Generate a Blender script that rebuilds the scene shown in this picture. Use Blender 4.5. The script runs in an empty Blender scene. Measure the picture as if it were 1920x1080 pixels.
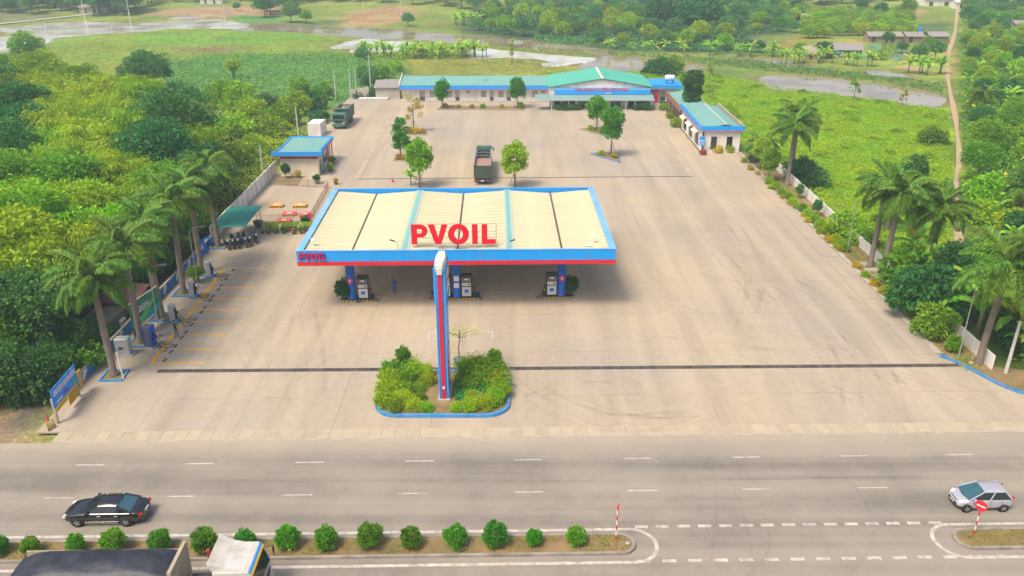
import bpy, bmesh, math, random
import numpy as np
from mathutils import Vector, Matrix, Euler

SC = bpy.context.scene
COL = SC.collection
R = math.radians
PI = math.pi

# ---------------------------------------------------------------- camera
CAM_F, CAM_T, CAM_H = 1550.0, R(23.8), 35.0      # focal length in photo pixels, tilt below the horizon, height
cd = bpy.data.cameras.new('camera'); cam = bpy.data.objects.new('camera', cd); COL.objects.link(cam)
cd.sensor_width = 36.0; cd.lens = 36.0 * CAM_F / 1920.0
cd.clip_start = 0.5; cd.clip_end = 6000
cam.location = (0, 0, CAM_H); cam.rotation_euler = (PI / 2 - CAM_T, 0, 0)
SC.camera = cam

# ---------------------------------------------------------------- sky, sun, exposure
SUN_EL, SUN_AZ = R(59), R(222)                   # azimuth clockwise from +Y
w = bpy.data.worlds.new('World'); SC.world = w; w.use_nodes = True
wn = w.node_tree.nodes; wl = w.node_tree.links
sky = wn.new('ShaderNodeTexSky'); sky.sky_type = 'NISHITA'; sky.sun_disc = False
sky.sun_elevation = SUN_EL; sky.sun_rotation = SUN_AZ
sky.air_density = 1.0; sky.dust_density = 5.5; sky.ozone_density = 1.0; sky.altitude = 50
wn['Background'].inputs['Strength'].default_value = 0.10
wl.new(sky.outputs[0], wn['Background'].inputs['Color'])
sd = bpy.data.lights.new('sun', 'SUN'); sd.energy = 1.5; sd.angle = R(17); sd.color = (1.0, 0.91, 0.77)
sun = bpy.data.objects.new('sun', sd); COL.objects.link(sun)
dirv = Vector((math.sin(SUN_AZ) * math.cos(SUN_EL), math.cos(SUN_AZ) * math.cos(SUN_EL), math.sin(SUN_EL)))
sun.rotation_euler = dirv.to_track_quat('Z', 'Y').to_euler()
SC.view_settings.view_transform = 'Standard'; SC.view_settings.look = 'None'
SC.view_settings.gamma = 1.0; SC.view_settings.use_curve_mapping = False
SC.view_settings.exposure = 0.95
SC.render.engine = 'CYCLES'
cy = SC.cycles
cy.use_denoising = True; cy.max_bounces = 6; cy.diffuse_bounces = 3; cy.glossy_bounces = 2
cy.transmission_bounces = 4; cy.transparent_max_bounces = 8; cy.volume_bounces = 1
cy.caustics_reflective = False; cy.caustics_refractive = False
cy.use_adaptive_sampling = True; cy.adaptive_threshold = 0.015

# ---------------------------------------------------------------- measuring helpers
_s, _c = math.sin(CAM_T), math.cos(CAM_T)
def G(px, py, z=0.0):
    """ground point (at height z) that the photo shows at pixel px, py of 1920 x 1080"""
    u = (px - 960) / CAM_F; v = (py - 540) / CAM_F
    d = (CAM_H - z) / (_s + v * _c)
    return (u * d, d * (_c - v * _s))
def G3(px, py, z=0.0):
    a = G(px, py, z); return Vector((a[0], a[1], z))
def Zat(py, Y):
    v = (py - 540) / CAM_F
    return CAM_H - Y * (_s + v * _c) / (_c - v * _s)
SL = 0.02                                         # the road and everything across it runs 1.15 degrees off the X axis
RZ = math.atan(SL)
def yl(x, y0): return y0 + SL * x
rng = np.random.default_rng(7)
rnd = random.Random(11)

# ---------------------------------------------------------------- mesh builder
def np_mesh(name, V, F):
    """fast mesh from arrays: V (n,3), F (m,k) all faces the same size"""
    me = bpy.data.meshes.new(name)
    V = np.asarray(V, dtype=np.float32); F = np.asarray(F, dtype=np.int32)
    m, k = F.shape
    me.vertices.add(len(V)); me.vertices.foreach_set('co', V.ravel())
    me.loops.add(m * k); me.loops.foreach_set('vertex_index', F.ravel())
    me.polygons.add(m)
    me.polygons.foreach_set('loop_start', np.arange(0, m * k, k, dtype=np.int32))
    try: me.polygons.foreach_set('loop_total', np.full(m, k, dtype=np.int32))
    except Exception: pass
    me.update(calc_edges=True); me.validate()
    return me

class MB:
    def __init__(s): s.v = []; s.f = []; s.m = []
    def add(s, vs, fs, mi=0):
        o = len(s.v); s.v += [tuple(p) for p in vs]
        s.f += [tuple(i + o for i in f) for f in fs]; s.m += [mi] * len(fs); return s
    def box(s, x0, x1, y0, y1, z0, z1, mi=0):
        vs = [(x, y, z) for z in (z0, z1) for y in (y0, y1) for x in (x0, x1)]
        return s.add(vs, [(0, 2, 3, 1), (4, 5, 7, 6), (0, 1, 5, 4), (2, 6, 7, 3), (0, 4, 6, 2), (1, 3, 7, 5)], mi)
    def obox(s, c, size, rot=(0, 0, 0), mi=0):
        M4 = Euler(rot).to_matrix(); c = Vector(c); hx, hy, hz = [q / 2 for q in size]
        vs = [tuple(c + M4 @ Vector((x, y, z))) for z in (-hz, hz) for y in (-hy, hy) for x in (-hx, hx)]
        return s.add(vs, [(0, 2, 3, 1), (4, 5, 7, 6), (0, 1, 5, 4), (2, 6, 7, 3), (0, 4, 6, 2), (1, 3, 7, 5)], mi)
    def bbox(s, x0, x1, y0, y1, z0, z1, b=0.03, mi=0):
        """box with bevelled vertical and top edges"""
        p = [(x0 + b, y0), (x1 - b, y0), (x1, y0 + b), (x1, y1 - b), (x1 - b, y1), (x0 + b, y1), (x0, y1 - b), (x0, y0 + b)]
        q = [(x0 + 2 * b, y0 + b), (x1 - 2 * b, y0 + b), (x1 - b, y0 + 2 * b), (x1 - b, y1 - 2 * b), (x1 - 2 * b, y1 - b), (x0 + 2 * b, y1 - b), (x0 + b, y1 - 2 * b), (x0 + b, y0 + 2 * b)]
        return s.loft([[(x, y, z0) for x, y in p], [(x, y, z1 - b) for x, y in p], [(x, y, z1) for x, y in q]], mi)
    def prism(s, poly, z0, z1, mi=0, mt=None, bottom=True):
        n = len(poly)
        a = 0.5 * sum(poly[i][0] * poly[(i + 1) % n][1] - poly[(i + 1) % n][0] * poly[i][1] for i in range(n))
        if a < 0: poly = poly[::-1]
        o = len(s.v); s.v += [(p[0], p[1], z0) for p in poly] + [(p[0], p[1], z1) for p in poly]
        for i in range(n):
            j = (i + 1) % n; s.f.append((o + i, o + j, o + n + j, o + n + i)); s.m.append(mi)
        s.f.append(tuple(o + n + i for i in range(n))); s.m.append(mi if mt is None else mt)
        if bottom: s.f.append(tuple(o + n - 1 - i for i in range(n))); s.m.append(mi)
        return s
    def sheet(s, poly, z, mi=0):
        n = len(poly); a = sum(poly[i][0] * poly[(i + 1) % n][1] - poly[(i + 1) % n][0] * poly[i][1] for i in range(n))
        if a < 0: poly = poly[::-1]
        return s.add([(p[0], p[1], z) for p in poly], [tuple(range(n))], mi)
    def loft(s, rings, mi=0, cap=True, closed=True):
        o = len(s.v); n = len(rings[0])
        for r in rings: s.v += [tuple(p) for p in r]
        for k in range(len(rings) - 1):
            for i in range(n if closed else n - 1):
                j = (i + 1) % n
                s.f.append((o + k * n + i, o + k * n + j, o + (k + 1) * n + j, o + (k + 1) * n + i)); s.m.append(mi)
        if cap and closed:
            s.f.append(tuple(o + n - 1 - i for i in range(n))); s.m.append(mi)
            e = o + (len(rings) - 1) * n; s.f.append(tuple(e + i for i in range(n))); s.m.append(mi)
        return s
    def tube(s, pts, r, n=6, mi=0, cap=True):
        pts = [Vector(p) for p in pts]; rings = []; up = Vector((0, 0, 1)); last = None
        for i, p in enumerate(pts):
            t = (pts[min(i + 1, len(pts) - 1)] - pts[max(i - 1, 0)]).normalized()
            if last is None: a = t.cross(up if abs(t.z) < .95 else Vector((1, 0, 0))).normalized()
            else: a = (last - t * last.dot(t)).normalized()
            last = a; b = t.cross(a); rr = r[i] if isinstance(r, (list, tuple)) else r
            rings.append([p + (a * math.cos(2 * PI * k / n) + b * math.sin(2 * PI * k / n)) * rr for k in range(n)])
        return s.loft(rings, mi, cap)
    def lathe(s, prof, n=12, c=(0, 0, 0), mi=0, axis='z'):
        rings = []
        for r_, z in prof:
            ring = []
            for k in range(n):
                a = 2 * PI * k / n; x, y = r_ * math.cos(a), r_ * math.sin(a)
                p = (x, y, z) if axis == 'z' else ((x, -z, y) if axis == 'y' else (z, x, y))
                ring.append((c[0] + p[0], c[1] + p[1], c[2] + p[2]))
            rings.append(ring)
        return s.loft(rings, mi)
    def mesh(s, name, mats, smooth=False):
        me = bpy.data.meshes.new(name); me.from_pydata(s.v, [], s.f)
        for mt in (mats if isinstance(mats, (list, tuple)) else [mats]): me.materials.append(mt)
        if any(s.m): me.polygons.foreach_set('material_index', s.m)
        if smooth: me.polygons.foreach_set('use_smooth', [True] * len(s.f))
        me.update(); return me
    def build(s, name, mats, parent=None, smooth=False, loc=(0, 0, 0), rz=0.0):
        return obj(name, s.mesh(name, mats, smooth), parent, loc, rz)

def obj(name, me, parent=None, loc=(0, 0, 0), rz=0.0):
    o = bpy.data.objects.new(name, me); COL.objects.link(o); o.parent = parent
    o.location = loc; o.rotation_euler = (0, 0, rz); return o
def tag(o, label, cat, group=None):
    o['label'] = label; o['category'] = cat
    if group: o['group'] = group
    return o
def thing(name, label, cat, loc=(0, 0, 0), rz=0.0, group=None):
    o = bpy.data.objects.new(name, None); COL.objects.link(o); o.empty_display_size = .2
    o.location = loc; o.rotation_euler = (0, 0, rz); return tag(o, label, cat, group)
def struct(o, kind='structure'): o['kind'] = kind; return o
def copy_tree(o, loc=None, rz=None, sc=None, label=None, parent=None, kids=None):
    c = o.copy(); COL.objects.link(c); c.parent = parent
    if loc is not None: c.location = loc
    if rz is not None: c.rotation_euler = (0, 0, rz)
    if sc is not None: c.scale = sc if isinstance(sc, (tuple, list)) else (sc, sc, sc)
    if label: c['label'] = label
    for ch in list(o.children): copy_tree(ch, parent=c)
    return c

# ---------------------------------------------------------------- materials
def rgb(r, g, b):
    f = lambda q: (q / 255 / 12.92) if q / 255 <= .04045 else ((q / 255 + .055) / 1.055) ** 2.4
    return (f(r), f(g), f(b))
_mats = {}
def MAT(name, col, rough=.6, var=.12, scale=1.5, bump=0.0, metal=0.0, spec=.4, world=False, fine=.06, dirt=None, dirt_amt=.0, dirt_scale=.6, coat=0.0, stretch=None):
    if name in _mats: return _mats[name]
    m = bpy.data.materials.new(name); m.use_nodes = True; nt = m.node_tree; N = nt.nodes; L = nt.links
    b = N['Principled BSDF']; b.inputs['Roughness'].default_value = rough; b.inputs['Metallic'].default_value = metal
    b.inputs['Specular IOR Level'].default_value = spec; b.inputs['Coat Weight'].default_value = coat
    if world: co = N.new('ShaderNodeNewGeometry').outputs['Position']
    else: co = N.new('ShaderNodeTexCoord').outputs['Object']
    n1 = N.new('ShaderNodeTexNoise'); n1.inputs['Scale'].default_value = scale; n1.inputs['Detail'].default_value = 5; n1.inputs['Roughness'].default_value = .6
    L.new(co, n1.inputs['Vector'])
    mp = N.new('ShaderNodeMapRange'); mp.inputs[1].default_value = .25; mp.inputs[2].default_value = .75
    mp.inputs[3].default_value = 1 - var; mp.inputs[4].default_value = 1 + var; L.new(n1.outputs['Fac'], mp.inputs[0])
    oi = N.new('ShaderNodeObjectInfo'); m2 = N.new('ShaderNodeMapRange'); m2.inputs[3].default_value = 1 - fine; m2.inputs[4].default_value = 1 + fine
    L.new(oi.outputs['Random'], m2.inputs[0])
    mu = N.new('ShaderNodeMath'); mu.operation = 'MULTIPLY'; L.new(mp.outputs[0], mu.inputs[0]); L.new(m2.outputs[0], mu.inputs[1])
    src = None
    if dirt:
        n2 = N.new('ShaderNodeTexNoise'); n2.inputs['Scale'].default_value = dirt_scale; n2.inputs['Detail'].default_value = 7; n2.inputs['Roughness'].default_value = .65
        if stretch:
            mpp = N.new('ShaderNodeMapping'); mpp.inputs['Scale'].default_value = stretch; L.new(co, mpp.inputs[0]); L.new(mpp.outputs[0], n2.inputs['Vector'])
        else: L.new(co, n2.inputs['Vector'])
        m3 = N.new('ShaderNodeMapRange'); m3.inputs[1].default_value = .42; m3.inputs[2].default_value = .68; m3.inputs[3].default_value = 0; m3.inputs[4].default_value = dirt_amt
        L.new(n2.outputs['Fac'], m3.inputs[0])
        mx = N.new('ShaderNodeMix'); mx.data_type = 'RGBA'; mx.inputs[6].default_value = (*col, 1); mx.inputs[7].default_value = (*dirt, 1)
        L.new(m3.outputs[0], mx.inputs[0]); src = mx.outputs[2]
    vm = N.new('ShaderNodeVectorMath'); vm.operation = 'SCALE'
    if src: L.new(src, vm.inputs[0])
    else: vm.inputs[0].default_value = col
    L.new(mu.outputs[0], vm.inputs['Scale']); L.new(vm.outputs[0], b.inputs['Base Color'])
    if bump:
        n4 = N.new('ShaderNodeTexNoise'); n4.inputs['Scale'].default_value = scale * 9; n4.inputs['Detail'].default_value = 4; L.new(co, n4.inputs['Vector'])
        bp = N.new('ShaderNodeBump'); bp.inputs['Strength'].default_value = bump; bp.inputs['Distance'].default_value = .03
        L.new(n4.outputs['Fac'], bp.inputs['Height']); L.new(bp.outputs[0], b.inputs['Normal'])
    _mats[name] = m; return m
def LEAF(name, c1, c2, hue=.12, trans=.38, rough=.5):
    """leaf colour differs from leaf to leaf and a little from plant to plant"""
    if name in _mats: return _mats[name]
    c1, c2 = [tuple(min(.62, q * f) for q, f in zip(c, (2.0, 2.0, 1.15))) for c in (c1, c2)]
    m = bpy.data.materials.new(name); m.use_nodes = True; nt = m.node_tree; N = nt.nodes; L = nt.links
    b = N['Principled BSDF']; b.inputs['Roughness'].default_value = rough; b.inputs['Specular IOR Level'].default_value = .25
    g = N.new('ShaderNodeNewGeometry'); oi = N.new('ShaderNodeObjectInfo')
    mx = N.new('ShaderNodeMix'); mx.data_type = 'RGBA'; mx.inputs[6].default_value = (*c1, 1); mx.inputs[7].default_value = (*c2, 1)
    L.new(g.outputs['Random Per Island'], mx.inputs[0])
    hs = N.new('ShaderNodeHueSaturation'); L.new(mx.outputs[2], hs.inputs['Color'])
    a = N.new('ShaderNodeMapRange'); a.inputs[3].default_value = .5 - hue * .2; a.inputs[4].default_value = .5 + hue * .2
    c = N.new('ShaderNodeMapRange'); c.inputs[3].default_value = 1 - hue * 1.6; c.inputs[4].default_value = 1 + hue * 1.6
    fr = N.new('ShaderNodeMath'); fr.operation = 'MULTIPLY'; fr.inputs[1].default_value = 7.31
    fr2 = N.new('ShaderNodeMath'); fr2.operation = 'FRACT'
    L.new(oi.outputs['Random'], fr.inputs[0]); L.new(fr.outputs[0], fr2.inputs[0])
    L.new(oi.outputs['Random'], a.inputs[0]); L.new(fr2.outputs[0], c.inputs[0])
    L.new(a.outputs[0], hs.inputs['Hue']); L.new(c.outputs[0], hs.inputs['Value'])
    L.new(hs.outputs[0], b.inputs['Base Color'])
    t = N.new('ShaderNodeBsdfTranslucent'); L.new(hs.outputs[0], t.inputs['Color'])
    ms = N.new('ShaderNodeMixShader'); ms.inputs[0].default_value = trans
    L.new(b.outputs[0], ms.inputs[1]); L.new(t.outputs[0], ms.inputs[2]); L.new(ms.outputs[0], N['Material Output'].inputs['Surface'])
    _mats[name] = m; return m
BLUE = MAT('blue_paint', (.003, .33, .86), .42, .05, .8, dirt=(.10, .26, .46), dirt_amt=.38, dirt_scale=1.0, stretch=(2.2, 2.2, .22))
BLUE2 = MAT('blue_column_paint', (.015, .14, .55), .4, .06, .8)
KERBBLUE = MAT('kerb_blue_paint', (.03, .24, .55), .6, .2, 1.2, dirt=(.3, .3, .28), dirt_amt=.5, dirt_scale=1.6)
RED = MAT('red_paint', (.68, .012, .035), .42, .05, .8, dirt=(.42, .06, .06), dirt_amt=.4, dirt_scale=1.0, stretch=(2, 2, .5))
DKRED = MAT('sign_red', (.55, .01, .05), .45, .06, 2)
WHITE = MAT('white_paint', (.78, .77, .74), .55, .05, 1, dirt=(.5, .46, .38), dirt_amt=.35)
CREAM = MAT('cream_panel', (.70, .66, .54), .55, .06, .6)
CONC = MAT('weathered_concrete', (.42, .37, .30), .85, .14, .9, bump=.15, dirt=(.25, .21, .16), dirt_amt=.5)
BLACK = MAT('black_plastic', (.02, .02, .022), .5, .1, 3)
DARK = MAT('dark_grey_metal', (.06, .06, .065), .45, .1, 3, metal=.3)
GREY = MAT('grey_metal', (.42, .42, .43), .45, .08, 2, metal=.2)
STEEL = MAT('galvanised_steel', (.5, .51, .52), .4, .08, 2, metal=.6)
GLASS = MAT('dark_glass', (.018, .022, .028), .06, .05, 2, spec=.8)
RUBBER = MAT('tyre_rubber', (.018, .018, .018), .8, .15, 5)
YELLOW = MAT('yellow_paint', (.72, .42, .02), .6, .1, 2)
SOIL = MAT('dry_soil', (.26, .17, .08), .95, .3, .8, bump=.4, dirt=(.12, .15, .03), dirt_amt=.7, dirt_scale=.5)
TEAL = MAT('teal_sheet_roof', (.17, .37, .32), .5, .08, .35, dirt=(.22, .36, .32), dirt_amt=.5, dirt_scale=.25)
BARK = MAT('bark', (.19, .14, .10), .9, .25, 2.5, bump=.4)
PBARK = MAT('palm_bark', (.25, .20, .155), .9, .25, 2.0, bump=.3, dirt=(.13, .11, .085), dirt_amt=.7, dirt_scale=1.0)
SKIN = MAT('skin', (.42, .25, .17), .55, .05, 5)
def text_mesh(name, txt, size, ext, mat, offset=0.0):
    cu = bpy.data.curves.new(name, 'FONT'); cu.body = txt; cu.size = size; cu.extrude = ext; cu.offset = offset; cu.resolution_u = 2
    cu.align_x = 'CENTER'; cu.align_y = 'CENTER'
    o = bpy.data.objects.new(name, cu); COL.objects.link(o); bpy.context.view_layer.update()
    me = bpy.data.meshes.new_from_object(o.evaluated_get(bpy.context.evaluated_depsgraph_get()))
    bpy.data.objects.remove(o); me.name = name; me.materials.clear(); me.materials.append(mat); return me
# ================================================================ SETTING: terrain and water
FIELD = -0.6
def sdf(P, poly):
    """signed distance of points P (n,2) to a polygon, negative inside"""
    P = np.asarray(P, float); Q = np.asarray(poly, float); n = len(Q)
    d = np.full(len(P), 1e18); ins = np.zeros(len(P), bool)
    for i in range(n):
        a = Q[i]; b = Q[(i + 1) % n]; e = b - a; wv = P - a
        t = np.clip((wv @ e) / (e @ e + 1e-12), 0, 1); q = wv - t[:, None] * e
        d = np.minimum(d, (q * q).sum(1))
        c1 = P[:, 1] >= a[1]; c2 = P[:, 1] < b[1]; c3 = e[0] * wv[:, 1] > e[1] * wv[:, 0]
        ins ^= (c1 & c2 & c3) | (~c1 & ~c2 & ~c3)
    d = np.sqrt(d); return np.where(ins, -d, d)
def pix(poly, z=FIELD): return [G(px, py, z) for px, py in poly]
def smooth_poly(poly, k=4):
    n = len(poly); P = [np.array(p, float) for p in poly]; out = []
    for i in range(n):
        a, b, c, d = P[i - 1], P[i], P[(i + 1) % n], P[(i + 2) % n]
        for j in range(k):
            t = j / k
            out.append(tuple(.5 * (2 * b + (c - a) * t + (2 * a - 5 * b + 4 * c - d) * t * t + (3 * b - 3 * c + d - a) * t ** 3)))
    return out
_nz = [(rng.uniform(-1, 1, 2), rng.uniform(0, 7)) for _ in range(24)]
def noise2(x, y, s):
    """cheap smooth noise in about -1..1, wavelength about s metres"""
    o = 0
    for k, (d, p) in enumerate(_nz[:10]):
        f = (1 + .35 * k) * 2 * PI / (s * 2.2)
        o = o + np.sin((x * d[0] + y * d[1]) * f + p + 1.7 * np.sin((x * d[1] - y * d[0]) * f * .6 + p * 2)) / (1 + .25 * k)
    return o / 3.2
PONDS = [smooth_poly(pix(p)) for p in (
    [(5, 53), (60, 47), (120, 41), (200, 43), (292, 49), (285, 56), (215, 61), (160, 64), (110, 68), (40, 62)],
    [(-60, 72), (0, 69), (78, 67), (84, 74), (62, 83), (22, 94), (-60, 100)],
    [(278, 42), (340, 40), (400, 36), (446, 43), (440, 51), (380, 51), (300, 50)],
    [(326, 33), (350, 31), (366, 33), (350, 37), (330, 36)],
    [(446, 45), (500, 44), (600, 50), (700, 54), (800, 62), (900, 70), (1000, 78), (1090, 88), (1132, 95), (1118, 101), (1060, 97), (980, 88), (880, 80), (790, 73), (700, 70), (600, 61), (520, 57), (450, 55)],
    [(630, 87), (660, 78), (692, 71), (704, 74), (676, 84), (650, 89)],
    [(668, 92), (720, 78), (768, 79), (776, 86), (740, 93), (690, 96)],
    [(894, 91), (960, 96), (1050, 104), (1098, 107), (1076, 116), (1028, 121), (1040, 113), (1000, 107), (940, 106), (896, 107)],
    [(1086, 120), (1120, 104), (1180, 106), (1260, 114), (1316, 121), (1320, 130), (1290, 139), (1200, 135), (1120, 131)],
    [(1432, 141), (1500, 140), (1600, 150), (1700, 165), (1768, 178), (1772, 190), (1748, 199), (1650, 186), (1560, 175), (1440, 163)],
    [(1372, 107), (1440, 110), (1520, 120), (1500, 124), (1440, 118), (1380, 112)],
    [(1624, 131), (1660, 133), (1712, 141), (1700, 147), (1660, 144), (1630, 138)])]
MEADOW = (.21, .26, .05)
ZONES = [  # (polygon in metres or photo pixels, colour of the ground cover, blend in metres)
    (pix([(-200, 110), (120, 70), (330, 55), (560, 60), (760, 95), (760, 145), (600, 150), (330, 110), (100, 130), (-200, 160)]), (.20, .28, .045), 8),
    (pix([(250, 66), (430, 58), (560, 62), (600, 76), (420, 86), (270, 84)]), (.17, .33, .045), 6),
    (pix([(330, 88), (420, 86), (480, 90), (420, 98), (330, 96)]), (.24, .20, .08), 5),
    (pix([(300, 115), (420, 102), (620, 100), (760, 108), (780, 140), (700, 190), (560, 215), (420, 190), (310, 165)]), (.10, .22, .06), 8),
    (pix([(700, 104), (900, 104), (1060, 118), (1150, 126), (1060, 146), (760, 148), (690, 130)]), (.25, .26, .05), 5),
    (pix([(1000, 140), (1250, 135), (1310, 136), (1440, 160), (1560, 178), (1780, 205), (1790, 330), (1740, 520), (1500, 350), (1390, 285), (1290, 190)]), (.22, .36, .012), 5),
    (pix([(1300, 118), (1430, 130), (1440, 150), (1320, 145)]), (.16, .23, .05), 4),
    (pix([(1800, 60), (2000, 60), (2100, 800), (1880, 690), (1760, 560), (1790, 330)]), (.09, .15, .022), 5),
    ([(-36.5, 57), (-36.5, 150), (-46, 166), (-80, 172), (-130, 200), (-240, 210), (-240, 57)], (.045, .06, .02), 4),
    ([(-36.5, 57.5), (-240, 57.5), (-240, 50), (-36.5, 50)], (.30, .21, .11), 3),
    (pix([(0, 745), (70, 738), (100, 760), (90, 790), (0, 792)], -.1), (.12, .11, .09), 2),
    (pix([(0, 797), (110, 797), (110, 835), (0, 835)], -.1), (.42, .30, .16), 2),
    (pix([(-100, 20), (60, 20), (120, 30), (60, 40), (-100, 44)]), (.17, .19, .07), 6),
    (pix([(270, 24), (330, 18), (450, 12), (545, 18), (560, 26), (480, 32), (420, 34), (300, 30)]), (.36, .25, .13), 5),
    (pix([(424, 33), (470, 29), (540, 36), (520, 42), (440, 42)]), (.10, .24, .06), 4),
    (pix([(600, 48), (660, 24), (740, 16), (800, 22), (760, 40), (700, 50)]), (.36, .24, .11), 5),
    (pix([(520, 38), (640, 38), (640, 48), (540, 46)]), (.12, .19, .06), 4),
    (pix([(560, 0), (760, 0), (700, 8), (600, 10)]), (.34, .24, .14), 6),
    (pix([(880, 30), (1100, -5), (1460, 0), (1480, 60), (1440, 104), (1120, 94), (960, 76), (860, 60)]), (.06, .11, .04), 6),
    (pix([(1395, 100), (1420, 66), (1520, 66), (1500, 100), (1440, 108)]), (.17, .21, .05), 4),
    (pix([(1440, 92), (1530, 64), (1525, 76), (1500, 98)]), (.30, .22, .05), 4),
    (pix([(1560, 77), (1640, 77), (1615, 84), (1560, 84)]), (.34, .25, .05), 3),
    (pix([(1610, 112), (1640, 84), (1662, 84), (1632, 114)]), (.10, .24, .12), 2),
    (pix([(1668, 116), (1682, 88), (1700, 88), (1690, 118)]), (.08, .22, .12), 2),
    (pix([(1690, 118), (1700, 92), (1712, 92), (1708, 118)]), (.24, .16, .08), 2),
    (pix([(1620, 24), (1690, 14), (1740, 24), (1700, 40), (1640, 36)]), (.38, .26, .13), 4),
    (pix([(1690, 44), (1780, 44), (1780, 62), (1700, 62)]), (.10, .16, .06), 4),
    (pix([(1690, 122), (1740, 124), (1730, 130), (1690, 128)]), (.44, .33, .18), 3),
    (pix([(1768, 92), (1786, 92), (1792, 135), (1768, 140)]), (.40, .26, .11), 3),
]
xs = np.unique(np.concatenate([np.arange(-130, 131, 2.0), np.arange(-290, -130, 4), np.arange(132, 291, 4), [-3000, -2000, -1300, -900, -650, -500, -400, -340, 340, 400, 500, 650, 900, 1300, 2000, 3000]]))
ys = np.unique(np.concatenate([[-400, -200, -80, -20, 10, 24, 36, 44], np.arange(50, 290, 2.0), np.arange(290, 480, 3.5), [490, 520, 560, 620, 700, 820, 1000, 1300, 1800, 2600, 4000]]))
XX, YY = np.meshgrid(xs, ys); P2 = np.stack([XX.ravel(), YY.ravel()], 1); nx, ny = len(xs), len(ys)
def sstep(a, b, x): t = np.clip((x - a) / (b - a), 0, 1); return t * t * (3 - 2 * t)
zz = -.07 + (FIELD + .07) * sstep(66, 105, P2[:, 1]); zz += .10 * noise2(P2[:, 0], P2[:, 1], 14) * sstep(60, 90, P2[:, 1])
zz += 2.2 * sstep(330, 480, P2[:, 1]) * (1 + noise2(P2[:, 0], P2[:, 1], 160))
site = [(-36.4, 20), (-36.4, 182), (41.2, 182), (41.2, 58), (60, 52), (300, 57), (300, -300), (-300, -300), (-300, 45), (-60, 50.4), (-36.4, 51)]
ds = sdf(P2, site); zz = np.where(ds < .5, -.32, zz)
colr = np.tile(np.array(MEADOW), (len(P2), 1))
colr *= (1 + .25 * noise2(P2[:, 0], P2[:, 1], 40))[:, None]
jx = P2 + 2.5 * np.stack([noise2(P2[:, 0], P2[:, 1], 9), noise2(P2[:, 1], P2[:, 0], 9)], 1)
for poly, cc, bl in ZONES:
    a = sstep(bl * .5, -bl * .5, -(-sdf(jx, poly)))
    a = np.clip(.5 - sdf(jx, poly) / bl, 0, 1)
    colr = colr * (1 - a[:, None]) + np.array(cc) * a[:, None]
for ip, pd in enumerate(PONDS):
    d = sdf(P2, pd) - (2.6 if ip < 8 else .6) + 1.3 * noise2(P2[:, 0], P2[:, 1], 6) + .6 * noise2(P2[:, 1], P2[:, 0], 3)
    zz = np.where(d < 6, np.minimum(zz, np.where(d < 0, FIELD + np.maximum(d * .28, -1.0), np.minimum(zz, FIELD + .02 + d * .03))), zz)
    a = np.clip(1 - np.abs(d + .5) / 2.2, 0, 1)[:, None] * .75
    colr = colr * (1 - a) + np.array((.22, .16, .08)) * a
idx = np.arange(nx * ny).reshape(ny, nx)
FQ = np.stack([idx[:-1, :-1].ravel(), idx[:-1, 1:].ravel(), idx[1:, 1:].ravel(), idx[1:, :-1].ravel()], 1)
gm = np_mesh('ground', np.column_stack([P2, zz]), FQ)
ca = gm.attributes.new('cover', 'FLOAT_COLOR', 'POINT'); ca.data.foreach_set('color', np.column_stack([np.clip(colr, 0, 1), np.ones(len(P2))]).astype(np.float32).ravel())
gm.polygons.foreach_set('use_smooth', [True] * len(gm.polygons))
m = bpy.data.materials.new('field_ground'); m.use_nodes = True; N = m.node_tree.nodes; L = m.node_tree.links
b = N['Principled BSDF']; b.inputs['Roughness'].default_value = .95; b.inputs['Specular IOR Level'].default_value = .1
at = N.new('ShaderNodeAttribute'); at.attribute_name = 'cover'; geo = N.new('ShaderNodeNewGeometry')
sc_ = None; prev = None
for s_, lo, hi in ((.05, .78, 1.22), (.45, .7, 1.3), (2.6, .68, 1.32)):
    n_ = N.new('ShaderNodeTexNoise'); n_.inputs['Scale'].default_value = s_; n_.inputs['Detail'].default_value = 5; n_.inputs['Roughness'].default_value = .65
    L.new(geo.outputs['Position'], n_.inputs['Vector'])
    mr = N.new('ShaderNodeMapRange'); mr.inputs[1].default_value = .3; mr.inputs[2].default_value = .7; mr.inputs[3].default_value = lo; mr.inputs[4].default_value = hi
    L.new(n_.outputs['Fac'], mr.inputs[0])
    if prev is None: prev = mr.outputs[0]
    else:
        mm = N.new('ShaderNodeMath'); mm.operation = 'MULTIPLY'; L.new(prev, mm.inputs[0]); L.new(mr.outputs[0], mm.inputs[1]); prev = mm.outputs[0]
    last_n = n_
vm = N.new('ShaderNodeVectorMath'); vm.operation = 'SCALE'; L.new(at.outputs['Color'], vm.inputs[0]); L.new(prev, vm.inputs['Scale'])
hs = N.new('ShaderNodeHueSaturation'); L.new(vm.outputs[0], hs.inputs['Color'])
nh = N.new('ShaderNodeTexNoise'); nh.inputs['Scale'].default_value = .12; nh.inputs['Detail'].default_value = 6; L.new(geo.outputs['Position'], nh.inputs['Vector'])
mh = N.new('ShaderNodeMapRange'); mh.inputs[1].default_value = .3; mh.inputs[2].default_value = .7; mh.inputs[3].default_value = .47; mh.inputs[4].default_value = .53
L.new(nh.outputs['Fac'], mh.inputs[0]); L.new(mh.outputs[0], hs.inputs['Hue']); L.new(hs.outputs[0], b.inputs['Base Color'])
bp = N.new('ShaderNodeBump'); bp.inputs['Strength'].default_value = .7; bp.inputs['Distance'].default_value = .25
L.new(last_n.outputs['Fac'], bp.inputs['Height']); L.new(bp.outputs[0], b.inputs['Normal'])
gm.materials.append(m); struct(obj('ground', gm))

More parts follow.
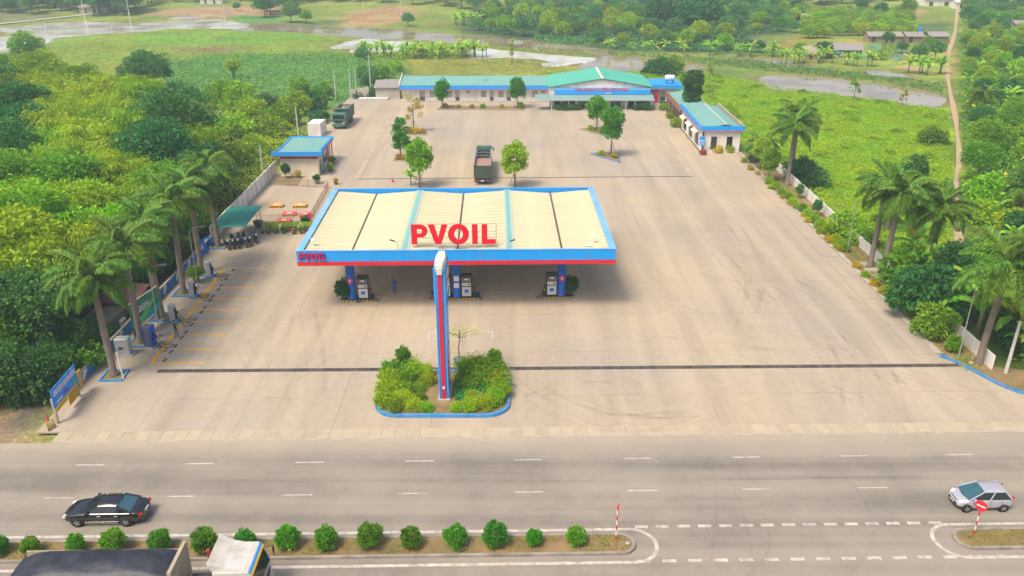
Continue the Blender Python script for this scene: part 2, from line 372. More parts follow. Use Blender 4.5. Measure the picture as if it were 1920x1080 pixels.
WATER = bpy.data.materials.new('pond_water'); WATER.use_nodes = True; N = WATER.node_tree.nodes; L = WATER.node_tree.links
b = N['Principled BSDF']; b.inputs['Roughness'].default_value = .04; b.inputs['Specular IOR Level'].default_value = .5; b.inputs['IOR'].default_value = 2.0
g = N.new('ShaderNodeNewGeometry'); n_ = N.new('ShaderNodeTexNoise'); n_.inputs['Scale'].default_value = .09; n_.inputs['Detail'].default_value = 6; L.new(g.outputs['Position'], n_.inputs['Vector'])
mx = N.new('ShaderNodeMix'); mx.data_type = 'RGBA'; mx.inputs[6].default_value = (.80, .77, .73, 1); mx.inputs[7].default_value = (.50, .43, .33, 1)  # whitish base colour stands in for bright sky mirrored in the ponds
mr = N.new('ShaderNodeMapRange'); mr.inputs[1].default_value = .42; mr.inputs[2].default_value = .62; L.new(n_.outputs['Fac'], mr.inputs[0]); L.new(mr.outputs[0], mx.inputs[0]); L.new(mx.outputs[2], b.inputs['Base Color'])
n2 = N.new('ShaderNodeTexNoise'); n2.inputs['Scale'].default_value = 1.2; L.new(g.outputs['Position'], n2.inputs['Vector'])
bp = N.new('ShaderNodeBump'); bp.inputs['Strength'].default_value = .05; L.new(n2.outputs['Fac'], bp.inputs['Height']); L.new(bp.outputs[0], b.inputs['Normal'])
def grow_poly(P, k):
    n = len(P); a = sum(P[i][0] * P[(i + 1) % n][1] - P[(i + 1) % n][0] * P[i][1] for i in range(n)); sg = 1 if a > 0 else -1; out = []
    for i in range(n):
        t = Vector(P[(i + 1) % n]) - Vector(P[i - 1]); t.normalize(); out.append((P[i][0] + t.y * k * sg, P[i][1] - t.x * k * sg))
    return out
MUD = WATER.copy(); MUD.name = 'muddy_water'
for nd in MUD.node_tree.nodes:
    if nd.type == 'MIX': nd.inputs[6].default_value = (.40, .32, .24, 1); nd.inputs[7].default_value = (.27, .20, .12, 1)
    if nd.type == 'BSDF_PRINCIPLED': nd.inputs['IOR'].default_value = 1.85; nd.inputs['Roughness'].default_value = .03
for ip, pd in enumerate(PONDS): struct(MB().sheet(grow_poly(pd, 3.2 if ip < 8 else 1.4), FIELD - .2 - .003 * ip).build('pond', MUD if ip in (4, 8, 9, 10, 11) else WATER))

# ================================================================ SETTING: road, gutter, forecourt
def road_mat():
    m = bpy.data.materials.new('dusty_asphalt'); m.use_nodes = True; N = m.node_tree.nodes; L = m.node_tree.links
    b = N['Principled BSDF']; b.inputs['Roughness'].default_value = .8; b.inputs['Specular IOR Level'].default_value = .3
    g = N.new('ShaderNodeNewGeometry'); mp = N.new('ShaderNodeMapping'); mp.inputs['Scale'].default_value = (.012, .55, 1); mp.inputs['Rotation'].default_value = (0, 0, -RZ)
    L.new(g.outputs['Position'], mp.inputs[0])
    n1 = N.new('ShaderNodeTexNoise'); n1.inputs['Scale'].default_value = 1.0; n1.inputs['Detail'].default_value = 4; L.new(mp.outputs[0], n1.inputs['Vector'])
    n2 = N.new('ShaderNodeTexNoise'); n2.inputs['Scale'].default_value = .12; n2.inputs['Detail'].default_value = 8; n2.inputs['Roughness'].default_value = .7; L.new(g.outputs['Position'], n2.inputs['Vector'])
    n3 = N.new('ShaderNodeTexNoise'); n3.inputs['Scale'].default_value = 14; n3.inputs['Detail'].default_value = 4; L.new(g.outputs['Position'], n3.inputs['Vector'])
    ad = N.new('ShaderNodeMath'); ad.operation = 'ADD'; L.new(n1.outputs['Fac'], ad.inputs[0]); L.new(n2.outputs['Fac'], ad.inputs[1])
    # dust lies thick along the verge by the gutter
    sx = N.new('ShaderNodeSeparateXYZ'); L.new(g.outputs['Position'], sx.inputs[0])
    yy = N.new('ShaderNodeMath'); yy.operation = 'MULTIPLY_ADD'; yy.inputs[1].default_value = -SL; L.new(sx.outputs[0], yy.inputs[0]); L.new(sx.outputs[1], yy.inputs[2])
    du = N.new('ShaderNodeMapRange'); du.inputs[1].default_value = 48.6; du.inputs[2].default_value = 52.3; du.inputs[3].default_value = 0; du.inputs[4].default_value = .6; L.new(yy.outputs[0], du.inputs[0])
    a2 = N.new('ShaderNodeMath'); a2.operation = 'ADD'; L.new(ad.outputs[0], a2.inputs[0]); L.new(du.outputs[0], a2.inputs[1])
    cr = N.new('ShaderNodeValToRGB'); e = cr.color_ramp.elements; e[0].position = .39; e[0].color = (.19, .167, .137, 1); e[1].position = .85; e[1].color = (.41, .34, .255, 1)
    e2 = cr.color_ramp.elements.new(.54); e2.color = (.285, .247, .20, 1)
    hf = N.new('ShaderNodeMath'); hf.operation = 'MULTIPLY'; hf.inputs[1].default_value = .5; L.new(a2.outputs[0], hf.inputs[0]); L.new(hf.outputs[0], cr.inputs[0])
    mr = N.new('ShaderNodeMapRange'); mr.inputs[3].default_value = .88; mr.inputs[4].default_value = 1.12; L.new(n3.outputs['Fac'], mr.inputs[0])
    vm = N.new('ShaderNodeVectorMath'); vm.operation = 'SCALE'; L.new(cr.outputs[0], vm.inputs[0]); L.new(mr.outputs[0], vm.inputs['Scale']); L.new(vm.outputs[0], b.inputs['Base Color'])
    bp = N.new('ShaderNodeBump'); bp.inputs['Strength'].default_value = .15; bp.inputs['Distance'].default_value = .01; L.new(n3.outputs['Fac'], bp.inputs['Height']); L.new(bp.outputs[0], b.inputs['Normal'])
    return m
ROADM = road_mat()
struct(MB().sheet([(-400, yl(-400, 14)), (400, yl(400, 14)), (400, yl(400, 51.9)), (60, yl(60, 51.8)), (-37, yl(-37, 51.8)), (-60, yl(-60, 51.4)), (-400, yl(-400, 51.4))], -.03).build('road', ROADM))
PAINTW = MAT('worn_white_road_paint', (.54, .485, .42), .7, .22, 1.6, dirt=(.27, .235, .195), dirt_amt=.85, dirt_scale=2.2, world=True)
PAINTY = MAT('worn_yellow_paint', (.74, .38, .012), .75, .15, 1.2, dirt=(.56, .38, .12), dirt_amt=.5, dirt_scale=1.1, world=True)
mk = struct(bpy.data.objects.new('road_markings', None)); COL.objects.link(mk)
dash = MB().box(-1.0, 1.0, -.06, .06, 0, .004).mesh('lane_dash', PAINTW)
for y0, x0, xr in ((49.02, 1.2, 7.78), (45.36, 1.1, 7.78)):
    for k in range(-7, 8):
        x = x0 + xr * k
        if abs(x) < 48: obj('lane_dash', dash, mk, (x + rnd.uniform(-.1, .1), yl(x, y0), -.026), RZ)
bar = MB().box(-.42, .42, -.13, .13, 0, .004).mesh('edge_dash', PAINTW)
for y0, xa, xb in ((41.72, 8.2, 27.0), (38.62, 7.9, 29.6)):
    n = 14
    for k in range(n + 1):
        x = xa + (xb - xa) * k / n; obj('edge_dash', bar, mk, (x, yl(x, y0), -.026), RZ)
def strip(pts, wd, z, mi=0, mb=None):
    """flat ribbon along a path of (x, y)"""
    mb = mb or MB(); P = [Vector((p[0], p[1])) for p in pts]; A = []; B = []
    for i, p in enumerate(P):
        t = (P[min(i + 1, len(P) - 1)] - P[max(i - 1, 0)]).normalized(); nn = Vector((-t.y, t.x)) * wd / 2
        A.append((p.x + nn.x, p.y + nn.y, z)); B.append((p.x - nn.x, p.y - nn.y, z))
    n = len(P); return mb.add(A + B, [(i, n + i, n + i + 1, i + 1) for i in range(n - 1)], mi)
def u_path(xt, sgn, ya, yb, far):
    """a line that runs along a median, round its nose at xt and back"""
    r = (ya - yb) / 2; yc = (ya + yb) / 2; cx = xt - sgn * r
    P = [(far, yl(far, ya)), (cx, yl(cx, ya))]
    for k in range(1, 12):
        a = PI / 2 - PI * k / 12; P.append((cx + sgn * r * math.cos(a), yl(cx, yc) + r * math.sin(a)))
    return P + [(cx, yl(cx, yb)), (far, yl(far, yb))]
strip(u_path(8.9, 1, 41.5, 38.55, -45), .24, -.024).build('edge_line', PAINTW, mk)
strip(u_path(26.2, -1, 41.55, 38.55, 48), .24, -.024).build('edge_line', PAINTW, mk)
KERBC = MAT('kerb_concrete', (.34, .30, .25), .9, .2, .7, bump=.2, dirt=(.12, .10, .08), dirt_amt=.6, dirt_scale=.8, world=True)
for xt, sg, far, lab in ((7.6, 1, -45, 'long'), (27.4, -1, 48, 'short')):
    P = u_path(xt, sg, 41.0, 39.15, far); mid = yl(0, 40.07)
    mb = MB(); inner = u_path(xt - sg * .2, sg, 40.82, 39.33, far)
    n = len(P); mb.add([(p[0], p[1], -.03) for p in P] + [(p[0], p[1], .15) for p in P] + [(p[0], p[1], .15) for p in inner] + [(p[0], p[1], .05) for p in inner],
        [(k * n + i, k * n + i + 1, (k + 1) * n + i + 1, (k + 1) * n + i) if sg < 0 else (k * n + i + 1, k * n + i, (k + 1) * n + i, (k + 1) * n + i + 1) for k in range(3) for i in range(n - 1)])
    md = struct(mb.build('median_kerb', KERBC))
    g_ = struct(MB().sheet(inner, .12).build('median_soil', SOIL))
# gutter of precast slabs between road and forecourt
GUT = MAT('gutter_slab_concrete', (.445, .365, .255), .85, .12, 1.2, dirt=(.39, .315, .215), dirt_amt=.6, dirt_scale=.3, world=True, fine=.07)
gut = struct(MB().box(-34, 60, -.15, 1.35, -.1, -.012).build('gutter', CONC, None, loc=(0, 51.95, 0), rz=RZ))
gsl = MB().bbox(-.47, .47, 0, 1.18, -.05, .006, .012).mesh('gutter_slab', GUT)
for k in range(96):
    o = obj('gutter_slab', gsl, gut, (-33.4 + .965 * k, .04 + rnd.uniform(-.012, .012), rnd.uniform(-.006, .006)), rnd.uniform(-.01, .01))
# forecourt of cast concrete bays
def fc_mat():
    m = bpy.data.materials.new('forecourt_concrete'); m.use_nodes = True; N = m.node_tree.nodes; L = m.node_tree.links
    b = N['Principled BSDF']; b.inputs['Roughness'].default_value = .82; b.inputs['Specular IOR Level'].default_value = .3
    g = N.new('ShaderNodeNewGeometry'); oi = N.new('ShaderNodeObjectInfo')
    n1 = N.new('ShaderNodeTexNoise'); n1.inputs['Scale'].default_value = .045; n1.inputs['Detail'].default_value = 7; n1.inputs['Roughness'].default_value = .6; L.new(g.outputs['Position'], n1.inputs['Vector'])
    mp = N.new('ShaderNodeMapping'); mp.inputs['Scale'].default_value = (.8, .06, 1); mp.inputs['Rotation'].default_value = (0, 0, .35); L.new(g.outputs['Position'], mp.inputs[0])
    n2 = N.new('ShaderNodeTexNoise'); n2.inputs['Scale'].default_value = .5; n2.inputs['Detail'].default_value = 6; n2.inputs['Distortion'].default_value = .6; L.new(mp.outputs[0], n2.inputs['Vector'])
    n3 = N.new('ShaderNodeTexNoise'); n3.inputs['Scale'].default_value = 1.3; n3.inputs['Detail'].default_value = 8; n3.inputs['Roughness'].default_value = .7; L.new(g.outputs['Position'], n3.inputs['Vector'])
    cr = N.new('ShaderNodeValToRGB'); e = cr.color_ramp.elements; e[0].position = .34; e[0].color = (.47, .375, .25, 1); e[1].position = .62; e[1].color = (.38, .318, .25, 1)
    L.new(n1.outputs['Fac'], cr.inputs[0])
    m1 = N.new('ShaderNodeMapRange'); m1.inputs[1].default_value = .3; m1.inputs[2].default_value = .7; m1.inputs[3].default_value = .86; m1.inputs[4].default_value = 1.09; L.new(n2.outputs['Fac'], m1.inputs[0])
    m3 = N.new('ShaderNodeMapRange'); m3.inputs[1].default_value = .3; m3.inputs[2].default_value = .7; m3.inputs[3].default_value = .92; m3.inputs[4].default_value = 1.07; L.new(n3.outputs['Fac'], m3.inputs[0])
    m4 = N.new('ShaderNodeMapRange'); m4.inputs[3].default_value = .985; m4.inputs[4].default_value = 1.015; L.new(oi.outputs['Random'], m4.inputs[0])
    p = N.new('ShaderNodeMath'); p.operation = 'MULTIPLY'; L.new(m1.outputs[0], p.inputs[0]); L.new(m3.outputs[0], p.inputs[1])
    q = N.new('ShaderNodeMath'); q.operation = 'MULTIPLY'; L.new(p.outputs[0], q.inputs[0]); L.new(m4.outputs[0], q.inputs[1])
    vm = N.new('ShaderNodeVectorMath'); vm.operation = 'SCALE'; L.new(cr.outputs[0], vm.inputs[0]); L.new(q.outputs[0], vm.inputs['Scale']); L.new(vm.outputs[0], b.inputs['Base Color'])
    bp = N.new('ShaderNodeBump'); bp.inputs['Strength'].default_value = .08; bp.inputs['Distance'].default_value = .02; L.new(n3.outputs['Fac'], bp.inputs['Height']); L.new(bp.outputs[0], b.inputs['Normal'])
    return m
FCM = fc_mat()
FCP = [(-35.8, yl(-35.8, 53.15)), (43.5, yl(43.5, 53.15)), (43.5, 57.2), (41.2, 58.1), (39.7, 60.9), (38.6, 63.3), (37.7, 64.2), (37.55, 135.4), (31.4, 135.4), (31.4, 183), (-35.8, 183)]
def clip_rect(poly, x0, x1, y0, y1):
    for ax, lim, sg in ((0, x0, 1), (0, x1, -1), (1, y0, 1), (1, y1, -1)):
        out = []
        for i in range(len(poly)):
            a, b_ = poly[i - 1], poly[i]; ia = (a[ax] - lim) * sg >= 0; ib = (b_[ax] - lim) * sg >= 0
            if ia != ib:
                t = (lim - a[ax]) / (b_[ax] - a[ax]); out.append((a[0] + (b_[0] - a[0]) * t, a[1] + (b_[1] - a[1]) * t))
            if ib: out.append(b_)
        poly = out
        if not poly: return []
    return poly
JOINT = MAT('joint_filler', (.30, .245, .185), .95, .1, 2)
fc = struct(MB().sheet(FCP, -.016).build('forecourt', JOINT))
gx = [-36, -28.4, -21, -13.6, -6.2, 1.2, 8.6, 16, 23.4, 30.6, 44]
gy = [52, 57.7, 65.2, 72.9, 80.6, 88.4, 96.2, 104, 112, 120.3, 128, 136, 144, 152, 160, 168, 176, 184]
shr = lambda q: [(x, yl(x, y)) for x, y in q]
for i in range(len(gx) - 1):
    for j in range(len(gy) - 1):
        q = clip_rect([(x, y - SL * x) for x, y in FCP], gx[i] + .008, gx[i + 1] - .008, gy[j] + .011, gy[j + 1] - .011)
        if len(q) > 2: MB().prism(shr(q), -.1, rnd.uniform(.0, .004)).build('concrete_slab', FCM, fc)
# long drain grating across the entrance
GRATE = MAT('drain_grating', (.085, .08, .075), .6, .2, 3, metal=.3, dirt=(.26, .21, .15), dirt_amt=.55, dirt_scale=.8, world=True)
dr = thing('drain_grating', 'long dark steel drain grating laid across the entrance concrete', 'drain', (0, 62.2, .006), RZ * .75)
gmb = MB(); gmb.box(-.49, .49, -.27, -.23, 0, .02); gmb.box(-.49, .49, .23, .27, 0, .02); gmb.box(-.49, .49, -.23, .23, 0, .006)
for k in range(12): gmb.box(-.47 + k * .08, -.43 + k * .08, -.23, .23, .006, .02)
gme = gmb.mesh('grating_panel', GRATE)
for k in range(69): obj('grating_panel', gme, dr, (-29.8 + k, 0, 0))
# concrete covers of the side drains
COVER = MAT('drain_cover_concrete', (.43, .35, .26), .9, .12, 1.1, fine=.08, world=True)
def cover_run(label, a, b, n, wd, off=0):
    a = Vector(a); b = Vector(b); d = b - a; ang = math.atan2(d.y, d.x); ln = d.length / n
    t = thing('drain_cover_run', label, 'drain', (a.x, a.y, .004), ang)
    MB().box(-.1, d.length + .1, -wd / 2 - .05, wd / 2 + .05, 0, .004).build('channel_edge', JOINT, t)
    me = MB().box(.03, ln - .03, -wd / 2, wd / 2, .004, .018).mesh('cover_slab', COVER)
    for k in range(n): obj('cover_slab', me, t, (k * ln, 0, rnd.uniform(0, .006)))
cover_run('row of concrete drain covers under the front of the fuel canopy', (-14.6, 77.6), (4.2, 78.5), 16, .55)
cover_run('left run of concrete drain covers towards the long white building', (-23.3, 119.8), (-24.2, 170), 44, .8)
cover_run('right run of concrete drain covers towards the gabled hall', (27.2, 121.2), (27.6, 166), 40, .8)
t = thing('drain_grating', 'thin dark drain line crossing the yard behind the fuel canopy', 'drain', (-23.3, 119.75, .006), .0283)
for k in range(25): MB().box(k * 2.02, k * 2.02 + 2.0, -.14, .14, 0, .012).build('grating_panel', GRATE, t)
# tyre marks worn into the paving
TYRE = bpy.data.materials.new('tyre_scuff'); TYRE.use_nodes = True; N = TYRE.node_tree.nodes; L = TYRE.node_tree.links
b = N['Principled BSDF']; b.inputs['Base Color'].default_value = (.09, .075, .06, 1); b.inputs['Roughness'].default_value = .9
g = N.new('ShaderNodeNewGeometry'); n_ = N.new('ShaderNodeTexNoise'); n_.inputs['Scale'].default_value = .16; n_.inputs['Detail'].default_value = 3; L.new(g.outputs['Position'], n_.inputs['Vector'])
mr = N.new('ShaderNodeMapRange'); mr.inputs[1].default_value = .35; mr.inputs[2].default_value = .75; mr.inputs[3].default_value = 0.0; mr.inputs[4].default_value = .09; L.new(n_.outputs['Fac'], mr.inputs[0]); L.new(mr.outputs[0], b.inputs['Alpha'])
mb = MB()
def arc(p0, p1, bend, n=16):
    p0 = Vector(p0); p1 = Vector(p1); d = p1 - p0; nn = Vector((-d.y, d.x)) * bend
    return [tuple(p0.lerp(p1, k / n) + nn * (4 * (k / n) * (1 - k / n))) for k in range(n + 1)]
for k in range(0, 46, 2):
    if k < 16: a, b_, bd = (rnd.uniform(10, 34), rnd.uniform(66, 92)), (rnd.uniform(22, 43), rnd.uniform(55, 58)), rnd.uniform(.02, .12)
    elif k < 26: a, b_, bd = (rnd.uniform(-2, 6), rnd.uniform(57, 62)), (rnd.uniform(4, 16), rnd.uniform(54.5, 58)), rnd.uniform(-.3, .3)
    elif k < 34: a, b_, bd = (rnd.uniform(-30, -14), rnd.uniform(64, 76)), (rnd.uniform(-22, -12), rnd.uniform(54.5, 58)), rnd.uniform(-.15, .15)
    elif k < 40: a, b_, bd = (rnd.uniform(-22, -19), rnd.uniform(86, 94)), (rnd.uniform(-20, -14), rnd.uniform(66, 76)), rnd.uniform(.05, .2)
    else: a, b_, bd = (rnd.uniform(10, 28), rnd.uniform(80, 110)), (rnd.uniform(12, 30), rnd.uniform(64, 74)), rnd.uniform(-.12, .12)
    P = arc(a, b_, bd); strip(P, rnd.uniform(.2, .42), .0085 + k * .0001, 0, mb)
    strip([(x + 1.5, y) for x, y in P], rnd.uniform(.2, .42), .0088 + k * .0001, 0, mb)
for k in range(12):
    x = rnd.uniform(-4, 30); y = rnd.choice((42.6, 43.7, 46.4)); P = arc((x, yl(x, y)), (x + rnd.uniform(9, 22), yl(x + 15, y + rnd.uniform(-.3, .3))), rnd.uniform(-.01, .01)); strip(P, .16, -.02 + k * .0001, 0, mb)
for k in range(9):
    x = rnd.uniform(9, 20); P = arc((x, rnd.uniform(36, 39)), (x + rnd.uniform(-3, 6), rnd.uniform(42, 50)), rnd.uniform(-.3, .3)); strip(P, .14, -.018 + k * .0001, 0, mb)
struct(mb.build('tyre_marks', TYRE), 'stuff')
# kerb and low step on the right, blue painted kerb at the entrance
rk = struct(MB().box(-.0, .55, 0, 71, -.1, .14).build('right_kerb', CONC, None, loc=(37.62, 64.3, 0)))
ks = MB().bbox(-1.5, .5, .02, 5.8, -.05, .075, .015).mesh('apron_slab', FCM)
for k in range(12): obj('apron_slab', ks, rk, (-.55 if k % 3 else -.4, .4 + 5.86 * k, .0))
def kerb(path, wd, h, mat, name='kerb', parent=None):
    mb = MB(); P = [Vector(p) for p in path]; n = len(P); rows = [[], [], [], []]
    for i, p in enumerate(P):
        t = (P[min(i + 1, n - 1)] - P[max(i - 1, 0)]).normalized(); nn = Vector((-t.y, t.x)) * wd / 2
        for k, (s_, z) in enumerate(((1, -.08), (1, h), (-1, h), (-1, -.08))): rows[k].append((p.x + nn.x * s_, p.y + nn.y * s_, z))
    mb.loft([[rows[k][i] for k in range(4)] for i in range(n)]); return mb.build(name, mat, parent)
bk = struct(kerb(smooth_poly([(38.2, 64.3), (38.75, 63.2), (39.6, 61.3), (40.4, 59.4), (41.5, 58.1), (43.6, 56.8), (46, 56)], 3)[:-6], .3, .16, KERBBLUE, 'entrance_kerb'))
# planting strip on the right
struct(MB().prism([(38.17, 64.3), (38.3, 64), (39.0, 63.0), (40.6, 59.6), (41.7, 58.4), (46, 56.3), (60, 55), (60, 57), (41.5, 62.4), (41.2, 135.2), (38.17, 135.2)], -.3, .1).build('planting_strip', SOIL))
# ================================================================ FUEL CANOPY
CX, CY = -5.45, 83.15
def to_local(x, y, cx=CX, cy=CY, a=RZ):
    dx, dy = x - cx, y - cy; return (dx * math.cos(a) + dy * math.sin(a), -dx * math.sin(a) + dy * math.cos(a))
can = thing('fuel_canopy', 'wide fuel station canopy with cream folded roof, bright blue fascia and red stripe', 'canopy', (CX, CY, 0), RZ)
HW, HD, ZB, ZM, ZT = 15.15, 10.0, 5.15, 5.58, 6.66
LBLUE = MAT('sun_faded_blue_paint', (.16, .42, .78), .55, .1, .6, dirt=(.5, .6, .7), dirt_amt=.4, dirt_scale=.4)
for nm, x0, x1, y0, y1 in (('fascia', -HW, HW, -HD, -HD + .18), ('fascia', -HW, HW, HD - .18, HD), ('fascia', -HW, -HW + .18, -HD + .182, HD - .182), ('fascia', HW - .18, HW, -HD + .182, HD - .182)):
    MB().box(x0, x1, y0, y1, ZM, ZT).build(nm, BLUE, can)
e = .012
for x0, x1, y0, y1 in ((-HW - e, HW + e, -HD - e, -HD + .2), (-HW - e, HW + e, HD - .2, HD + e), (-HW - e, -HW + .2, -HD + .202, HD - .202), (HW - .2, HW + e, -HD + .202, HD - .202)):
    MB().box(x0, x1, y0, y1, ZB, ZM - .003).build('red_stripe', RED, can)
for k in range(1, 12):
    MB().box(-HW + k * 2.525 - .006, -HW + k * 2.525 + .006, -HD - .004, -HD, ZM + .02, ZT - .01).build('fascia_seam', BLUE2, can)
# capping on the parapet, wider and paler on the two sides
for x0, x1, y0, y1, mt in ((-HW - .04, HW + .04, -HD - .04, -HD + .2, LBLUE), (-HW, HW, HD - .2, HD + .04, BLUE), (-HW - .04, -HW + .62, -HD + .21, HD - .21, LBLUE), (HW - .62, HW + .04, -HD + .21, HD - .21, LBLUE)):
    MB().box(x0, x1, y0, y1, ZT + .002, ZT + .035).build('parapet_cap', mt, can)
ROOFM = MAT('cream_roof_sheet', (.60, .57, .36), .55, .07, .25, dirt=(.40, .34, .19), dirt_amt=.6, dirt_scale=.5, fine=.035, stretch=(.45, 2.5, 1))
GUTD = MAT('rusty_roof_gutter', (.10, .085, .06), .8, .3, .7)
PK, VL = 6.52, 6.16
brk = [(-HW + .5, PK), (-10.1, VL), (-5.05, PK), (0, VL), (5.05, PK), (10.1, VL), (HW - .5, PK)]
for i in range(6):
    (xa, za), (xb, zb) = brk[i], brk[i + 1]
    if za > zb: xa_, xb_ = xa + (.3 if i else 0), xb - .1
    else: xa_, xb_ = xa + .1, xb - (.3 if i < 5 else 0)
    f = lambda x: za + (zb - za) * (x - xa) / (xb - xa)
    sh = MB(); y1 = .985
    for k in range(3):
        a0 = .33 * k
        sh.add([(xa_, a0, f(xa_)), (xb_, a0, f(xb_)), (xb_, a0 + .3, f(xb_)), (xa_, a0 + .3, f(xa_))], [(0, 1, 2, 3)])
        sh.add([(xa_, a0 + .3, f(xa_)), (xb_, a0 + .3, f(xb_)), (xb_, a0 + .315, f(xb_) + .016), (xa_, a0 + .315, f(xa_) + .016), (xb_, a0 + .33, f(xb_)), (xa_, a0 + .33, f(xa_))], [(0, 1, 2, 3), (3, 2, 4, 5)])
    me = sh.mesh('roof_sheet', ROOFM)
    for k in range(19): obj('roof_sheet', me, can, (0, -HD + .35 + k * 1.01, rnd.uniform(0, .012)))
for x in (-10.1, 0, 10.1): MB().box(x - .075, x + .075, -HD + .3, HD - .3, VL - .08, VL + .004).build('valley_gutter', GUTD, can)
TEALS = MAT('teal_ridge_cap', (.20, .43, .38), .5, .1, .5)
PALE = MAT('pale_ridge_edge', (.44, .52, .45), .5, .1, .6)
for x in (-5.05, 5.05):
    MB().box(x - .42, x + .42, -HD + .3, HD - .3, PK + .01, PK + .03).build('ridge_edge', PALE, can)
    MB().box(x - .22, x + .22, -HD + .28, HD - .28, PK + .032, PK + .06).build('ridge_cap', TEALS, can)
# folded inner face of the back parapet
mb = MB()
MB().box(-HW + .2, HW - .2, HD - .21, HD - .185, 5.4, ZT - .01).build('parapet_lining', BLUE, can)
MB().box(-HW + .21, HW - .21, -HD + .21, HD - .22, 5.2, 5.3).build('soffit', WHITE, can)
COLS = [(-16.26, 76.6), (-5.62, 77.0), (5.05, 77.3)]
for i, (x, y) in enumerate(COLS + [(-16.3, 89.0), (-5.7, 89.2), (4.9, 89.5)]):
    lx, ly = to_local(x, y)
    c_ = MB().lathe([(.50, .16), (.50, .3), (.44, .32), (.44, 5.2)], 18, (lx, ly, 0)).build('column', BLUE2, can, True)
    for z in (1.2, 2.6, 4.0): MB().lathe([(.452, z), (.452, z + .03)], 18, (lx, ly, 0)).build('column_band', BLUE, c_)
    if i in (0, 2):
        MB().lathe([(.01, 0), (.3, 0), (.3, .02), (.01, .02)], 16, (lx, ly - .44, 2.15), axis='y').build('warning_disc', MAT('magenta_sign', (.62, .02, .16), .5), c_)
        MB().box(lx - .06, lx + .06, ly - .475, ly - .462, 2.05, 2.32).build('disc_symbol', WHITE, c_)
    if i == 1:
        for z in (1.25, 2.0): MB().box(lx - .26, lx + .26, ly - .47, ly - .45, z, z + .55).build('notice', WHITE, c_)
# letters
def letter(ch, s=1.0, th=.22):
    """block letter, 1.95 high, lower left corner at the origin, standing in the XZ plane"""
    m = MB(); H = 1.95; W = .54
    def px(poly): m.loft([[(x, -th / 2, z) for x, z in poly], [(x, th / 2, z) for x, z in poly]])
    def ring(cx, cz, ro, so, ri, si, a0, a1, n=18):
        rings = []
        for k in range(n + 1):
            a = a0 + (a1 - a0) * k / n; c, q = math.cos(a), math.sin(a)
            rings.append([(cx + ro * c, -th / 2, cz + so * q), (cx + ro * c, th / 2, cz + so * q), (cx + ri * c, th / 2, cz + si * q), (cx + ri * c, -th / 2, cz + si * q)])
        m.loft(rings)
    if ch == 'P':
        px([(0, 0), (W, 0), (W, .68), (.85, .68), (.85, 1.05), (W, 1.05), (W, 1.55), (.85, 1.55), (.85, H), (0, H)])
        ring(.85, 1.315, .70, .635, .2, .245, -PI / 2, PI / 2)
    if ch == 'V': px([(0, H), (.58, H), (.93, .62), (1.28, H), (1.86, H), (1.22, 0), (.64, 0)])
    if ch == 'O': ring(1.0, .975, 1.0, 1.02, .42, .56, 0, 2 * PI, 28)
    if ch == 'I': px([(0, 0), (W, 0), (W, H), (0, H)])
    if ch == 'L': px([(0, 0), (1.35, 0), (1.35, .42), (W, .42), (W, H), (0, H)])
    return m
OFFS = [('P', 0), ('V', 1.62), ('O', 3.5), ('I', 5.8), ('L', 6.72)]
LRED = MAT('letter_red', (.76, .006, .018), .45, .05, .8); big = {c: letter(c).mesh('letter', LRED) for c, _ in OFFS}
ls = thing('roof_letter_sign', 'large red roof letters reading PVOIL on a thin steel frame', 'sign', (-9.62, 74.35, 6.68), RZ)
for c, x in OFFS: obj('letter', big[c], ls, (x, 0, .14))
fr = MB()
for z in (.1, .72, 1.3, 2.1): fr.box(-.05, 8.15, .16, .19, z, z + .03)
for x in (0, 2.0, 4.05, 6.1, 8.1):
    fr.box(x, x + .035, .2, .235, 0, 2.13); fr.tube([(x, .22, 1.9), (x, 1.3, .02)], .015, 4)
fr.build('support_frame', STEEL, ls)
fsign = struct(MB().box(-14.95, -12.35, -HD - .02, -HD - .001, 5.85, 6.4).build('letter_backing', BLUE2, can)); del fsign['kind']
FRED = MAT('fascia_letter_red', (.45, .012, .10), .5)
for c, x in OFFS:
    o = obj('fascia_letter', letter(c, 1, .5).mesh('fascia_letter', FRED), can, (-14.92 + x * .315, -HD - .09, 5.80)); o.scale = (.315, .3, .36)
# things on the roof
for px_, py_, lab in ((588, 462, 'white floodlight on a short post at the left end of the canopy roof'), (1114, 456, 'white floodlight on a short post at the right end of the canopy roof')):
    x, y = G(px_, py_, 6.4); t = thing('roof_floodlight', lab, 'floodlight', (x, y, 6.42), RZ, 'floodlights on the canopy roof')
    MB().tube([(0, 0, 0), (0, 0, .55)], .035, 6).build('post', WHITE, t); MB().bbox(-.2, .2, -.1, .14, .5, .8, .03).build('lamp_head', WHITE, t)
for px_, sgn, lab in ((746, -1, 'thin curved lamp arm above the left teal roof ridge'), (951, 1, 'thin curved lamp arm above the right teal roof ridge')):
    x, y = G(px_, 470, 6.66); t = thing('roof_lamp', lab, 'lamp', (x, y + .25, 6.6), RZ, 'lamp arms on the canopy roof')
    MB().tube([(0, 0, 0), (0, 0, .55), (sgn * .1, -.05, .8), (sgn * .3, -.1, .98)], .025, 5).build('arm', STEEL, t)
    MB().obox((sgn * .5, -.12, 1.05), (.5, .16, .08), (0, -sgn * .35, 0)).build('lamp_head', DARK, t)
x, y = G(1105, 461, 6.45); tag(MB().obox((0, 0, .05), (.75, .16, .08), (0, -.05, .15)).build('loose_panel', WHITE, loc=(x, y, 6.44)), 'white strip lying on the canopy roof near its right corner', 'panel')

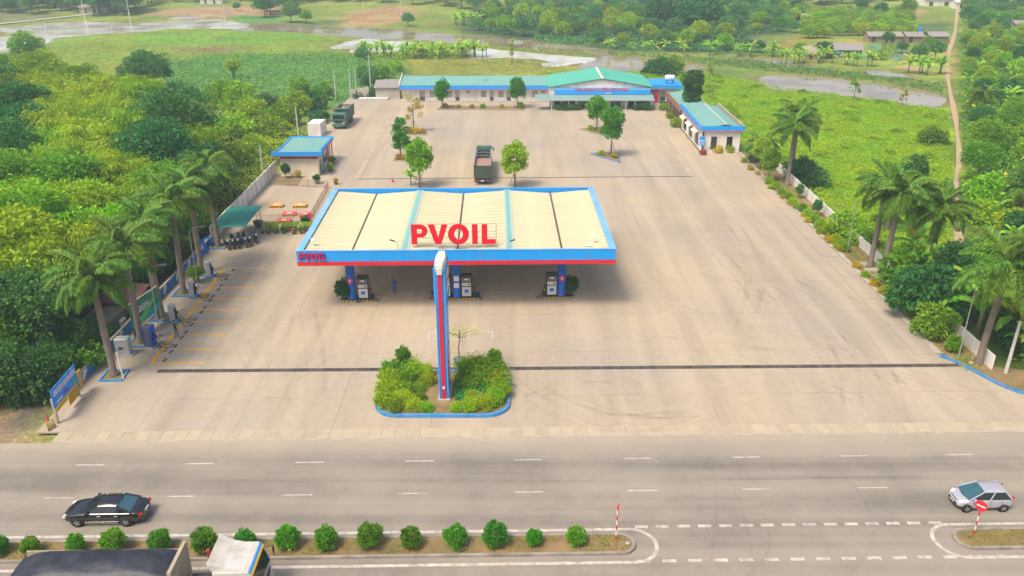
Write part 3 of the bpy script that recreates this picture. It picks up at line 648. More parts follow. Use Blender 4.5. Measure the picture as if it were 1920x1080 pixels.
# ================================================================ PYLON SIGN
py = thing('pylon_sign', 'tall narrow blue pylon sign with red centre stripe and cream cap', 'sign', (-5.41, 56.75, 0)); py.scale = (.68, .80, 1)
PB = MAT('pylon_blue', (.02, .24, .70), .4, .06, .5); PL = MAT('pylon_light_blue', (.10, .38, .80), .4, .06, .5)
MB().bbox(-.75, .75, -.25, 3.3, 0, .35, .04).build('plinth', CONC, py)
sf = MB().box(-.5, .5, 0, 3.0, .3, 11.4).build('shaft', PB, py)
for s_ in (-1, 1):
    MB().box(s_ * .5 - .05, s_ * .5 + .05, -.04, 3.04, .36, 8.55).build('edge_rib', PL, sf)
    MB().box(s_ * .34 - .012, s_ * .34 + .012, -.012, 0.0, .36, 8.55).build('panel_seam', BLUE2, sf)
for z in (2.0, 3.6, 5.2, 6.8): MB().box(-.45, .45, -.006, 0, z, z + .02).build('panel_seam', BLUE2, sf)
MB().box(-.23, .23, -.075, -.013, .36, 11.35).build('red_stripe', RED, py)
MB().box(-.12, .12, -.085, -.077, 1.25, 1.5).build('plate', WHITE, py)
bx = MB().bbox(-.72, .72, .06, 3.2, 8.6, 11.5, .05).build('sign_box', PB, py)
for s_ in (-1, 1): MB().box(s_ * .56 - .06, s_ * .56 + .06, -.02, .058, 8.65, 11.4).build('edge_rib', PL, bx)
cap = [(-.36, -.12), (.36, -.12), (.54, .5), (.62, 1.5), (.58, 2.5), (.4, 3.6), (-.4, 3.6), (-.58, 2.5), (-.62, 1.5), (-.54, .5)]
cp = MB(); cp.loft([[(x, y, 11.3) for x, y in cap], [(x * 1.04, y * 1.0, 11.5) for x, y in cap], [(x * 1.0, y, 11.78) for x, y in cap], [(x * .8, .25 + y * .84, 11.95) for x, y in cap]]); cp.build('cap', CREAM, py)
MB().obox((0, -.17, 11.35), (.6, .12, .5), (0, 0, 0)).build('cap_front', CREAM, py)
for s_ in (-1, 1):
    pp = MB().box(min(s_ * .551, s_ * .58), max(s_ * .551, s_ * .58), .5, 2.6, 1.3, 4.6).build('price_panel', DKRED, py)
    for k in range(5): MB().box(min(s_ * .581, s_ * .59), max(s_ * .581, s_ * .59), .7, 2.4, 1.55 + k * .62, 1.83 + k * .62).build('price_row', WHITE, pp)
    lg = text_mesh('pylon_letters', 'PVOIL', .85, .01, RED, .012)
    o = obj('pylon_letters', lg, bx, (s_ * .735, 1.6, 10.2)); o.rotation_euler = (PI / 2, 0, s_ * PI / 2)
    MB().box(min(s_ * .722, s_ * .73), max(s_ * .722, s_ * .73), .3, 2.95, 9.3, 11.0).build('logo_panel', WHITE, bx)
# flower bed round the pylon
def rrect(x0, x1, y0, y1, r, n=6, only=None):
    P = []
    for (cx, cy, a) in ((x1 - r, y1 - r, 0), (x0 + r, y1 - r, 90), (x0 + r, y0 + r, 180), (x1 - r, y0 + r, 270)):
        for k in range(n + 1): P.append((cx + r * math.cos(R(a + 90 * k / n)), cy + r * math.sin(R(a + 90 * k / n))))
    return P
bp_ = rrect(-10.85, -.15, 54.45, 61.6, 1.9)
bed = thing('flower_bed', 'rounded flower bed with blue painted kerb around the pylon sign', 'flower bed')
o_ = [(p[0], p[1]) for p in bp_]; i_ = rrect(-10.6, -.4, 54.7, 61.35, 1.7)
kb = MB(); n = len(o_)
kb.add([(x, y, -.02) for x, y in o_] + [(x, y, .26) for x, y in o_] + [(x, y, .26) for x, y in i_] + [(x, y, .1) for x, y in i_],
       [(k * n + i, k * n + (i + 1) % n, (k + 1) * n + (i + 1) % n, (k + 1) * n + i) for k in range(3) for i in range(n)])
kb.build('kerb', KERBBLUE, bed); MB().sheet(i_, .2).build('soil', SOIL, bed)

# ================================================================ FUEL ISLANDS AND PUMPS
PUMPW = MAT('pump_white', (.66, .65, .62), .4, .05, 1); PUMPB = MAT('pump_black', (.025, .025, .026), .4, .1, 2)
def make_pump(label, loc, hose=1):
    t = thing('fuel_pump', label, 'fuel pump', loc, RZ, 'fuel pumps under the canopy')
    MB().bbox(-.56, .56, -.3, .3, 0, 2.2, .04).build('body', PUMPB, t)
    MB().bbox(-.6, .6, -.36, .34, 2.2, 2.42, .05).build('hood', PUMPB, t)
    lp = MB().box(-.46, .46, -.335, -.302, .12, 1.12).build('lower_door', PUMPW, t)
    MB().box(-.2, .2, -.345, -.337, .5, .85).build('logo', BLUE2, lp)
    up = MB().box(-.46, .46, -.335, -.302, 1.24, 1.56).build('keypad_panel', PUMPW, t)
    MB().box(.16, .36, -.345, -.337, 1.34, 1.46).build('keypad', BLACK, up)
    dp = MB().box(-.46, .46, -.335, -.302, 1.64, 2.12).build('display', MAT('pump_display', (.16, .15, .15), .3), t)
    MB().box(-.18, .2, -.345, -.337, 1.9, 2.04).build('price_label', WHITE, dp)
    for s_ in ((1, -1) if hose == 2 else (hose,)):
        h = [(s_ * .58, 0, 2.3), (s_ * .68, 0, 1.9), (s_ * .78, -.05, 1.2), (s_ * .82, -.1, .5), (s_ * 1.0, -.4, .05), (s_ * 1.35, -.6, -.13), (s_ * 1.6, -.3, -.13), (s_ * 1.3, -.05, -.1), (s_ * .95, 0, .1), (s_ * .72, -.05, .9)]
        hs_ = MB().tube(h, .03, 6).build('hose', BLACK, t, True)
        MB().obox((s_ * .68, -.06, 1.0), (.12, .3, .1), (.5, 0, 0)).build('nozzle', DARK, hs_)
    return t
def island(label, xa, xb, yf):
    xc = (xa + xb) / 2; t = thing('pump_island', label, 'pump island', (xc, yl(0, yf), 0), RZ, 'kerbed islands under the canopy'); hw = (xb - xa) / 2
    MB().bbox(-hw, hw, 0, 1.5, 0, .17, .03).build('plinth', DARK, t)
    n = int(hw * 2 / .36); stp = hw * 2 / n
    for k in range(n):
        q = MB(); x0 = -hw + k * stp; q.loft([[(x0 + a, -.012, z) for a, z in ((0, .005), (stp * .5, .005), (stp * .98, .165), (stp * .48, .165))], [(x0 + a, 0.02, z) for a, z in ((0, .005), (stp * .5, .005), (stp * .98, .165), (stp * .48, .165))]])
        q.build('yellow_stripe', YELLOW, t)
island('low kerbed pump island with yellow stripes under the left canopy column', -17.3, -14.1, 75.95)
island('low kerbed pump island with yellow stripes behind the pylon sign', -7.6, -3.3, 76.45)
island('low kerbed pump island with yellow stripes under the right canopy column', 3.2, 6.3, 76.75)
make_pump('black and white fuel pump beside the left canopy column', (-15.05, 76.55, .17), 1)
make_pump('black and white fuel pump right of the middle canopy column', (-4.62, 77.0, .17), 1)
make_pump('black and white fuel pump half hidden behind the pylon sign', (-6.75, 76.95, .17), -1)
make_pump('black and white fuel pump left of the right canopy column', (4.05, 77.35, .17), -1)
BASIN = MAT('blue_plastic', (.01, .12, .42), .35, .05, 2)
for px_, py_, lab in ((672, 565, 'blue plastic basin on the ground by the left pump island'), (848, 557, 'blue plastic basin on the ground by the middle pump island'), (815, 552, 'blue plastic basin left of the pylon sign')):
    x, y = G(px_, py_); tag(MB().lathe([(.3, 0), (.42, .22), (.46, .24), (.42, .23), (.3, .03), (.02, .03)], 16).build('water_basin', BASIN, None, True, (x, y, .006)), lab, 'basin', 'blue basins under the canopy')
x, y = G(1061, 553); tag(MB().lathe([(.2, 0), (.2, .75), (.16, .9), (.05, .95), (.05, 1.05)], 12).build('fire_extinguisher', DKRED, None, True, (x, 77.5, .17)), 'red cylinder standing right of the right canopy column', 'extinguisher')
x, y = G(903, 517); tag(MB().box(-.3, .3, -.02, .02, 1.9, 2.5).build('notice_board', WHITE, loc=(-6.55, 77.4, 0)), 'small white notice board left of the middle canopy column', 'notice')
# ================================================================ BUILDINGS
WALLW = MAT('white_wall_paint', (.80, .76, .71), .8, .06, .5, dirt=(.5, .45, .37), dirt_amt=.5, dirt_scale=.8, stretch=(1.5, 1.5, .35))
CREAMW = MAT('cream_wall_paint', (.74, .67, .52), .8, .06, .5, dirt=(.5, .43, .3), dirt_amt=.4, dirt_scale=.4)
FRAME = MAT('dark_window_frame', (.05, .045, .045), .5, .1, 2)
PANE = MAT('pale_window_pane', (.42, .42, .38), .12, .1, 1, spec=.7)
DOORP = MAT('door_panel', (.10, .085, .085), .5, .1, 2)
BROWN = MAT('brown_timber', (.20, .085, .045), .6, .2, 1.2)
MAG = MAT('magenta_trim', (.55, .06, .22), .5, .08, 1)
GROOF = MAT('grey_fibre_roof', (.30, .27, .25), .85, .2, .6, dirt=(.18, .16, .14), dirt_amt=.6)
def wall(mb, L_, H_, th, ops, x0=0.0, z0=0.0, mi=0):
    """wall along +X with its outer face at y = 0, real openings ops = (x0, x1, z0, z1)"""
    X_ = sorted({x0, x0 + L_} | {v for o in ops for v in o[:2]}); Z_ = sorted({z0, z0 + H_} | {v for o in ops for v in o[2:]})
    for i in range(len(X_) - 1):
        for j in range(len(Z_) - 1):
            xm, zm = (X_[i] + X_[i + 1]) / 2, (Z_[j] + Z_[j + 1]) / 2
            if any(o[0] < xm < o[1] and o[2] < zm < o[3] for o in ops): continue
            a, b_, c, d = X_[i], X_[i + 1], Z_[j], Z_[j + 1]
            mb.add([(a, 0, c), (b_, 0, c), (b_, 0, d), (a, 0, d)], [(0, 1, 2, 3)], mi)
            mb.add([(a, th, c), (b_, th, c), (b_, th, d), (a, th, d)], [(3, 2, 1, 0)], mi)
    for a, b_, c, d in list(ops) + [(x0, x0 + L_, z0, z0 + H_)]:
        mb.add([(a, 0, c), (b_, 0, c), (b_, 0, d), (a, 0, d), (a, th, c), (b_, th, c), (b_, th, d), (a, th, d)], [(0, 4, 5, 1), (1, 5, 6, 2), (2, 6, 7, 3), (3, 7, 4, 0)], mi)
    return mb
def window(parent, x0, x1, z0, z1, y=.06, n=2, name='window', pane=None, lower=0.0, f=.07):
    fr = MB(); fr.box(x0, x1, y - .03, y + .03, z0, z0 + f); fr.box(x0, x1, y - .03, y + .03, z1 - f, z1)
    for k in range(n + 1):
        xx = x0 + (x1 - x0 - f) * k / n; fr.box(xx, xx + f, y - .028, y + .028, z0 + f, z1 - f)
    o = fr.build(name, FRAME, parent)
    for k in range(n):
        a = x0 + f + (x1 - x0 - f) * k / n; b_ = x0 + (x1 - x0 - f) * (k + 1) / n
        MB().box(a, b_, y - .008, y + .008, z0 + f + lower, z1 - f).build('pane', pane or PANE, o)
    if lower: MB().box(x0 + f, x1 - f, y - .02, y + .02, z0 + f, z0 + f + lower - .02).build('lower_panel', DOORP, o)
    return o
def ribbed(mb, a, b_, c, d, n, h=.05, mi=0):
    """sheet a-b (eave) to d-c (ridge) with n standing ribs"""
    a, b_, c, d = map(Vector, (a, b_, c, d)); nn = (b_ - a).cross(d - a).normalized() * h
    ev = []; rv = []
    for k in range(n):
        for t, up in ((k / n, 0), ((k + .8) / n, 0), ((k + .9) / n, 1)): ev.append(a.lerp(b_, t) + nn * up); rv.append(d.lerp(c, t) + nn * up)
    ev.append(b_); rv.append(c); m_ = len(ev)
    return mb.add(ev + rv, [(i, i + 1, m_ + i + 1, m_ + i) for i in range(m_ - 1)], mi)
wx = lambda px_, y_=190: G(px_, y_)[0]
# ---- long white wing
bl = thing('service_wing', 'long low white building with teal roof and blue fascia, many doors and windows', 'building', (-23.3, 178.9, 0))
ops = []; LX = lambda p: wx(p) + 23.3
spec = [('d', 792, 1.15, 2), ('w', 811, 1.1, 2), ('d', 827, 1.0, 1), ('w', 843, 1.1, 2), ('d', 858, .85, 1), ('v', 879, .85, 1), ('w', 907, 1.1, 2), ('d', 922, .8, 1), ('w', 939, 1.1, 2), ('d', 954, .85, 1), ('w', 1003, 1.1, 2), ('v', 1018, .9, 1)]
for k, p, wd, n in spec:
    x = LX(p); ops.append((x - wd / 2, x + wd / 2) + {'d': (.12, 2.25), 'w': (.9, 2.2), 'v': (1.75, 2.25)}[k])
wall(MB(), 31.4, 3.3, .2, ops).build('front_wall', WALLW, bl)
for (k, p, wd, n), o in zip(spec, ops): window(bl, *o, n=n, name='door' if k == 'd' else 'window', lower=.75 if k == 'd' else 0)
mb = MB(); mb.box(0, .2, .2, 10.8, 0, 3.3); mb.box(31.2, 31.4, .2, 10.8, 0, 3.3); mb.box(0, 31.4, 10.8, 11, 0, 3.3); mb.build('side_wall', WALLW, bl)
MB().box(.2, 31.2, 2.5, 2.6, 0, 3.2).build('inner_wall', WALLW, bl)
for p in (757.5, 801, 870, 898, 929, 963, 993):
    x = LX(p); MB().box(x - .16, x + .16, -.12, -.002, .1, 2.62).build('pilaster', WHITE, bl)
MB().box(-.1, 31.5, -1.0, -.01, -.05, .12).build('step', CONC, bl)
MB().box(-.7, 31.3, -1.0, -.85, 2.68, 3.5).build('fascia', BLUE, bl); MB().box(-.7, 31.3, -1.01, -.84, 2.55, 2.677).build('fascia_stripe', MAG, bl)
MB().box(-.6, 31.3, -.84, 0, 2.6, 2.68).build('soffit', WHITE, bl)
mb = MB(); ribbed(mb, (-.6, -.95, 3.52), (31.3, -.95, 3.52), (31.3, 5.3, 4.5), (-.6, 5.3, 4.5), 46); ribbed(mb, (31.3, 11.4, 3.52), (-.6, 11.4, 3.52), (-.6, 5.3, 4.5), (31.3, 5.3, 4.5), 46)
rf = mb.build('roof', TEAL, bl)
MB().add([(-.75, -1.05, 3.4), (-.6, -1.05, 3.4), (-.6, 5.3, 4.75), (-.75, 5.3, 4.75), (-.75, -1.05, 3.75), (-.6, -1.05, 3.75), (-.6, 5.3, 5.1), (-.75, 5.3, 5.1)], [(0, 3, 2, 1), (4, 5, 6, 7), (0, 1, 5, 4), (2, 3, 7, 6), (0, 4, 7, 3), (1, 2, 6, 5)]).build('verge_board', WHITE, rf)
x = LX(909); MB().lathe([(.5, 3.95), (.5, 4.1), (.25, 4.5), (.02, 4.75)], 10, (x, 2.2, 0)).build('roof_vent', TEAL, rf)
# ---- gabled hall
hall = thing('gabled_hall', 'gabled hall with green roof, blue signboard and porch at the back of the yard', 'building', (7.8, 172, 0))
W_ = 20.7; AP = 10.75
hops = [(1.0, 2.1, .1, 2.1), (3.6, 5.2, .1, 2.2), (6.3, 8.0, .1, 2.2), (9.5, 11.5, .1, 2.2), (12.6, 14.8, .1, 2.2), (16.2, 19.8, .1, 2.2)]
mb = wall(MB(), W_, 4.3, .25, hops); mb.add([(0, 0, 4.3), (W_, 0, 4.3), (AP, 0, 5.95), (0, .25, 4.3), (W_, .25, 4.3), (AP, .25, 5.95)], [(0, 1, 2), (5, 4, 3), (0, 2, 5, 3), (1, 4, 5, 2)])
mb.build('front_wall', WALLW, hall)
for o in hops: window(hall, *o, y=.12, n=2 if o[1] - o[0] < 2.1 else 3, pane=GLASS, name='glass_door')
mb = MB(); mb.box(0, .25, .25, 13.5, 0, 4.3); mb.box(W_ - .25, W_, .25, 13.5, 0, 4.3); mb.box(0, W_, 13.5, 13.75, 0, 4.3); mb.build('side_wall', WALLW, hall)
mb = MB(); ribbed(mb, (-.4, -.35, 4.3), (-.4, -.35, 4.3), (AP, -.35, 6.06), (AP, -.35, 6.06), 1)
mb = MB(); ribbed(mb, (-.4, 14, 4.31), (-.4, -.35, 4.31), (AP, -.35, 6.06), (AP, 14, 6.06), 22); ribbed(mb, (W_ + .4, -.35, 4.31), (W_ + .4, 14, 4.31), (AP, 14, 6.06), (AP, -.35, 6.06), 22)
rf = mb.build('roof', MAT('green_sheet_roof', (.07, .40, .29), .5, .08, .35, dirt=(.16, .38, .32), dirt_amt=.5, dirt_scale=.25), hall)
mb = MB(); mb.add([(AP - .3, -.4, 6.05), (AP + .3, -.4, 6.05), (AP, -.4, 6.16), (AP - .3, 14.05, 6.05), (AP + .3, 14.05, 6.05), (AP, 14.05, 6.16)], [(0, 1, 2), (5, 4, 3), (0, 2, 5, 3), (2, 1, 4, 5)]); mb.build('ridge_cap', CREAM, rf)
for s_ in (0, 1):
    e_ = (-.4, 4.24) if not s_ else (W_ + .4, 4.24)
    MB().tube([(e_[0], -.38, e_[1]), (AP, -.38, 5.99)], .09, 4).build('verge_board', MAT('dark_green_trim', (.03, .16, .13), .5), rf)
mb = MB(); sg = mb.box(.9, W_ - .1, -.3, -.02, 2.78, 4.12).build('signboard', BLUE, hall)
MB().box(.9, W_ - .1, -.306, -.302, 3.7, 4.1).build('pale_band', LBLUE, sg)
def flat_text(txt, size, mat, parent, loc, wd=None, off=.01, rot=(PI / 2, 0, 0), name='lettering', ext=.02):
    me = text_mesh(name, txt, size, ext, mat, off); o = obj(name, me, parent, loc); o.rotation_euler = rot
    if wd: o.scale = (wd / max(1e-3, o.dimensions.x if o.dimensions.x else 1), 1, 1) if False else (wd / (max(v.co.x for v in me.vertices) - min(v.co.x for v in me.vertices)), 1, 1)
    return o
flat_text('KHU DỊCH VỤ TIỆN ÍCH PVOIL', .78, DKRED, sg, (10.6, -.33, 3.72), 10.9, .022)
flat_text('LÂM', .42, WHITE, sg, (12.0, -.33, 3.02), 1.1)
PORCH = MAT('faded_porch_roof', (.22, .32, .29), .5, .1, .5)
mb = MB(); ribbed(mb, (-3.1, -3.0, 2.12), (W_ + .5, -3.0, 2.12), (W_ + .5, -.05, 2.74), (-3.1, -.05, 2.74), 40, .03); pr = mb.build('porch_roof', PORCH, hall)
MB().box(-3.1, W_ + .5, -3.04, -2.98, 2.0, 2.1).build('porch_beam', GREY, pr)
for p in (1034, 1065.6, 1080, 1172, 1189, 1220):
    x = G(p, 206)[0] - 7.8; MB().tube([(x, -2.85, 0), (x, -2.85, 2.08)], .06, 6).build('porch_post', WHITE, hall)
MB().box(-.1, W_ + .2, -3.3, -.01, -.05, .1).build('porch_floor', CONC, hall)
# ---- blue roofed annex
an = thing('blue_annex', 'small annex with flat blue roof and red pillar right of the gabled hall', 'building', (29.4, 178.5, 0))
wall(MB(), 6.5, 3.3, .2, [(2.4, 3.4, .1, 2.2)]).build('front_wall', WALLW, an); window(an, 2.4, 3.4, .1, 2.2, n=1, name='door', lower=.8)
mb = MB(); mb.box(0, .2, .2, 8, 0, 3.3); mb.box(6.3, 6.5, .2, 8, 0, 3.3); mb.box(0, 6.5, 8, 8.2, 0, 3.3); mb.build('side_wall', WALLW, an)
MB().box(-.6, 7.0, -1.2, 8.3, 3.3, 3.45).build('roof_deck', BLUE, an)
MB().box(-.6, 7.0, -1.35, -1.2, 2.95, 3.75).build('fascia', BLUE, an); MB().box(.2, 3.2, -1.36, -1.18, 2.75, 2.94).build('fascia_stripe', MAG, an)
MB().box(1.0, 1.7, -1.1, -.5, 0, 2.95).build('red_pillar', DKRED, an)
tk = thing('water_tank', 'white horizontal water tank on a stand on the blue annex roof', 'tank', (33.9, 180.6, 3.45))
MB().lathe([(.05, -1.05), (.55, -.95), (.62, -.7), (.62, .7), (.55, .95), (.05, 1.05)], 16, (0, 0, 1.25), axis='x').build('tank_body', WHITE, tk, True)
mb = MB(); [mb.box(x - .05, x + .05, y - .05, y + .05, 0, .8) for x in (-.7, .7) for y in (-.4, .4)]; mb.box(-.8, .8, -.45, .45, .72, .78); mb.build('stand', DARK, tk)
# ---- brown open-fronted building
bb = thing('brown_eatery', 'open-fronted building with brown timber fascia and posts at the right of the yard', 'building', (31.7, 154.3, 0))
mb = MB(); mb.box(4.3, 4.5, 0, 16, 0, 3.2); mb.box(0, 4.3, 15.8, 16, 0, 3.2); mb.box(1.6, 4.3, 0, .2, 0, 3.2); mb.box(1.5, 1.7, .2, 15.8, 0, 2.9); mb.build('back_wall', WALLW, bb)
for y in (3, 8, 13): MB().box(1.42, 1.49, y, y + 2.2, .1, 2.2).build('window', GLASS, bb)
for k in range(5): MB().box(-.12, .14, .6 + k * 3.6, .86 + k * 3.6, 0, 2.7).build('post', BROWN, bb)
MB().box(-.25, -.1, -.1, 16.2, 2.65, 3.75).build('fascia', MAT('brown_fascia_panel', (.36, .16, .09), .6, .15, .6), bb); MB().box(-.25, 4.6, -.25, -.1, 2.9, 3.75).build('fascia', BROWN, bb)
mb = MB(); ribbed(mb, (4.6, -.05, 3.9), (4.6, 16.2, 3.9), (-.1, 16.2, 3.35), (-.1, -.05, 3.35), 20); mb.build('roof', TEAL, bb)
mb = MB(); mb.box(4.5, 4.75, -.2, 16.2, 3.3, 4.15); mb.build('parapet', CONC, bb)
# ---- white end building
eb = thing('white_shop_building', 'white end building with blue parapet and green roof by the planting strip', 'building', (31.6, 135.3, 0))
fo = [(1.4, 2.4, .5, 2.7), (4.0, 5.0, .5, 2.7)]
wall(MB(), 6.2, 3.75, .2, fo).build('front_wall', WALLW, eb)
for o in fo: window(eb, *o, y=.1, n=1, pane=GLASS)
so = [(2.0, 4.6, .35, 2.5), (7.2, 10.0, .35, 2.5), (12.4, 15.0, .35, 2.5)]
sw = wall(MB(), 18.0, 3.75, .2, so, .2).build('side_wall', WALLW, eb, loc=(0, 18.2, 0), rz=-PI / 2)
for o in so:
    window(sw, *o, y=.1, n=4, pane=GLASS)
    MB().add([(o[0] - .3, -.9, 2.55), (o[1] + .3, -.9, 2.55), (o[1] + .3, 0, 3.0), (o[0] - .3, 0, 3.0), (o[0] - .3, -.9, 2.6), (o[1] + .3, -.9, 2.6), (o[1] + .3, -.003, 3.05), (o[0] - .3, -.003, 3.05)], [(3, 2, 1, 0), (4, 5, 6, 7), (0, 1, 5, 4), (0, 4, 7, 3), (1, 2, 6, 5)]).build('awning', CREAM, sw)
mb = MB(); mb.box(6.0, 6.2, .2, 18.2, 0, 3.75); mb.box(0, 6.2, 18.2, 18.4, 0, 3.75); mb.build('back_wall', WALLW, eb)
MB().box(-.5, 6.7, -.5, -.35, 3.8, 4.55).build('parapet', BLUE, eb); MB().box(-.5, -.35, -.35, 18.6, 3.8, 4.55).build('parapet', BLUE, eb); MB().box(6.45, 6.7, -.35, 18.6, 3.8, 4.6).build('parapet', CONC, eb)
MB().box(-.51, 6.71, -.51, -.34, 3.68, 3.797).build('parapet_stripe', MAG, eb); MB().box(-.51, -.34, -.34, 18.6, 3.68, 3.797).build('parapet_stripe', MAG, eb)
MB().box(-.34, 6.44, -.34, 18.5, 3.7, 3.78).build('roof_slab', CONC, eb)
mb = MB(); ribbed(mb, (-.1, 18.2, 3.95), (-.1, .9, 3.95), (4.0, .9, 4.5), (4.0, 18.2, 4.5), 22, .04); ribbed(mb, (6.35, .9, 4.0), (6.35, 18.2, 4.0), (4.0, 18.2, 4.5), (4.0, .9, 4.5), 22, .04); rf = mb.build('roof', TEAL, eb)
MB().box(3.8, 4.2, .9, 18.2, 4.5, 4.54).build('ridge_cap', PALE, rf)
for x0, x1, mt in ((1.2, 2.2, RED), (2.5, 4.2, DKRED), (-.2, .6, WHITE)): MB().box(x0, x1, -.1, .25, 3.79, 4.0).build('roof_litter', mt, eb)
sgn = thing('wall_sign', 'small blue and white sign at the corner of the white end building', 'sign', (31.45, 134.9, 0))
MB().tube([(0, 0, 0), (0, 0, 2.9)], .04, 6).build('post', STEEL, sgn); pn = MB().box(-.45, .45, -.05, -.01, 1.3, 2.85).build('panel', BLUE, sgn); MB().box(-.38, .38, -.06, -.052, 2.05, 2.2).build('text_line', WHITE, pn); MB().box(-.38, .38, -.06, -.052, 1.4, 1.9).build('text_block', LBLUE, pn)
# ---- guard booth on the left
gb = thing('guard_booth', 'small cream booth with upswept teal roof and blue and red fascia', 'booth', (-34.9, 121.4, 0))
wall(MB(), 5.7, 2.7, .15, []).build('front_wall', CREAMW, gb)
bo = [(1.0, 2.0, .1, 2.2), (3.2, 6.5, .9, 2.2)]
sw = wall(MB(), 9.0, 2.7, .15, bo).build('side_wall', CREAMW, gb, loc=(5.7, .15, 0), rz=PI / 2)
window(sw, *bo[0], n=1, name='door', lower=.8); window(sw, *bo[1], n=3, pane=GLASS)
mb = MB(); mb.box(0, .15, .15, 9.2, 0, 2.7); mb.box(.15, 5.55, 9.05, 9.2, 0, 2.7); mb.build('back_wall', CREAMW, gb)
MB().box(.1, 5.6, .05, 9.1, 2.7, 3.15).build('dark_band', DARK, gb)
plan = [(-1.0, -.75), (6.6, -.75), (6.35, .1), (6.12, 1.1), (6.05, 2.5), (6.2, 9.9), (-.55, 9.9), (-.45, 2.5), (-.52, 1.1), (-.75, .1)]
shrink = lambda k: [(2.8 + (x - 2.8) * (1 - k / 3.6), 4.6 + (y - 4.6) * (1 - k / 5.3)) for x, y in plan]
MB().prism(shrink(.04), 3.12, 3.258).build('red_edge', DKRED, gb)
rim = MB(); zt = lambda p: 3.74 + (.14 if p[1] < 0 else .05 if p[1] < 1 else 0)
o_, i_ = plan, shrink(.28); n = len(plan)
rim.add([(x, y, 3.26) for x, y in o_] + [(x, y, zt((x, y))) for x, y in o_] + [(x, y, zt((x, y)) - .02) for x, y in i_] + [(x, y, 3.5) for x, y in i_], [(k * n + i, k * n + (i + 1) % n, (k + 1) * n + (i + 1) % n, (k + 1) * n + i) for k in range(3) for i in range(n)])
rim.build('fascia', BLUE, gb)
MB().prism(shrink(.29), 3.4, 3.6).build('roof', TEAL, gb)
for y in (2.0, 5.5, 8.5): MB().box(6.0, 6.15, y, y + .15, 0, 3.12).build('post', DKRED if y > 3 else BLUE2, gb)
tag(MB().prism([(0, 0), (2.3, 0), (2.6, 3.6), (.3, 3.6)], -.2, 2.4).build('white_tank_house', WALLW, loc=(-36.5, 146.5, 0)), 'plain white concrete box behind the guard booth', 'outbuilding')
# ---- old walls beside the wing
x, y = G(656, 184); t = thing('broken_wall', 'leaning whitewashed old wall in the far left corner of the yard', 'wall', (x, y, -.2), .1)
OLDW = MAT('old_whitewash', (.5, .45, .38), .9, .2, .5, dirt=(.25, .22, .18), dirt_amt=.7, dirt_scale=.5)
MB().loft([[(0, 0, 0), (4.2, 0, 0), (4.2, .2, 0), (0, .2, 0)], [(0, 0, 2.0), (4.2, 0, 2.5), (4.2, .2, 2.5), (0, .2, 2.0)]]).build('wall_panel', OLDW, t); MB().box(1.4, 1.6, -.08, -.002, 0, 2.0).build('pilaster', DARK, t)
x, y = G(705, 186); t = thing('lean_to_hut', 'grey lean-to hut with sloping roof left of the long white building', 'hut', (x, y, -.2), .03)
MB().box(0, 5.2, 0, 4, 0, 2.6).build('wall', OLDW, t); MB().add([(-.3, -.4, 2.62), (5.5, -.4, 2.7), (5.6, 4.4, 3.7), (-.3, 4.4, 3.5), (-.3, -.4, 2.72), (5.5, -.4, 2.8), (5.6, 4.4, 3.8), (-.3, 4.4, 3.6)], [(3, 2, 1, 0), (4, 5, 6, 7), (0, 1, 5, 4), (1, 2, 6, 5), (3, 0, 4, 7)]).build('roof', GROOF, t)
x, y = G(672, 188); t = thing('sheet_stack', 'stack of long pale sheets lying flat in the far left corner', 'stack', (x, y, .0), .02)
for k in range(4): MB().box(rnd.uniform(-.2, .2), 6.2 + rnd.uniform(-.4, .3), k * .02, 1.3 + k * .02, .1 * k, .1 * k + .085).build('sheet', WHITE if k % 2 else GREY, t)
# ---- low house under the left palms
lh = thing('low_house', 'low grey house with pinkish roof behind the blue wall on the left', 'house', (-39.6, 66.0, -.4))
PINK = MAT('pink_sheet_roof', (.22, .10, .09), .7, .2, .8)
MB().box(0, 2.9, 0, 10, 0, 2.1).build('wall', MAT('stained_render', (.30, .26, .23), .9, .25, .5, dirt=(.12, .10, .09), dirt_amt=.8), lh)
mb = MB(); ribbed(mb, (3.2, 5.2, 2.15), (3.2, 10.3, 2.15), (-.3, 10.3, 2.6), (-.3, 5.2, 2.6), 12, .04); mb.build('roof', PINK, lh)
MB().bbox(2.92, 3.3, 3.2, 4.1, .9, 1.5, .03).build('air_conditioner', CREAM, lh)
MB().box(2.92, 3.25, 5.6, 6.6, 1.2, 1.45).build('green_shelf', TEALS, lh)
# ================================================================ VEHICLES
CARBLK = MAT('black_car_paint', (.012, .011, .014), .18, .05, 1, spec=.6, coat=.6)
CARSIL = MAT('silver_car_paint', (.52, .52, .56), .28, .04, 1, metal=.35, spec=.6, coat=.5)
CHROME = MAT('chrome', (.6, .6, .6), .18, .05, 2, metal=.9)
SKYGL = MAT('sky_toned_screen_glass', (.035, .10, .125), .04, .05, 1, spec=.9)  # bluish base colour of the screens stands in for reflected sky
LAMPR = MAT('red_lamp', (.5, .01, .01), .25, .05, 2); LAMPW = MAT('clear_lamp', (.7, .7, .68), .15, .05, 2)
def wheel_mesh(r, wd):
    ty = MB().lathe([(r * .62, -wd / 2), (r * .95, -wd / 2), (r, -wd * .35), (r, wd * .35), (r * .95, wd / 2), (r * .62, wd / 2)], 20, axis='y').mesh('tyre', RUBBER, True)
    rm = MB().lathe([(.02, -wd * .42), (r * .64, -wd * .46), (r * .64, wd * .46), (.02, wd * .42)], 20, axis='y')
    for k in range(5):
        a = 2 * PI * k / 5
        for s_ in (-1, 1): rm.obox((math.cos(a) * r * .36, s_ * wd * .47, math.sin(a) * r * .36), (r * .5, .03, r * .16), (0, -a, 0))
    return ty, rm.mesh('rim', [STEEL], False)
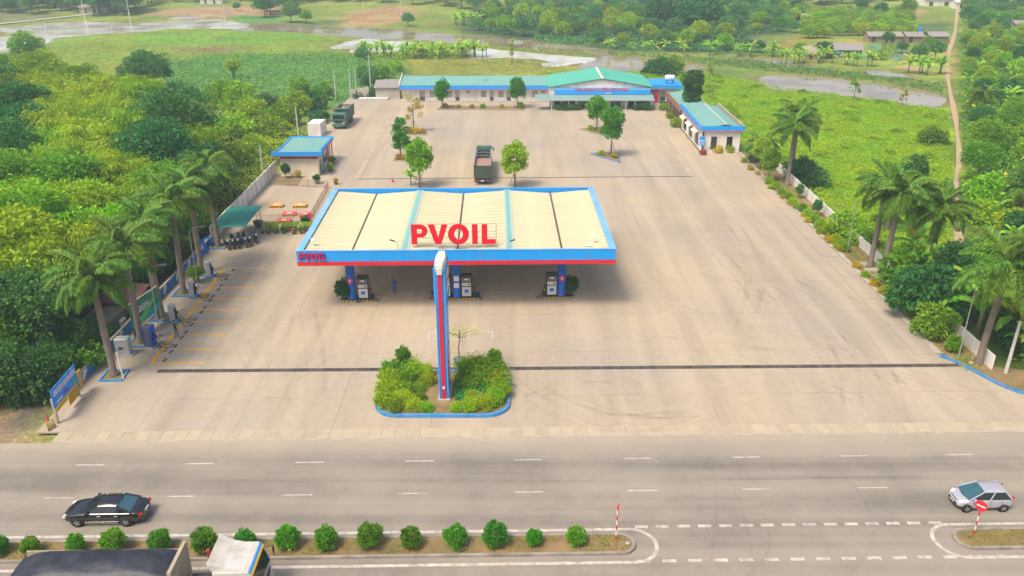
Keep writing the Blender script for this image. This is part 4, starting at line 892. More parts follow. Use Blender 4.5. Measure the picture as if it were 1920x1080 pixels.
def add_wheel(parent, ms, x, y, z):
    wv = bpy.data.objects.new('wheel', ms[0]); COL.objects.link(wv); wv.parent = parent; wv.location = (x, y, z)
    obj('rim', ms[1], wv); return wv
def sect(x, hw, z0, zb, zd):
    h = [(hw * .8, z0), (hw * .97, z0 + .08), (hw, (z0 + zb) * .5), (hw * .985, zb - .05), (hw * .9, zb + (zd - zb) * .55), (hw * .5, zd - .01)]
    return [(x, -a, z) for a, z in h] + [(x, a, z) for a, z in h[::-1]]
def make_car(name, label, paint, body, base, roof, zb, zr, wheels, wr, loc, rz, sedan, trim):
    t = thing(name, label, 'car', loc, rz)
    bd = MB(); bd.loft([sect(*s_) for s_ in body]); bo = bd.build('body', paint, t, True)
    md = bo.modifiers.new('s', 'SUBSURF'); md.levels = 1; md.render_levels = 2
    hb = base[2]; hr = roof[2]; (xr, xf), (rr, rf_) = base[:2], roof[:2]
    gl = MB(); n = 5
    def quad(p): return [tuple(q) for q in p]
    A = Vector((xr, -hb, zb)); B = Vector((xf, -hb, zb)); C_ = Vector((rf_, -hr, zr)); D = Vector((rr, -hr, zr)); my = lambda v: Vector((v.x, -v.y, v.z))
    bx_, fx_ = Vector((xr - .12, 0, zb - .02)), Vector((xf + .14, 0, zb - .02))
    ins = .93
    # glass shells
    MB().add([A, B, C_, D], [(0, 1, 2, 3)]).add([my(A), my(B), my(C_), my(D)], [(3, 2, 1, 0)]).build('side_glass', GLASS, t)
    MB().add([B, fx_, my(B), my(C_), (rf_ + .06, 0, zr + .02), C_], [(0, 1, 4, 5), (1, 2, 3, 4)]).build('windscreen', SKYGL if not sedan else GLASS, t)
    MB().add([A, bx_, my(A), my(D), (rr - .06, 0, zr + .02), D], [(5, 4, 1, 0), (4, 3, 2, 1)]).build('rear_window', SKYGL, t)
    rp = MB(); rows = []
    for i in range(7):
        x = rr - .08 + (rf_ - rr + .16) * i / 6; zt = zr + .045 * math.sin(PI * i / 6) + .005
        rows.append([(x, -hr - .05, zr - .05), (x, -hr - .02, zt), (x, -hr * .5, zt + .04), (x, 0, zt + .05), (x, hr * .5, zt + .04), (x, hr + .02, zt), (x, hr + .05, zr - .05)])
    rp.loft(rows, closed=False, cap=False); ro = rp.build('roof', paint, t, True)
    for s_ in (-1, 1):
        f = (lambda v: v) if s_ < 0 else my
        off = Vector((0, s_ * .012, 0))
        for p, q, w_ in ((B, C_, .045), (A, D, .07)): MB().tube([f(p) + off, f(q) + off], w_, 6).build('pillar', paint, t)
        for k in trim['b']:
            p = A.lerp(B, k[0]); q = D.lerp(C_, k[1]); MB().tube([f(p) + off, f(q) + off], .04, 4).build('door_pillar', paint if not sedan else CHROME, t)
        if sedan: MB().tube([f(A) + off * 2, f(B) + off * 2], .022, 4).build('window_trim', CHROME, t); MB().tube([f(A) + off * 2, f(D) + off * 2, f(C_) + off * 2, f(B) + off * 2], .018, 4).build('window_trim', CHROME, t); MB().box(wheels[1] + .5, wheels[0] - .5, s_ * .955 - .012, s_ * .955 + .012, .27, .32).build('sill_trim', CHROME, t)
        hwm = max(b_[1] for b_ in body)
        for x in trim['h']: MB().box(x - .11, x + .11, s_ * hwm * .985 - .02, s_ * hwm * .985 + .02, zb - .18, zb - .145).build('door_handle', CHROME if sedan else paint, t)
        for x in trim['d']: MB().box(x - .008, x + .008, s_ * hwm - .008, s_ * hwm + .006, .32, zb - .06).build('door_gap', BLACK, t)
        MB().obox((xf - .28, s_ * (hb + .16), zb + .08), (.16, .22, .15), (0, 0, 0)).build('mirror', paint, t)
        for x in wheels:
            MB().lathe([(.01, 0), (wr * 1.16, 0), (wr * 1.16, .02), (.01, .02)], 20, (x, s_ * (hwm - .055) + (0.01 if s_ < 0 else .03), wr + .01), axis='y').build('wheel_arch', BLACK, t)
    ms = wheel_mesh(wr, .22); hwm = max(b_[1] for b_ in body)
    for x in wheels:
        for s_ in (-1, 1): add_wheel(t, ms, x, s_ * (hwm - .075), wr)
    return t, bo
sed_body = [(-2.60, .66, .48, .74, .78), (-2.54, .82, .34, .90, .97), (-2.2, .92, .25, .99, 1.07), (-1.7, .95, .22, 1.0, 1.09), (-.6, .95, .2, .98, 1.04), (.6, .95, .2, .97, 1.02), (1.1, .95, .2, .96, 1.04), (1.8, .94, .22, .90, .98), (2.3, .88, .27, .78, .86), (2.56, .74, .36, .66, .72), (2.62, .6, .42, .6, .64)]
t, bo = make_car('black_sedan', 'black luxury sedan with chrome window trim driving along the road', CARBLK, sed_body, (-1.95, 1.15, .86), (-.98, .18, .64), .99, 1.44, (1.62, -1.52), .35, (-25.95, 42.78, -.03), PI + RZ, True, {'b': [(.47, .43)], 'h': (.15, -.95), 'd': (1.0, -.12, -1.2)})
t.scale = (.97, .97, .97)
for s_ in (-1, 1):
    MB().obox((-2.45, s_ * .70, .84), (.2, .36, .15), (0, 0, s_ * .35)).build('tail_light', LAMPR, t); MB().obox((2.42, s_ * .66, .70), (.24, .3, .13), (0, .3, -s_ * .4)).build('headlight', LAMPW, t)
MB().obox((-2.6, 0, .76), (.04, .5, .13)).build('number_plate', WHITE, t); MB().obox((-2.58, 0, .40), (.06, 1.4, .05)).build('bumper_trim', CHROME, t)
MB().obox((2.60, 0, .62), (.05, .7, .18), (0, .1, 0)).build('grille', CHROME, t)
MB().lathe([(.05, 0), (.09, .02), (.02, .08)], 8, (-1.05, 0, 1.47)).build('roof_antenna', BLACK, t)
hat_body = [(-1.80, .62, .42, .80, .86), (-1.74, .76, .32, .92, .98), (-1.4, .80, .24, .94, 1.0), (-.6, .80, .2, .93, .98), (.3, .80, .2, .91, .97), (.85, .80, .2, .90, 1.0), (1.3, .78, .22, .82, .90), (1.62, .70, .28, .68, .76), (1.77, .56, .36, .58, .64), (1.81, .46, .40, .55, .6)]
t, bo = make_car('silver_hatchback', 'small silver hatchback car passing behind the no-entry sign', CARSIL, hat_body, (-1.66, 1.16, .75), (-1.18, .12, .55), .94, 1.45, (1.2, -1.18), .3, (30.7, 44.08, -.03), PI + RZ, False, {'b': [(.52, .48)], 'h': (.1, -.72), 'd': (.85, -.25, -1.0)})
for s_ in (-1, 1):
    MB().obox((-1.7, s_ * .68, .98), (.1, .13, .3), (0, 0, s_ * .3)).build('tail_light', LAMPR, t); MB().obox((1.52, s_ * .56, .72), (.3, .24, .12), (0, .45, -s_ * .55)).build('headlight', LAMPW, t)
    MB().lathe([(.02, 0), (.07, 0), (.07, .02)], 10, (1.72, s_ * .5, .42), axis='x').build('fog_lamp', LAMPW, t)
MB().obox((1.80, 0, .46), (.05, .86, .2), (0, .1, 0)).build('grille', BLACK, t); MB().obox((1.835, 0, .47), (.02, .46, .1), (0, .1, 0)).build('number_plate', WHITE, t); MB().obox((1.72, 0, .66), (.05, .7, .05), (0, .4, 0)).build('bonnet_grille', BLACK, t)
# ---- trucks
TRW = wheel_mesh(.5, .3)
def truck_wheels(t, xs, tw, r=.5):
    for x in xs:
        for s_ in (-1, 1): add_wheel(t, TRW, x, s_ * tw, r)
def cab(t, x0, x1, hw, z0, z1, paint, rake=.18, smooth=False):
    """box cab facing +X with screen, side windows, bumper and lamps"""
    c = MB(); pr = [(x0, z0), (x1, z0), (x1 + .02, z0 + .9), (x1 - rake, z1 - .12), (x1 - rake - .2, z1), (x0 + .05, z1)]
    c.loft([[(x, -hw, z) for x, z in pr], [(x, -hw * .0, z) for x, z in pr], [(x, hw, z) for x, z in pr]]); cb = c.build('cab', paint, t)
    zs0, zs1 = z0 + 1.0, z1 - .28; f = lambda z: x1 + .02 - (rake + .02) * (z - z0 - .9) / (z1 - .12 - z0 - .9) + .012
    MB().add([(f(zs0), -hw * .9, zs0), (f(zs0), hw * .9, zs0), (f(zs1), hw * .86, zs1), (f(zs1), -hw * .86, zs1)], [(0, 1, 2, 3)]).build('windscreen', GLASS, cb)
    for s_ in (-1, 1):
        MB().box(x1 - 1.05, x1 - .3, s_ * (hw + .004) - .004, s_ * (hw + .004) + .004, zs0 + .02, zs1).build('side_window', GLASS, cb)
        MB().obox((x1 + .03, s_ * hw * .74, z0 + .28), (.08, .36, .16)).build('headlight', LAMPW, cb)
        MB().tube([(x1 - .15, s_ * hw, z1 - .4), (x1 + .18, s_ * (hw + .22), z1 - .45), (x1 + .18, s_ * (hw + .22), z0 + 1.0)], .025, 5).build('mirror_arm', BLACK, cb); MB().obox((x1 + .17, s_ * (hw + .22), z1 - .75), (.06, .18, .4)).build('mirror', BLACK, cb)
    MB().bbox(x1 - .2, x1 + .14, -hw, hw, z0 - .35, z0 + .12, .04).build('bumper', paint, cb)
    MB().box(x1 + .005, x1 + .04, -hw * .7, hw * .7, z0 + .3, z0 + .75).build('grille', BLACK, cb)
    return cb
# tarped tipper in the near lane
TARP = MAT('dark_tarpaulin', (.022, .025, .038), .45, .3, 1.0, bump=.6, dirt=(.05, .05, .06), dirt_amt=.6, dirt_scale=2)
tt = thing('tarped_tipper_truck', 'tipper truck with dark tarpaulin over its load and dirty white cab', 'truck', (-20.5, 35.5, -.03), RZ)
WCAB = MAT('dirty_white_cab', (.62, .60, .56), .45, .1, .9, dirt=(.36, .30, .20), dirt_amt=.8, dirt_scale=.9)
cb = cab(tt, 4.35, 6.75, 1.25, .95, 3.15, WCAB, .3)
MB().add([(4.4, -1.2, 3.15), (4.4, 1.2, 3.15), (4.15, 1.22, 3.75), (4.15, -1.22, 3.75), (6.1, -1.1, 3.16), (6.1, 1.1, 3.16), (5.0, 1.1, 3.42), (5.0, -1.1, 3.42)], [(0, 3, 2, 1), (3, 7, 6, 2), (7, 4, 5, 6), (0, 4, 7, 3), (1, 2, 6, 5)]).build('roof_fairing', WCAB, cb)
for k, (a, mt) in enumerate(((6.32, BLUE), (6.42, YELLOW))): MB().obox((a + .06, 0, 3.08 - k * .09), (.14, 2.44, .03), (0, .7, 0)).build('visor_stripe', mt, cb)
MB().box(-7.0, 6.2, -.45, .45, .6, .95).build('chassis', DARK, tt); truck_wheels(tt, (5.4, 3.6, -4.3, -5.6), 1.0)
bedm = MAT('beige_truck_bed', (.40, .33, .24), .7, .15, .8, dirt=(.2, .14, .09), dirt_amt=.6)
MB().box(2.0, 2.2, -1.28, 1.28, 1.0, 3.25).build('bed_front', bedm, tt)
MB().add([(1.9, -1.3, 3.15), (3.3, -1.3, 3.35), (3.3, 1.3, 3.35), (1.9, 1.3, 3.15), (1.9, -1.3, 3.25), (3.3, -1.3, 3.45), (3.3, 1.3, 3.45), (1.9, 1.3, 3.25)], [(3, 2, 1, 0), (4, 5, 6, 7), (0, 1, 5, 4), (1, 2, 6, 5), (2, 3, 7, 6), (3, 0, 4, 7)])
mb = MB(); mb.box(-6.8, 1.98, -1.28, -1.2, 1.0, 2.7); mb.box(-6.8, 1.98, 1.2, 1.28, 1.0, 2.7); mb.box(-6.8, -6.7, -1.2, 1.2, 1.0, 2.4); mb.box(-6.8, 2.0, -1.2, 1.2, .96, 1.05); mb.build('bed_side', bedm, tt)
tp = MB(); nx_, ny_ = 30, 10; pts = []
for i in range(nx_ + 1):
    for j in range(ny_ + 1):
        u, v_ = i / nx_, j / ny_ * 2 - 1; x = -6.95 + 9.0 * u; z = 2.72 + .45 * (1 - v_ * v_) * min(1, u * 4) * min(1, (1.02 - u) * 6) - .5 * max(0, .16 - u) * 4 + .05 * math.sin(9 * u + 3 * v_) * math.cos(5 * v_ + 7 * u) + rnd.uniform(-.015, .015)
        if abs(v_) > .95: z -= .35
        pts.append((x, v_ * 1.36, z))
tp.add(pts, [(i * (ny_ + 1) + j, (i + 1) * (ny_ + 1) + j, (i + 1) * (ny_ + 1) + j + 1, i * (ny_ + 1) + j + 1) for i in range(nx_) for j in range(ny_)]); tp.build('tarpaulin', TARP, tt, True)
MB().tube([(3.5, .9, 1.0), (3.5, .9, 2.7), (3.45, .9, 2.9)], .13, 8).build('exhaust_stack', MAT('red_cylinder', (.35, .05, .03), .5), tt)
MB().bbox(2.5, 4.2, -.9, .7, .95, 1.5, .05).build('gearbox_cover', DARK, tt)
# green dump truck parked far left
GRT = MAT('green_truck_paint', (.035, .15, .10), .5, .1, 1, dirt=(.2, .2, .14), dirt_amt=.45); GRY2 = MAT('grey_green_bed', (.17, .20, .16), .7, .15, 1, dirt=(.3, .27, .2), dirt_amt=.5)
gt = thing('green_dump_truck', 'green dump truck facing the camera, parked at the far left edge of the yard', 'truck', (-32.0, 156.6, 0), -PI / 2 - .02)
cab(gt, 2.2, 4.2, 1.2, .9, 2.9, GRT, .15); MB().box(-4.2, 3.9, -.45, .45, .6, .95).build('chassis', DARK, gt); truck_wheels(gt, (3.2, -1.6, -2.9), 1.0)
mb = MB(); mb.box(-4.3, 1.9, -1.25, -1.15, 1.1, 3.2); mb.box(-4.3, 1.9, 1.15, 1.25, 1.1, 3.2); mb.box(1.8, 1.9, -1.15, 1.15, 1.1, 3.4); mb.box(-4.3, -4.2, -1.15, 1.15, 1.1, 3.0); mb.box(-4.2, 1.8, -1.15, 1.15, 1.05, 1.15); mb.build('dump_bed', GRY2, gt)
for k in range(7):
    for s_ in (-1, 1): MB().box(-4.1 + k * .95, -4.0 + k * .95, s_ * 1.29 - .04, s_ * 1.29 + .04, 1.1, 3.2).build('bed_rib', GRT, gt)
MB().box(1.5, 2.6, -1.25, 1.25, 3.3, 3.42).build('cab_guard', GRT, gt)
ld = MB(); ld.add([(-4.1, -1.1, 2.5), (1.7, -1.1, 2.5), (1.7, 1.1, 2.5), (-4.1, 1.1, 2.5), (-1.2, 0, 3.2)], [(0, 1, 4), (1, 2, 4), (2, 3, 4), (3, 0, 4)]); ld.build('load', MAT('gravel_load', (.30, .23, .18), .95, .3, 3, bump=.5), gt)
# dark green cargo truck seen from behind
ct = thing('open_cargo_truck', 'dark green open-topped cargo truck seen from behind in mid yard', 'truck', (-4.33, 122.7, 0), PI / 2)
DGT = MAT('dark_green_tailgate', (.04, .075, .05), .6, .15, 1, dirt=(.10, .10, .07), dirt_amt=.5); BEDF = MAT('worn_bed_floor', (.36, .20, .15), .8, .2, 1)
cab(ct, 4.3, 6.2, 1.15, .9, 2.95, GRT, .15); MB().box(-5.8, 6.0, -.45, .45, .6, .95).build('chassis', DARK, ct); truck_wheels(ct, (5.0, -3.2, -4.5), .95)
MB().box(-6.0, 4.0, -1.2, 1.2, 1.0, 1.12).build('bed_floor', BEDF, ct)
for s_ in (-1, 1):
    MB().box(-6.0, 4.0, s_ * 1.2 - .04, s_ * 1.2 + .04, 1.12, 2.95).build('bed_side', GRY2, ct); MB().box(-6.0, 4.0, s_ * 1.2 - .07, s_ * 1.2 + .07, 2.952, 3.05).build('bed_rail', STEEL, ct)
    MB().obox((-5.2 + 8.2, s_ * 1.08, 2.5), (2.4, .08, .8), (0, .2, 0)).build('rolled_tarp', CREAM, ct)
tg = MB().box(-6.08, -6.0, -1.16, 1.16, 1.0, 2.9).build('tailgate', DGT, ct)
for y in (-1.15, -.4, .4, 1.15): MB().box(-6.12, -6.082, y - .04, y + .04, 1.0, 2.9).build('tailgate_rib', DGT, tg)
MB().box(3.9, 4.0, -1.16, 1.16, 1.12, 3.1).build('headboard', DGT, ct)
for x in (-1.0, 1.0, 3.0): MB().tube([(x, -1.18, 3.0), (x, 0, 3.12), (x, 1.18, 3.0)], .035, 5).build('roof_bow', STEEL, ct)
MB().box(-5.9, -.2, -1.1, 1.1, 1.13, 2.45).build('load', BEDF, ct); MB().box(-.1, 3.7, -1.0, 1.0, 1.13, 1.6).build('folded_sheet', MAT('dark_sheet', (.07, .07, .08), .7, .3, 2, bump=.5), ct)
rb = MB().box(-6.1, -5.9, -1.15, 1.15, .45, .85).build('rear_bumper', DARK, ct); MB().box(-6.115, -6.102, -.22, .22, .58, .74).build('number_plate', WHITE, rb)
for s_ in (-1, 1): MB().box(-6.12, -6.102, s_ * .85 - .18, s_ * .85 + .18, .58, .74).build('tail_light', LAMPR, rb)
# ---- road signs on the medians
def no_entry(label, loc, rz, h=2.55):
    t = thing('no_entry_sign', label, 'sign', loc, rz, 'no-entry signs on the medians')
    for k in range(7):
        MB().lathe([(.045, k * h / 7), (.045, (k + 1) * h / 7)], 10).build('pole_band', RED if k % 2 == 0 else WHITE, t)
    d = MB().lathe([(.01, -.012), (.36, -.012), (.36, .012), (.01, .012)], 28, (0, -.06, h - .32), axis='y').build('disc', RED, t)
    MB().box(-.25, .25, -.084, -.074, h - .37, h - .27).build('white_bar', WHITE, d); return t
no_entry('round red no-entry sign on striped pole at the nose of the right median', (28.8, 41.0, .1), R(-48))
no_entry('no-entry sign seen nearly edge-on at the right end of the long median', (6.42, 40.5, .1), R(80), 2.7)
x, y = 4.98, 40.5; tag(MB().tube([(0, 0, 0), (.02, 0, 1.4)], .02, 6).build('marker_post', STEEL, loc=(x, y, .1)), 'thin plain metal stake on the long median beside the last shrub', 'post')
# ================================================================ LEFT SIDE: chargers, wall, signs, shed
# yellow charging bays
S3 = lambda x, y: G(x / 3, 360 + y / 3)
bm = struct(bpy.data.objects.new('bay_markings', None)); COL.objects.link(bm)
for xa, xb, y in ((848, 1145, 965), (985, 1220, 883), (1050, 1260, 803), (1075, 1300, 729), (1095, 1350, 662), (1135, 1395, 600), (1160, 1430, 540), (1290, 1475, 482), (1250, 1500, 430)):
    strip([S3(xa, y), S3((xa + xb) / 2, y - .5), S3(xb, y - 1)], .2, .0092).build('bay_line', PAINTY, bm)
strip([S3(855, 962), S3(940, 850), S3(1050, 708), S3(1130, 605), S3(1190, 525), S3(1265, 430)], .32, .0095).build('bay_line', PAINTY, bm)
ws = None
stops = [(928, 947), (963, 900), (988, 868), (1022, 822), (1046, 790), (1080, 747), (1102, 718), (1133, 677), (1152, 650), (1183, 611), (1198, 587), (1228, 550), (1244, 526), (1270, 492), (1282, 470), (1310, 440)]
wme = MB().bbox(-.28, .28, -.08, .08, 0, .1, .025).mesh('wheel_stop', MAT('wheel_stop_rubber', (.15, .11, .09), .8, .2, 4))
for i, (x, y) in enumerate(stops):
    gx_, gy_ = S3(x, y); tag(obj('wheel_stop', wme, None, (gx_, gy_, .006), R(86)), (['wheel stop nearest the road', 'second wheel stop', 'third wheel stop', 'fourth wheel stop', 'fifth wheel stop', 'sixth wheel stop', 'seventh wheel stop', 'eighth wheel stop', 'ninth wheel stop', 'tenth wheel stop', 'eleventh wheel stop', 'twelfth wheel stop', 'thirteenth wheel stop', 'fourteenth wheel stop', 'fifteenth wheel stop', 'farthest wheel stop'][i] + ' in the black row along the yellow charging bays'), 'wheel stop', 'wheel stops along the charging bays')
# low blue wall
WB = MAT('blue_wall_paint', (.02, .19, .52), .7, .12, .8, dirt=(.1, .18, .3), dirt_amt=.5)
lw = thing('low_blue_wall', 'low wall painted blue with white slanted bands along the left boundary', 'wall', (-35.85, 57.6, -.1), PI / 2)
for k in range(10):
    x0 = k * 3.5; pn = MB().box(x0, x0 + 3.48, -.09, .09, 0, 1.05).build('wall_panel', WB, lw)
    MB().add([(x0 + 2.3, -.095, .35), (x0 + 2.5, -.095, .05), (x0 + 3.3, -.095, .75), (x0 + 3.2, -.095, 1.0), (x0 + 2.6, -.095, 1.0)], [(0, 1, 2, 3, 4)]).build('white_band', WHITE, pn)
    for q in (.2, 1.9): MB().box(x0 + q, x0 + q + .06, -.14, -.092, .0, 1.0).build('fin', WB, pn)
MB().box(0, 35.1, -.13, .13, 1.052, 1.12).build('coping', CONC, lw)
# tall white boundary wall further back
ww = thing('white_boundary_wall', 'tall white panel wall along the left edge behind the motorbike shed', 'wall', (-36.0, 93.0, -.2), PI / 2)
for k in range(14): MB().box(k * 2.1, k * 2.1 + 2.02, -.07, .07, 0, 2.2).build('wall_panel', WALLW, ww); MB().box(k * 2.1 + 2.02, k * 2.1 + 2.1, -.1, .1, 0, 2.3).build('wall_post', CONC, ww)
# palm planter squares come with the palms; chargers
CHG = MAT('charger_grey', (.44, .45, .47), .4, .05, 1); CHB = MAT('charger_blue', (.015, .10, .62), .35, .05, 1)
def charger(label, loc, h=1.75, big=False):
    t = thing('ev_charger', label, 'charger', loc, PI / 2 - .12, 'car chargers along the bays')
    w_ = .85 if big else .5
    MB().bbox(-w_ / 2 - .15, w_ / 2 + .15, -.5, .4, 0, .16, .03).build('plinth', CONC if big else KERBBLUE, t)
    MB().bbox(-w_ / 2, w_ / 2, -.32, .28, .16, h + .16, .05).build('cabinet', CHG if not big else MAT('charger_dark_side', (.12, .12, .15), .4), t)
    if big: MB().bbox(-w_ / 2 - .03, w_ / 2 + .03, -.40, -.322, .16, h + .17, .02).build('front_panel', CHB, t); MB().bbox(-w_ / 2 - .02, w_ / 2 + .02, .282, .34, .16, h + .17, .02).build('rear_panel', CHB, t)
    else: MB().box(-w_ / 2 + .04, w_ / 2 - .04, -.335, -.322, .3, 1.5).build('front_panel', BLACK, t)
    y0 = -.41 if big else -.34
    MB().box(-.16, .16, y0 - .012, y0, 1.15, 1.5).build('screen', GLASS, t)
    for s_ in (-1, 1):
        MB().bbox(s_ * w_ * .3 - .06, s_ * w_ * .3 + .06, y0 - .16, y0, .85, 1.1, .02).build('plug_holder', BLACK, t)
        l_ = rnd.uniform(.9, 1.7); k_ = rnd.uniform(.3, .8)
        P = [(s_ * w_ * .3, y0 - .1, .95), (s_ * (w_ * .3 + .08), y0 - .35, .5), (s_ * (w_ * .3 + .2), y0 - .7, .06), (s_ * (w_ * .4 + k_), y0 - l_ * .9, .03), (s_ * (w_ * .3 + k_ * .8), y0 - l_ * 1.25, .03), (s_ * .1, y0 - l_ * 1.1, .03), (s_ * .12, y0 - .5, .03), (s_ * w_ * .25, y0 - .12, .4), (s_ * w_ * .2, y0, .7)]
        MB().tube(smooth3(P), .026, 5).build('cable', BLACK, t, True)
    return t
def smooth3(P, k=4):
    P = [np.array(p, float) for p in P]; out = []
    for i in range(len(P) - 1):
        a, b_, c, d = P[max(i - 1, 0)], P[i], P[i + 1], P[min(i + 2, len(P) - 1)]
        for j in range(k):
            t = j / k; out.append(tuple(.5 * (2 * b_ + (c - a) * t + (2 * a - 5 * b_ + 4 * c - d) * t * t + (3 * b_ - 3 * c + d - a) * t ** 3)))
    return out + [tuple(P[-1])]
charger('large blue car charger with black cables, nearest of the charger row', (-32.6, 66.2, .004), 1.95, True)
charger('slim grey car charger behind the person at the bays', (-32.45, 71.3, .004), 1.72)
charger('slim grey car charger between the leafy pot and a palm trunk', (-32.66, 77.1, .004), 1.66)
charger('slim grey car charger farthest along the bays', (-32.74, 82.4, .004), 1.62)
pc = thing('power_cabinet', 'pale grey electrical cabinet behind the nearest left palm trunk', 'cabinet', (-34.3, 64.7, .004), .05)
MB().bbox(-.75, .85, -.5, .5, 0, .14, .03).build('plinth', CONC, pc); MB().bbox(-.6, .6, -.4, .4, .14, 1.7, .04).build('cabinet', GREY, pc); MB().box(.601, .612, -.3, .3, .3, 1.55).build('door', CHG, pc); MB().box(-.3, .1, -.412, -.402, .7, .95).build('vent', DARK, pc)
# green billboard
GBD = MAT('billboard_green', (.02, .16, .06), .5, .35, .9, dirt=(.02, .36, .22), dirt_amt=.9, dirt_scale=.7); GB2 = MAT('billboard_teal', (.02, .38, .30), .5, .15, 1.2)
bb_ = thing('green_billboard', 'green advertising billboard on posts beside the left palms', 'billboard', (-34.6, 67.6, 0), PI / 2 - .2)
for x in (.25, 4.0): MB().box(x - .07, x + .07, .06, .2, 0, 3.5).build('post', DARK, bb_)
pn = MB().box(0, 4.3, -.04, .05, 1.15, 3.5).build('panel', GBD, bb_)
MB().add([(0.02, -.046, 1.17), (4.28, -.046, 1.17), (4.28, -.046, 2.05), (2.4, -.046, 1.75), (.02, -.046, 1.95)], [(0, 1, 2, 3, 4)]).build('swoosh', GB2, pn)
MB().add([(.02, -.052, 1.17), (1.6, -.052, 1.17), (3.6, -.052, 2.5), (3.2, -.052, 2.7)], [(0, 1, 2, 3)]).build('light_streak', MAT('billboard_light_green', (.12, .55, .16), .5), pn)
flat_text('V-GREEN', .62, WHITE, pn, (1.6, -.056, 2.55), 2.3)
for k, z in enumerate((1.55, 2.2)): MB().box(.3 + k * .5, 1.3 + k * .8, -.058, -.05, z, z + .12).build('text_line', WHITE, pn)
MB().box(-.05, 4.35, -.06, .07, 3.5, 3.56).build('top_rail', CREAM, bb_)
# blue banner and yellow boards at the roadside
bn = thing('roadside_banner', 'blue banner with white lettering above yellow boards at the roadside, bottom left', 'banner', (-34.75, 53.7, -.05), PI / 2 + .06)
for x in (0.0, 3.9): MB().bbox(x - .1, x + .1, -.1, .1, 0, 2.2, .02).build('post', CONC, bn)
BNB = MAT('banner_blue', (.02, .26, .80), .5, .06, 1); YB = MAT('yellow_board', (.66, .50, .03), .6, .12, 1)
pn = MB().box(-.2, 4.0, -.16, -.11, 1.45, 3.0).build('blue_panel', BNB, bn)
flat_text('KHU DỊCH VỤ ĂN UỐNG', .62, WHITE, pn, (1.95, -.175, 2.5), 3.7); MB().box(.3, 1.3, -.172, -.162, 1.65, 1.78).build('text_line', WHITE, pn); MB().box(1.5, 2.3, -.172, -.162, 1.7, 1.95).build('logo_block', MAT('purple_print', (.12, .04, .4), .5), pn); MB().box(3.0, 3.7, -.172, -.162, 1.7, 1.95).build('green_print', MAT('green_print', (.05, .5, .1), .5), pn)
for x0, x1, z0, z1 in ((-.1, 1.9, 1.0, 1.44), (2.0, 3.75, .35, 1.44), (4.1, 4.7, .7, 2.2)):
    yb = MB().box(x0, x1, -.15, -.11, z0, z1).build('yellow_board', YB, bn)
    for k in range(int((z1 - z0) / .22)): MB().box(x0 + .1, x1 - .1, -.158, -.152, z0 + .08 + k * .22, z0 + .17 + k * .22).build('text_line', RED if k % 2 else MAT('orange_print', (.6, .2, .02), .5), yb)
bs = thing('leaning_board', 'small yellow and white board leaning at the foot of the banner post', 'board', (-34.85, 52.95, -.08), 1.25); bs.scale = (.72, .72, .72)
MB().obox((0, 0, .75), (1.0, .05, .7), (-.25, 0, 0)).build('yellow_panel', YB, bs); pn = MB().obox((0, -.14, .24), (1.0, .05, .4), (-.25, 0, 0)).build('lower_panel', BROWN, bs)
for k in range(2): MB().obox((0, -.17, .16 + .15 * k), (.8, .02, .06), (-.25, 0, 0)).build('text_line', WHITE, pn)
flat_text('TÁ', .5, WHITE, bs, (0, -.045, .78), .6, rot=(PI / 2 - .25, 0, 0))
x, y = G(90, 790); cn = thing('traffic_cone', 'faded red traffic cone by the roadside board, bottom left', 'cone', (x, y, -.1)); MB().box(-.2, .2, -.2, .2, 0, .04).build('base', BLACK, cn); MB().lathe([(.17, .04), (.03, .75)], 12).build('cone_body', MAT('faded_red', (.5, .10, .05), .6), cn)
# lamp posts, pale poles
def lamp(label, x, y, h, arm=1.0, head=True, lean=0.0, mat=None, r=.06):
    t = thing('lamp_post', label, 'lamp post', (x, y, 0), 0, 'tall lamp posts on both sides')
    MB().tube([(0, 0, 0), (0, 0, .5), (lean, 0, h)], [r * 1.5, r, r * .7], 8).build('pole', mat or STEEL, t)
    MB().lathe([(r * 3, 0), (r * 3, .03), (r * 1.5, .04)], 8).build('base_plate', DARK, t)
    if head:
        MB().tube([(lean, 0, h - .02), (lean + arm * .4, 0, h + .3), (lean + arm, 0, h + .45)], r * .5, 6).build('arm', mat or STEEL, t)
        MB().obox((lean + arm * 1.3, 0, h + .5), (.75, .26, .1), (0, -.1, 0)).build('lamp_head', GREY, t)
    return t
lamp('tall grey lamp post in front of the green billboard', -32.6, 68.4, 6.6)
lamp('tall grey lamp post beside the leafy pot by the chargers', -33.05, 79.7, 6.2)
lamp('tall grey lamp post by the blue kerb at the right entrance', 39.35, 64.2, 6.9, -1.0, False)
lamp('tall grey lamp post beside the right wall, before the paired palms', 38.75, 89.1, 6.4, -1.0, False)
lamp('tall grey lamp post at the far end of the right planting strip', 37.75, 121.3, 5.8, -1.0, False)
lamp('pale pole standing at the corner of the walled play yard', -35.5, 117.2, 4.4, 0, False)
pt = thing('utility_pole', 'white concrete pole with rusty top at the right edge of the entrance', 'pole', (41.9, 61.3, 0), 0)
MB().tube([(0, 0, 0), (.05, 0, 5.0)], [.16, .11], 8).build('shaft', MAT('pole_concrete', (.60, .57, .52), .8, .1, 1), pt); MB().tube([(.05, 0, 5.0), (.08, 0, 7.2)], .1, 6).build('rusty_top', MAT('rusty_steel', (.22, .06, .03), .8, .3, 2), pt)
for (px_, py_, h, lab) in ((232, 712, 2.6, 'short white post leaning by the nearest left palm planter'), (403, 507, 2.9, 'short white post by the farthest charger')):
    x, y = G(px_, py_); tag(MB().tube([(0, 0, 0), (-.12, 0, h)], .055, 8).build('white_post', WHITE, loc=(x, y, 0)), lab, 'post', 'white posts by the chargers')
x, y = G(1727, 672 + 20); 
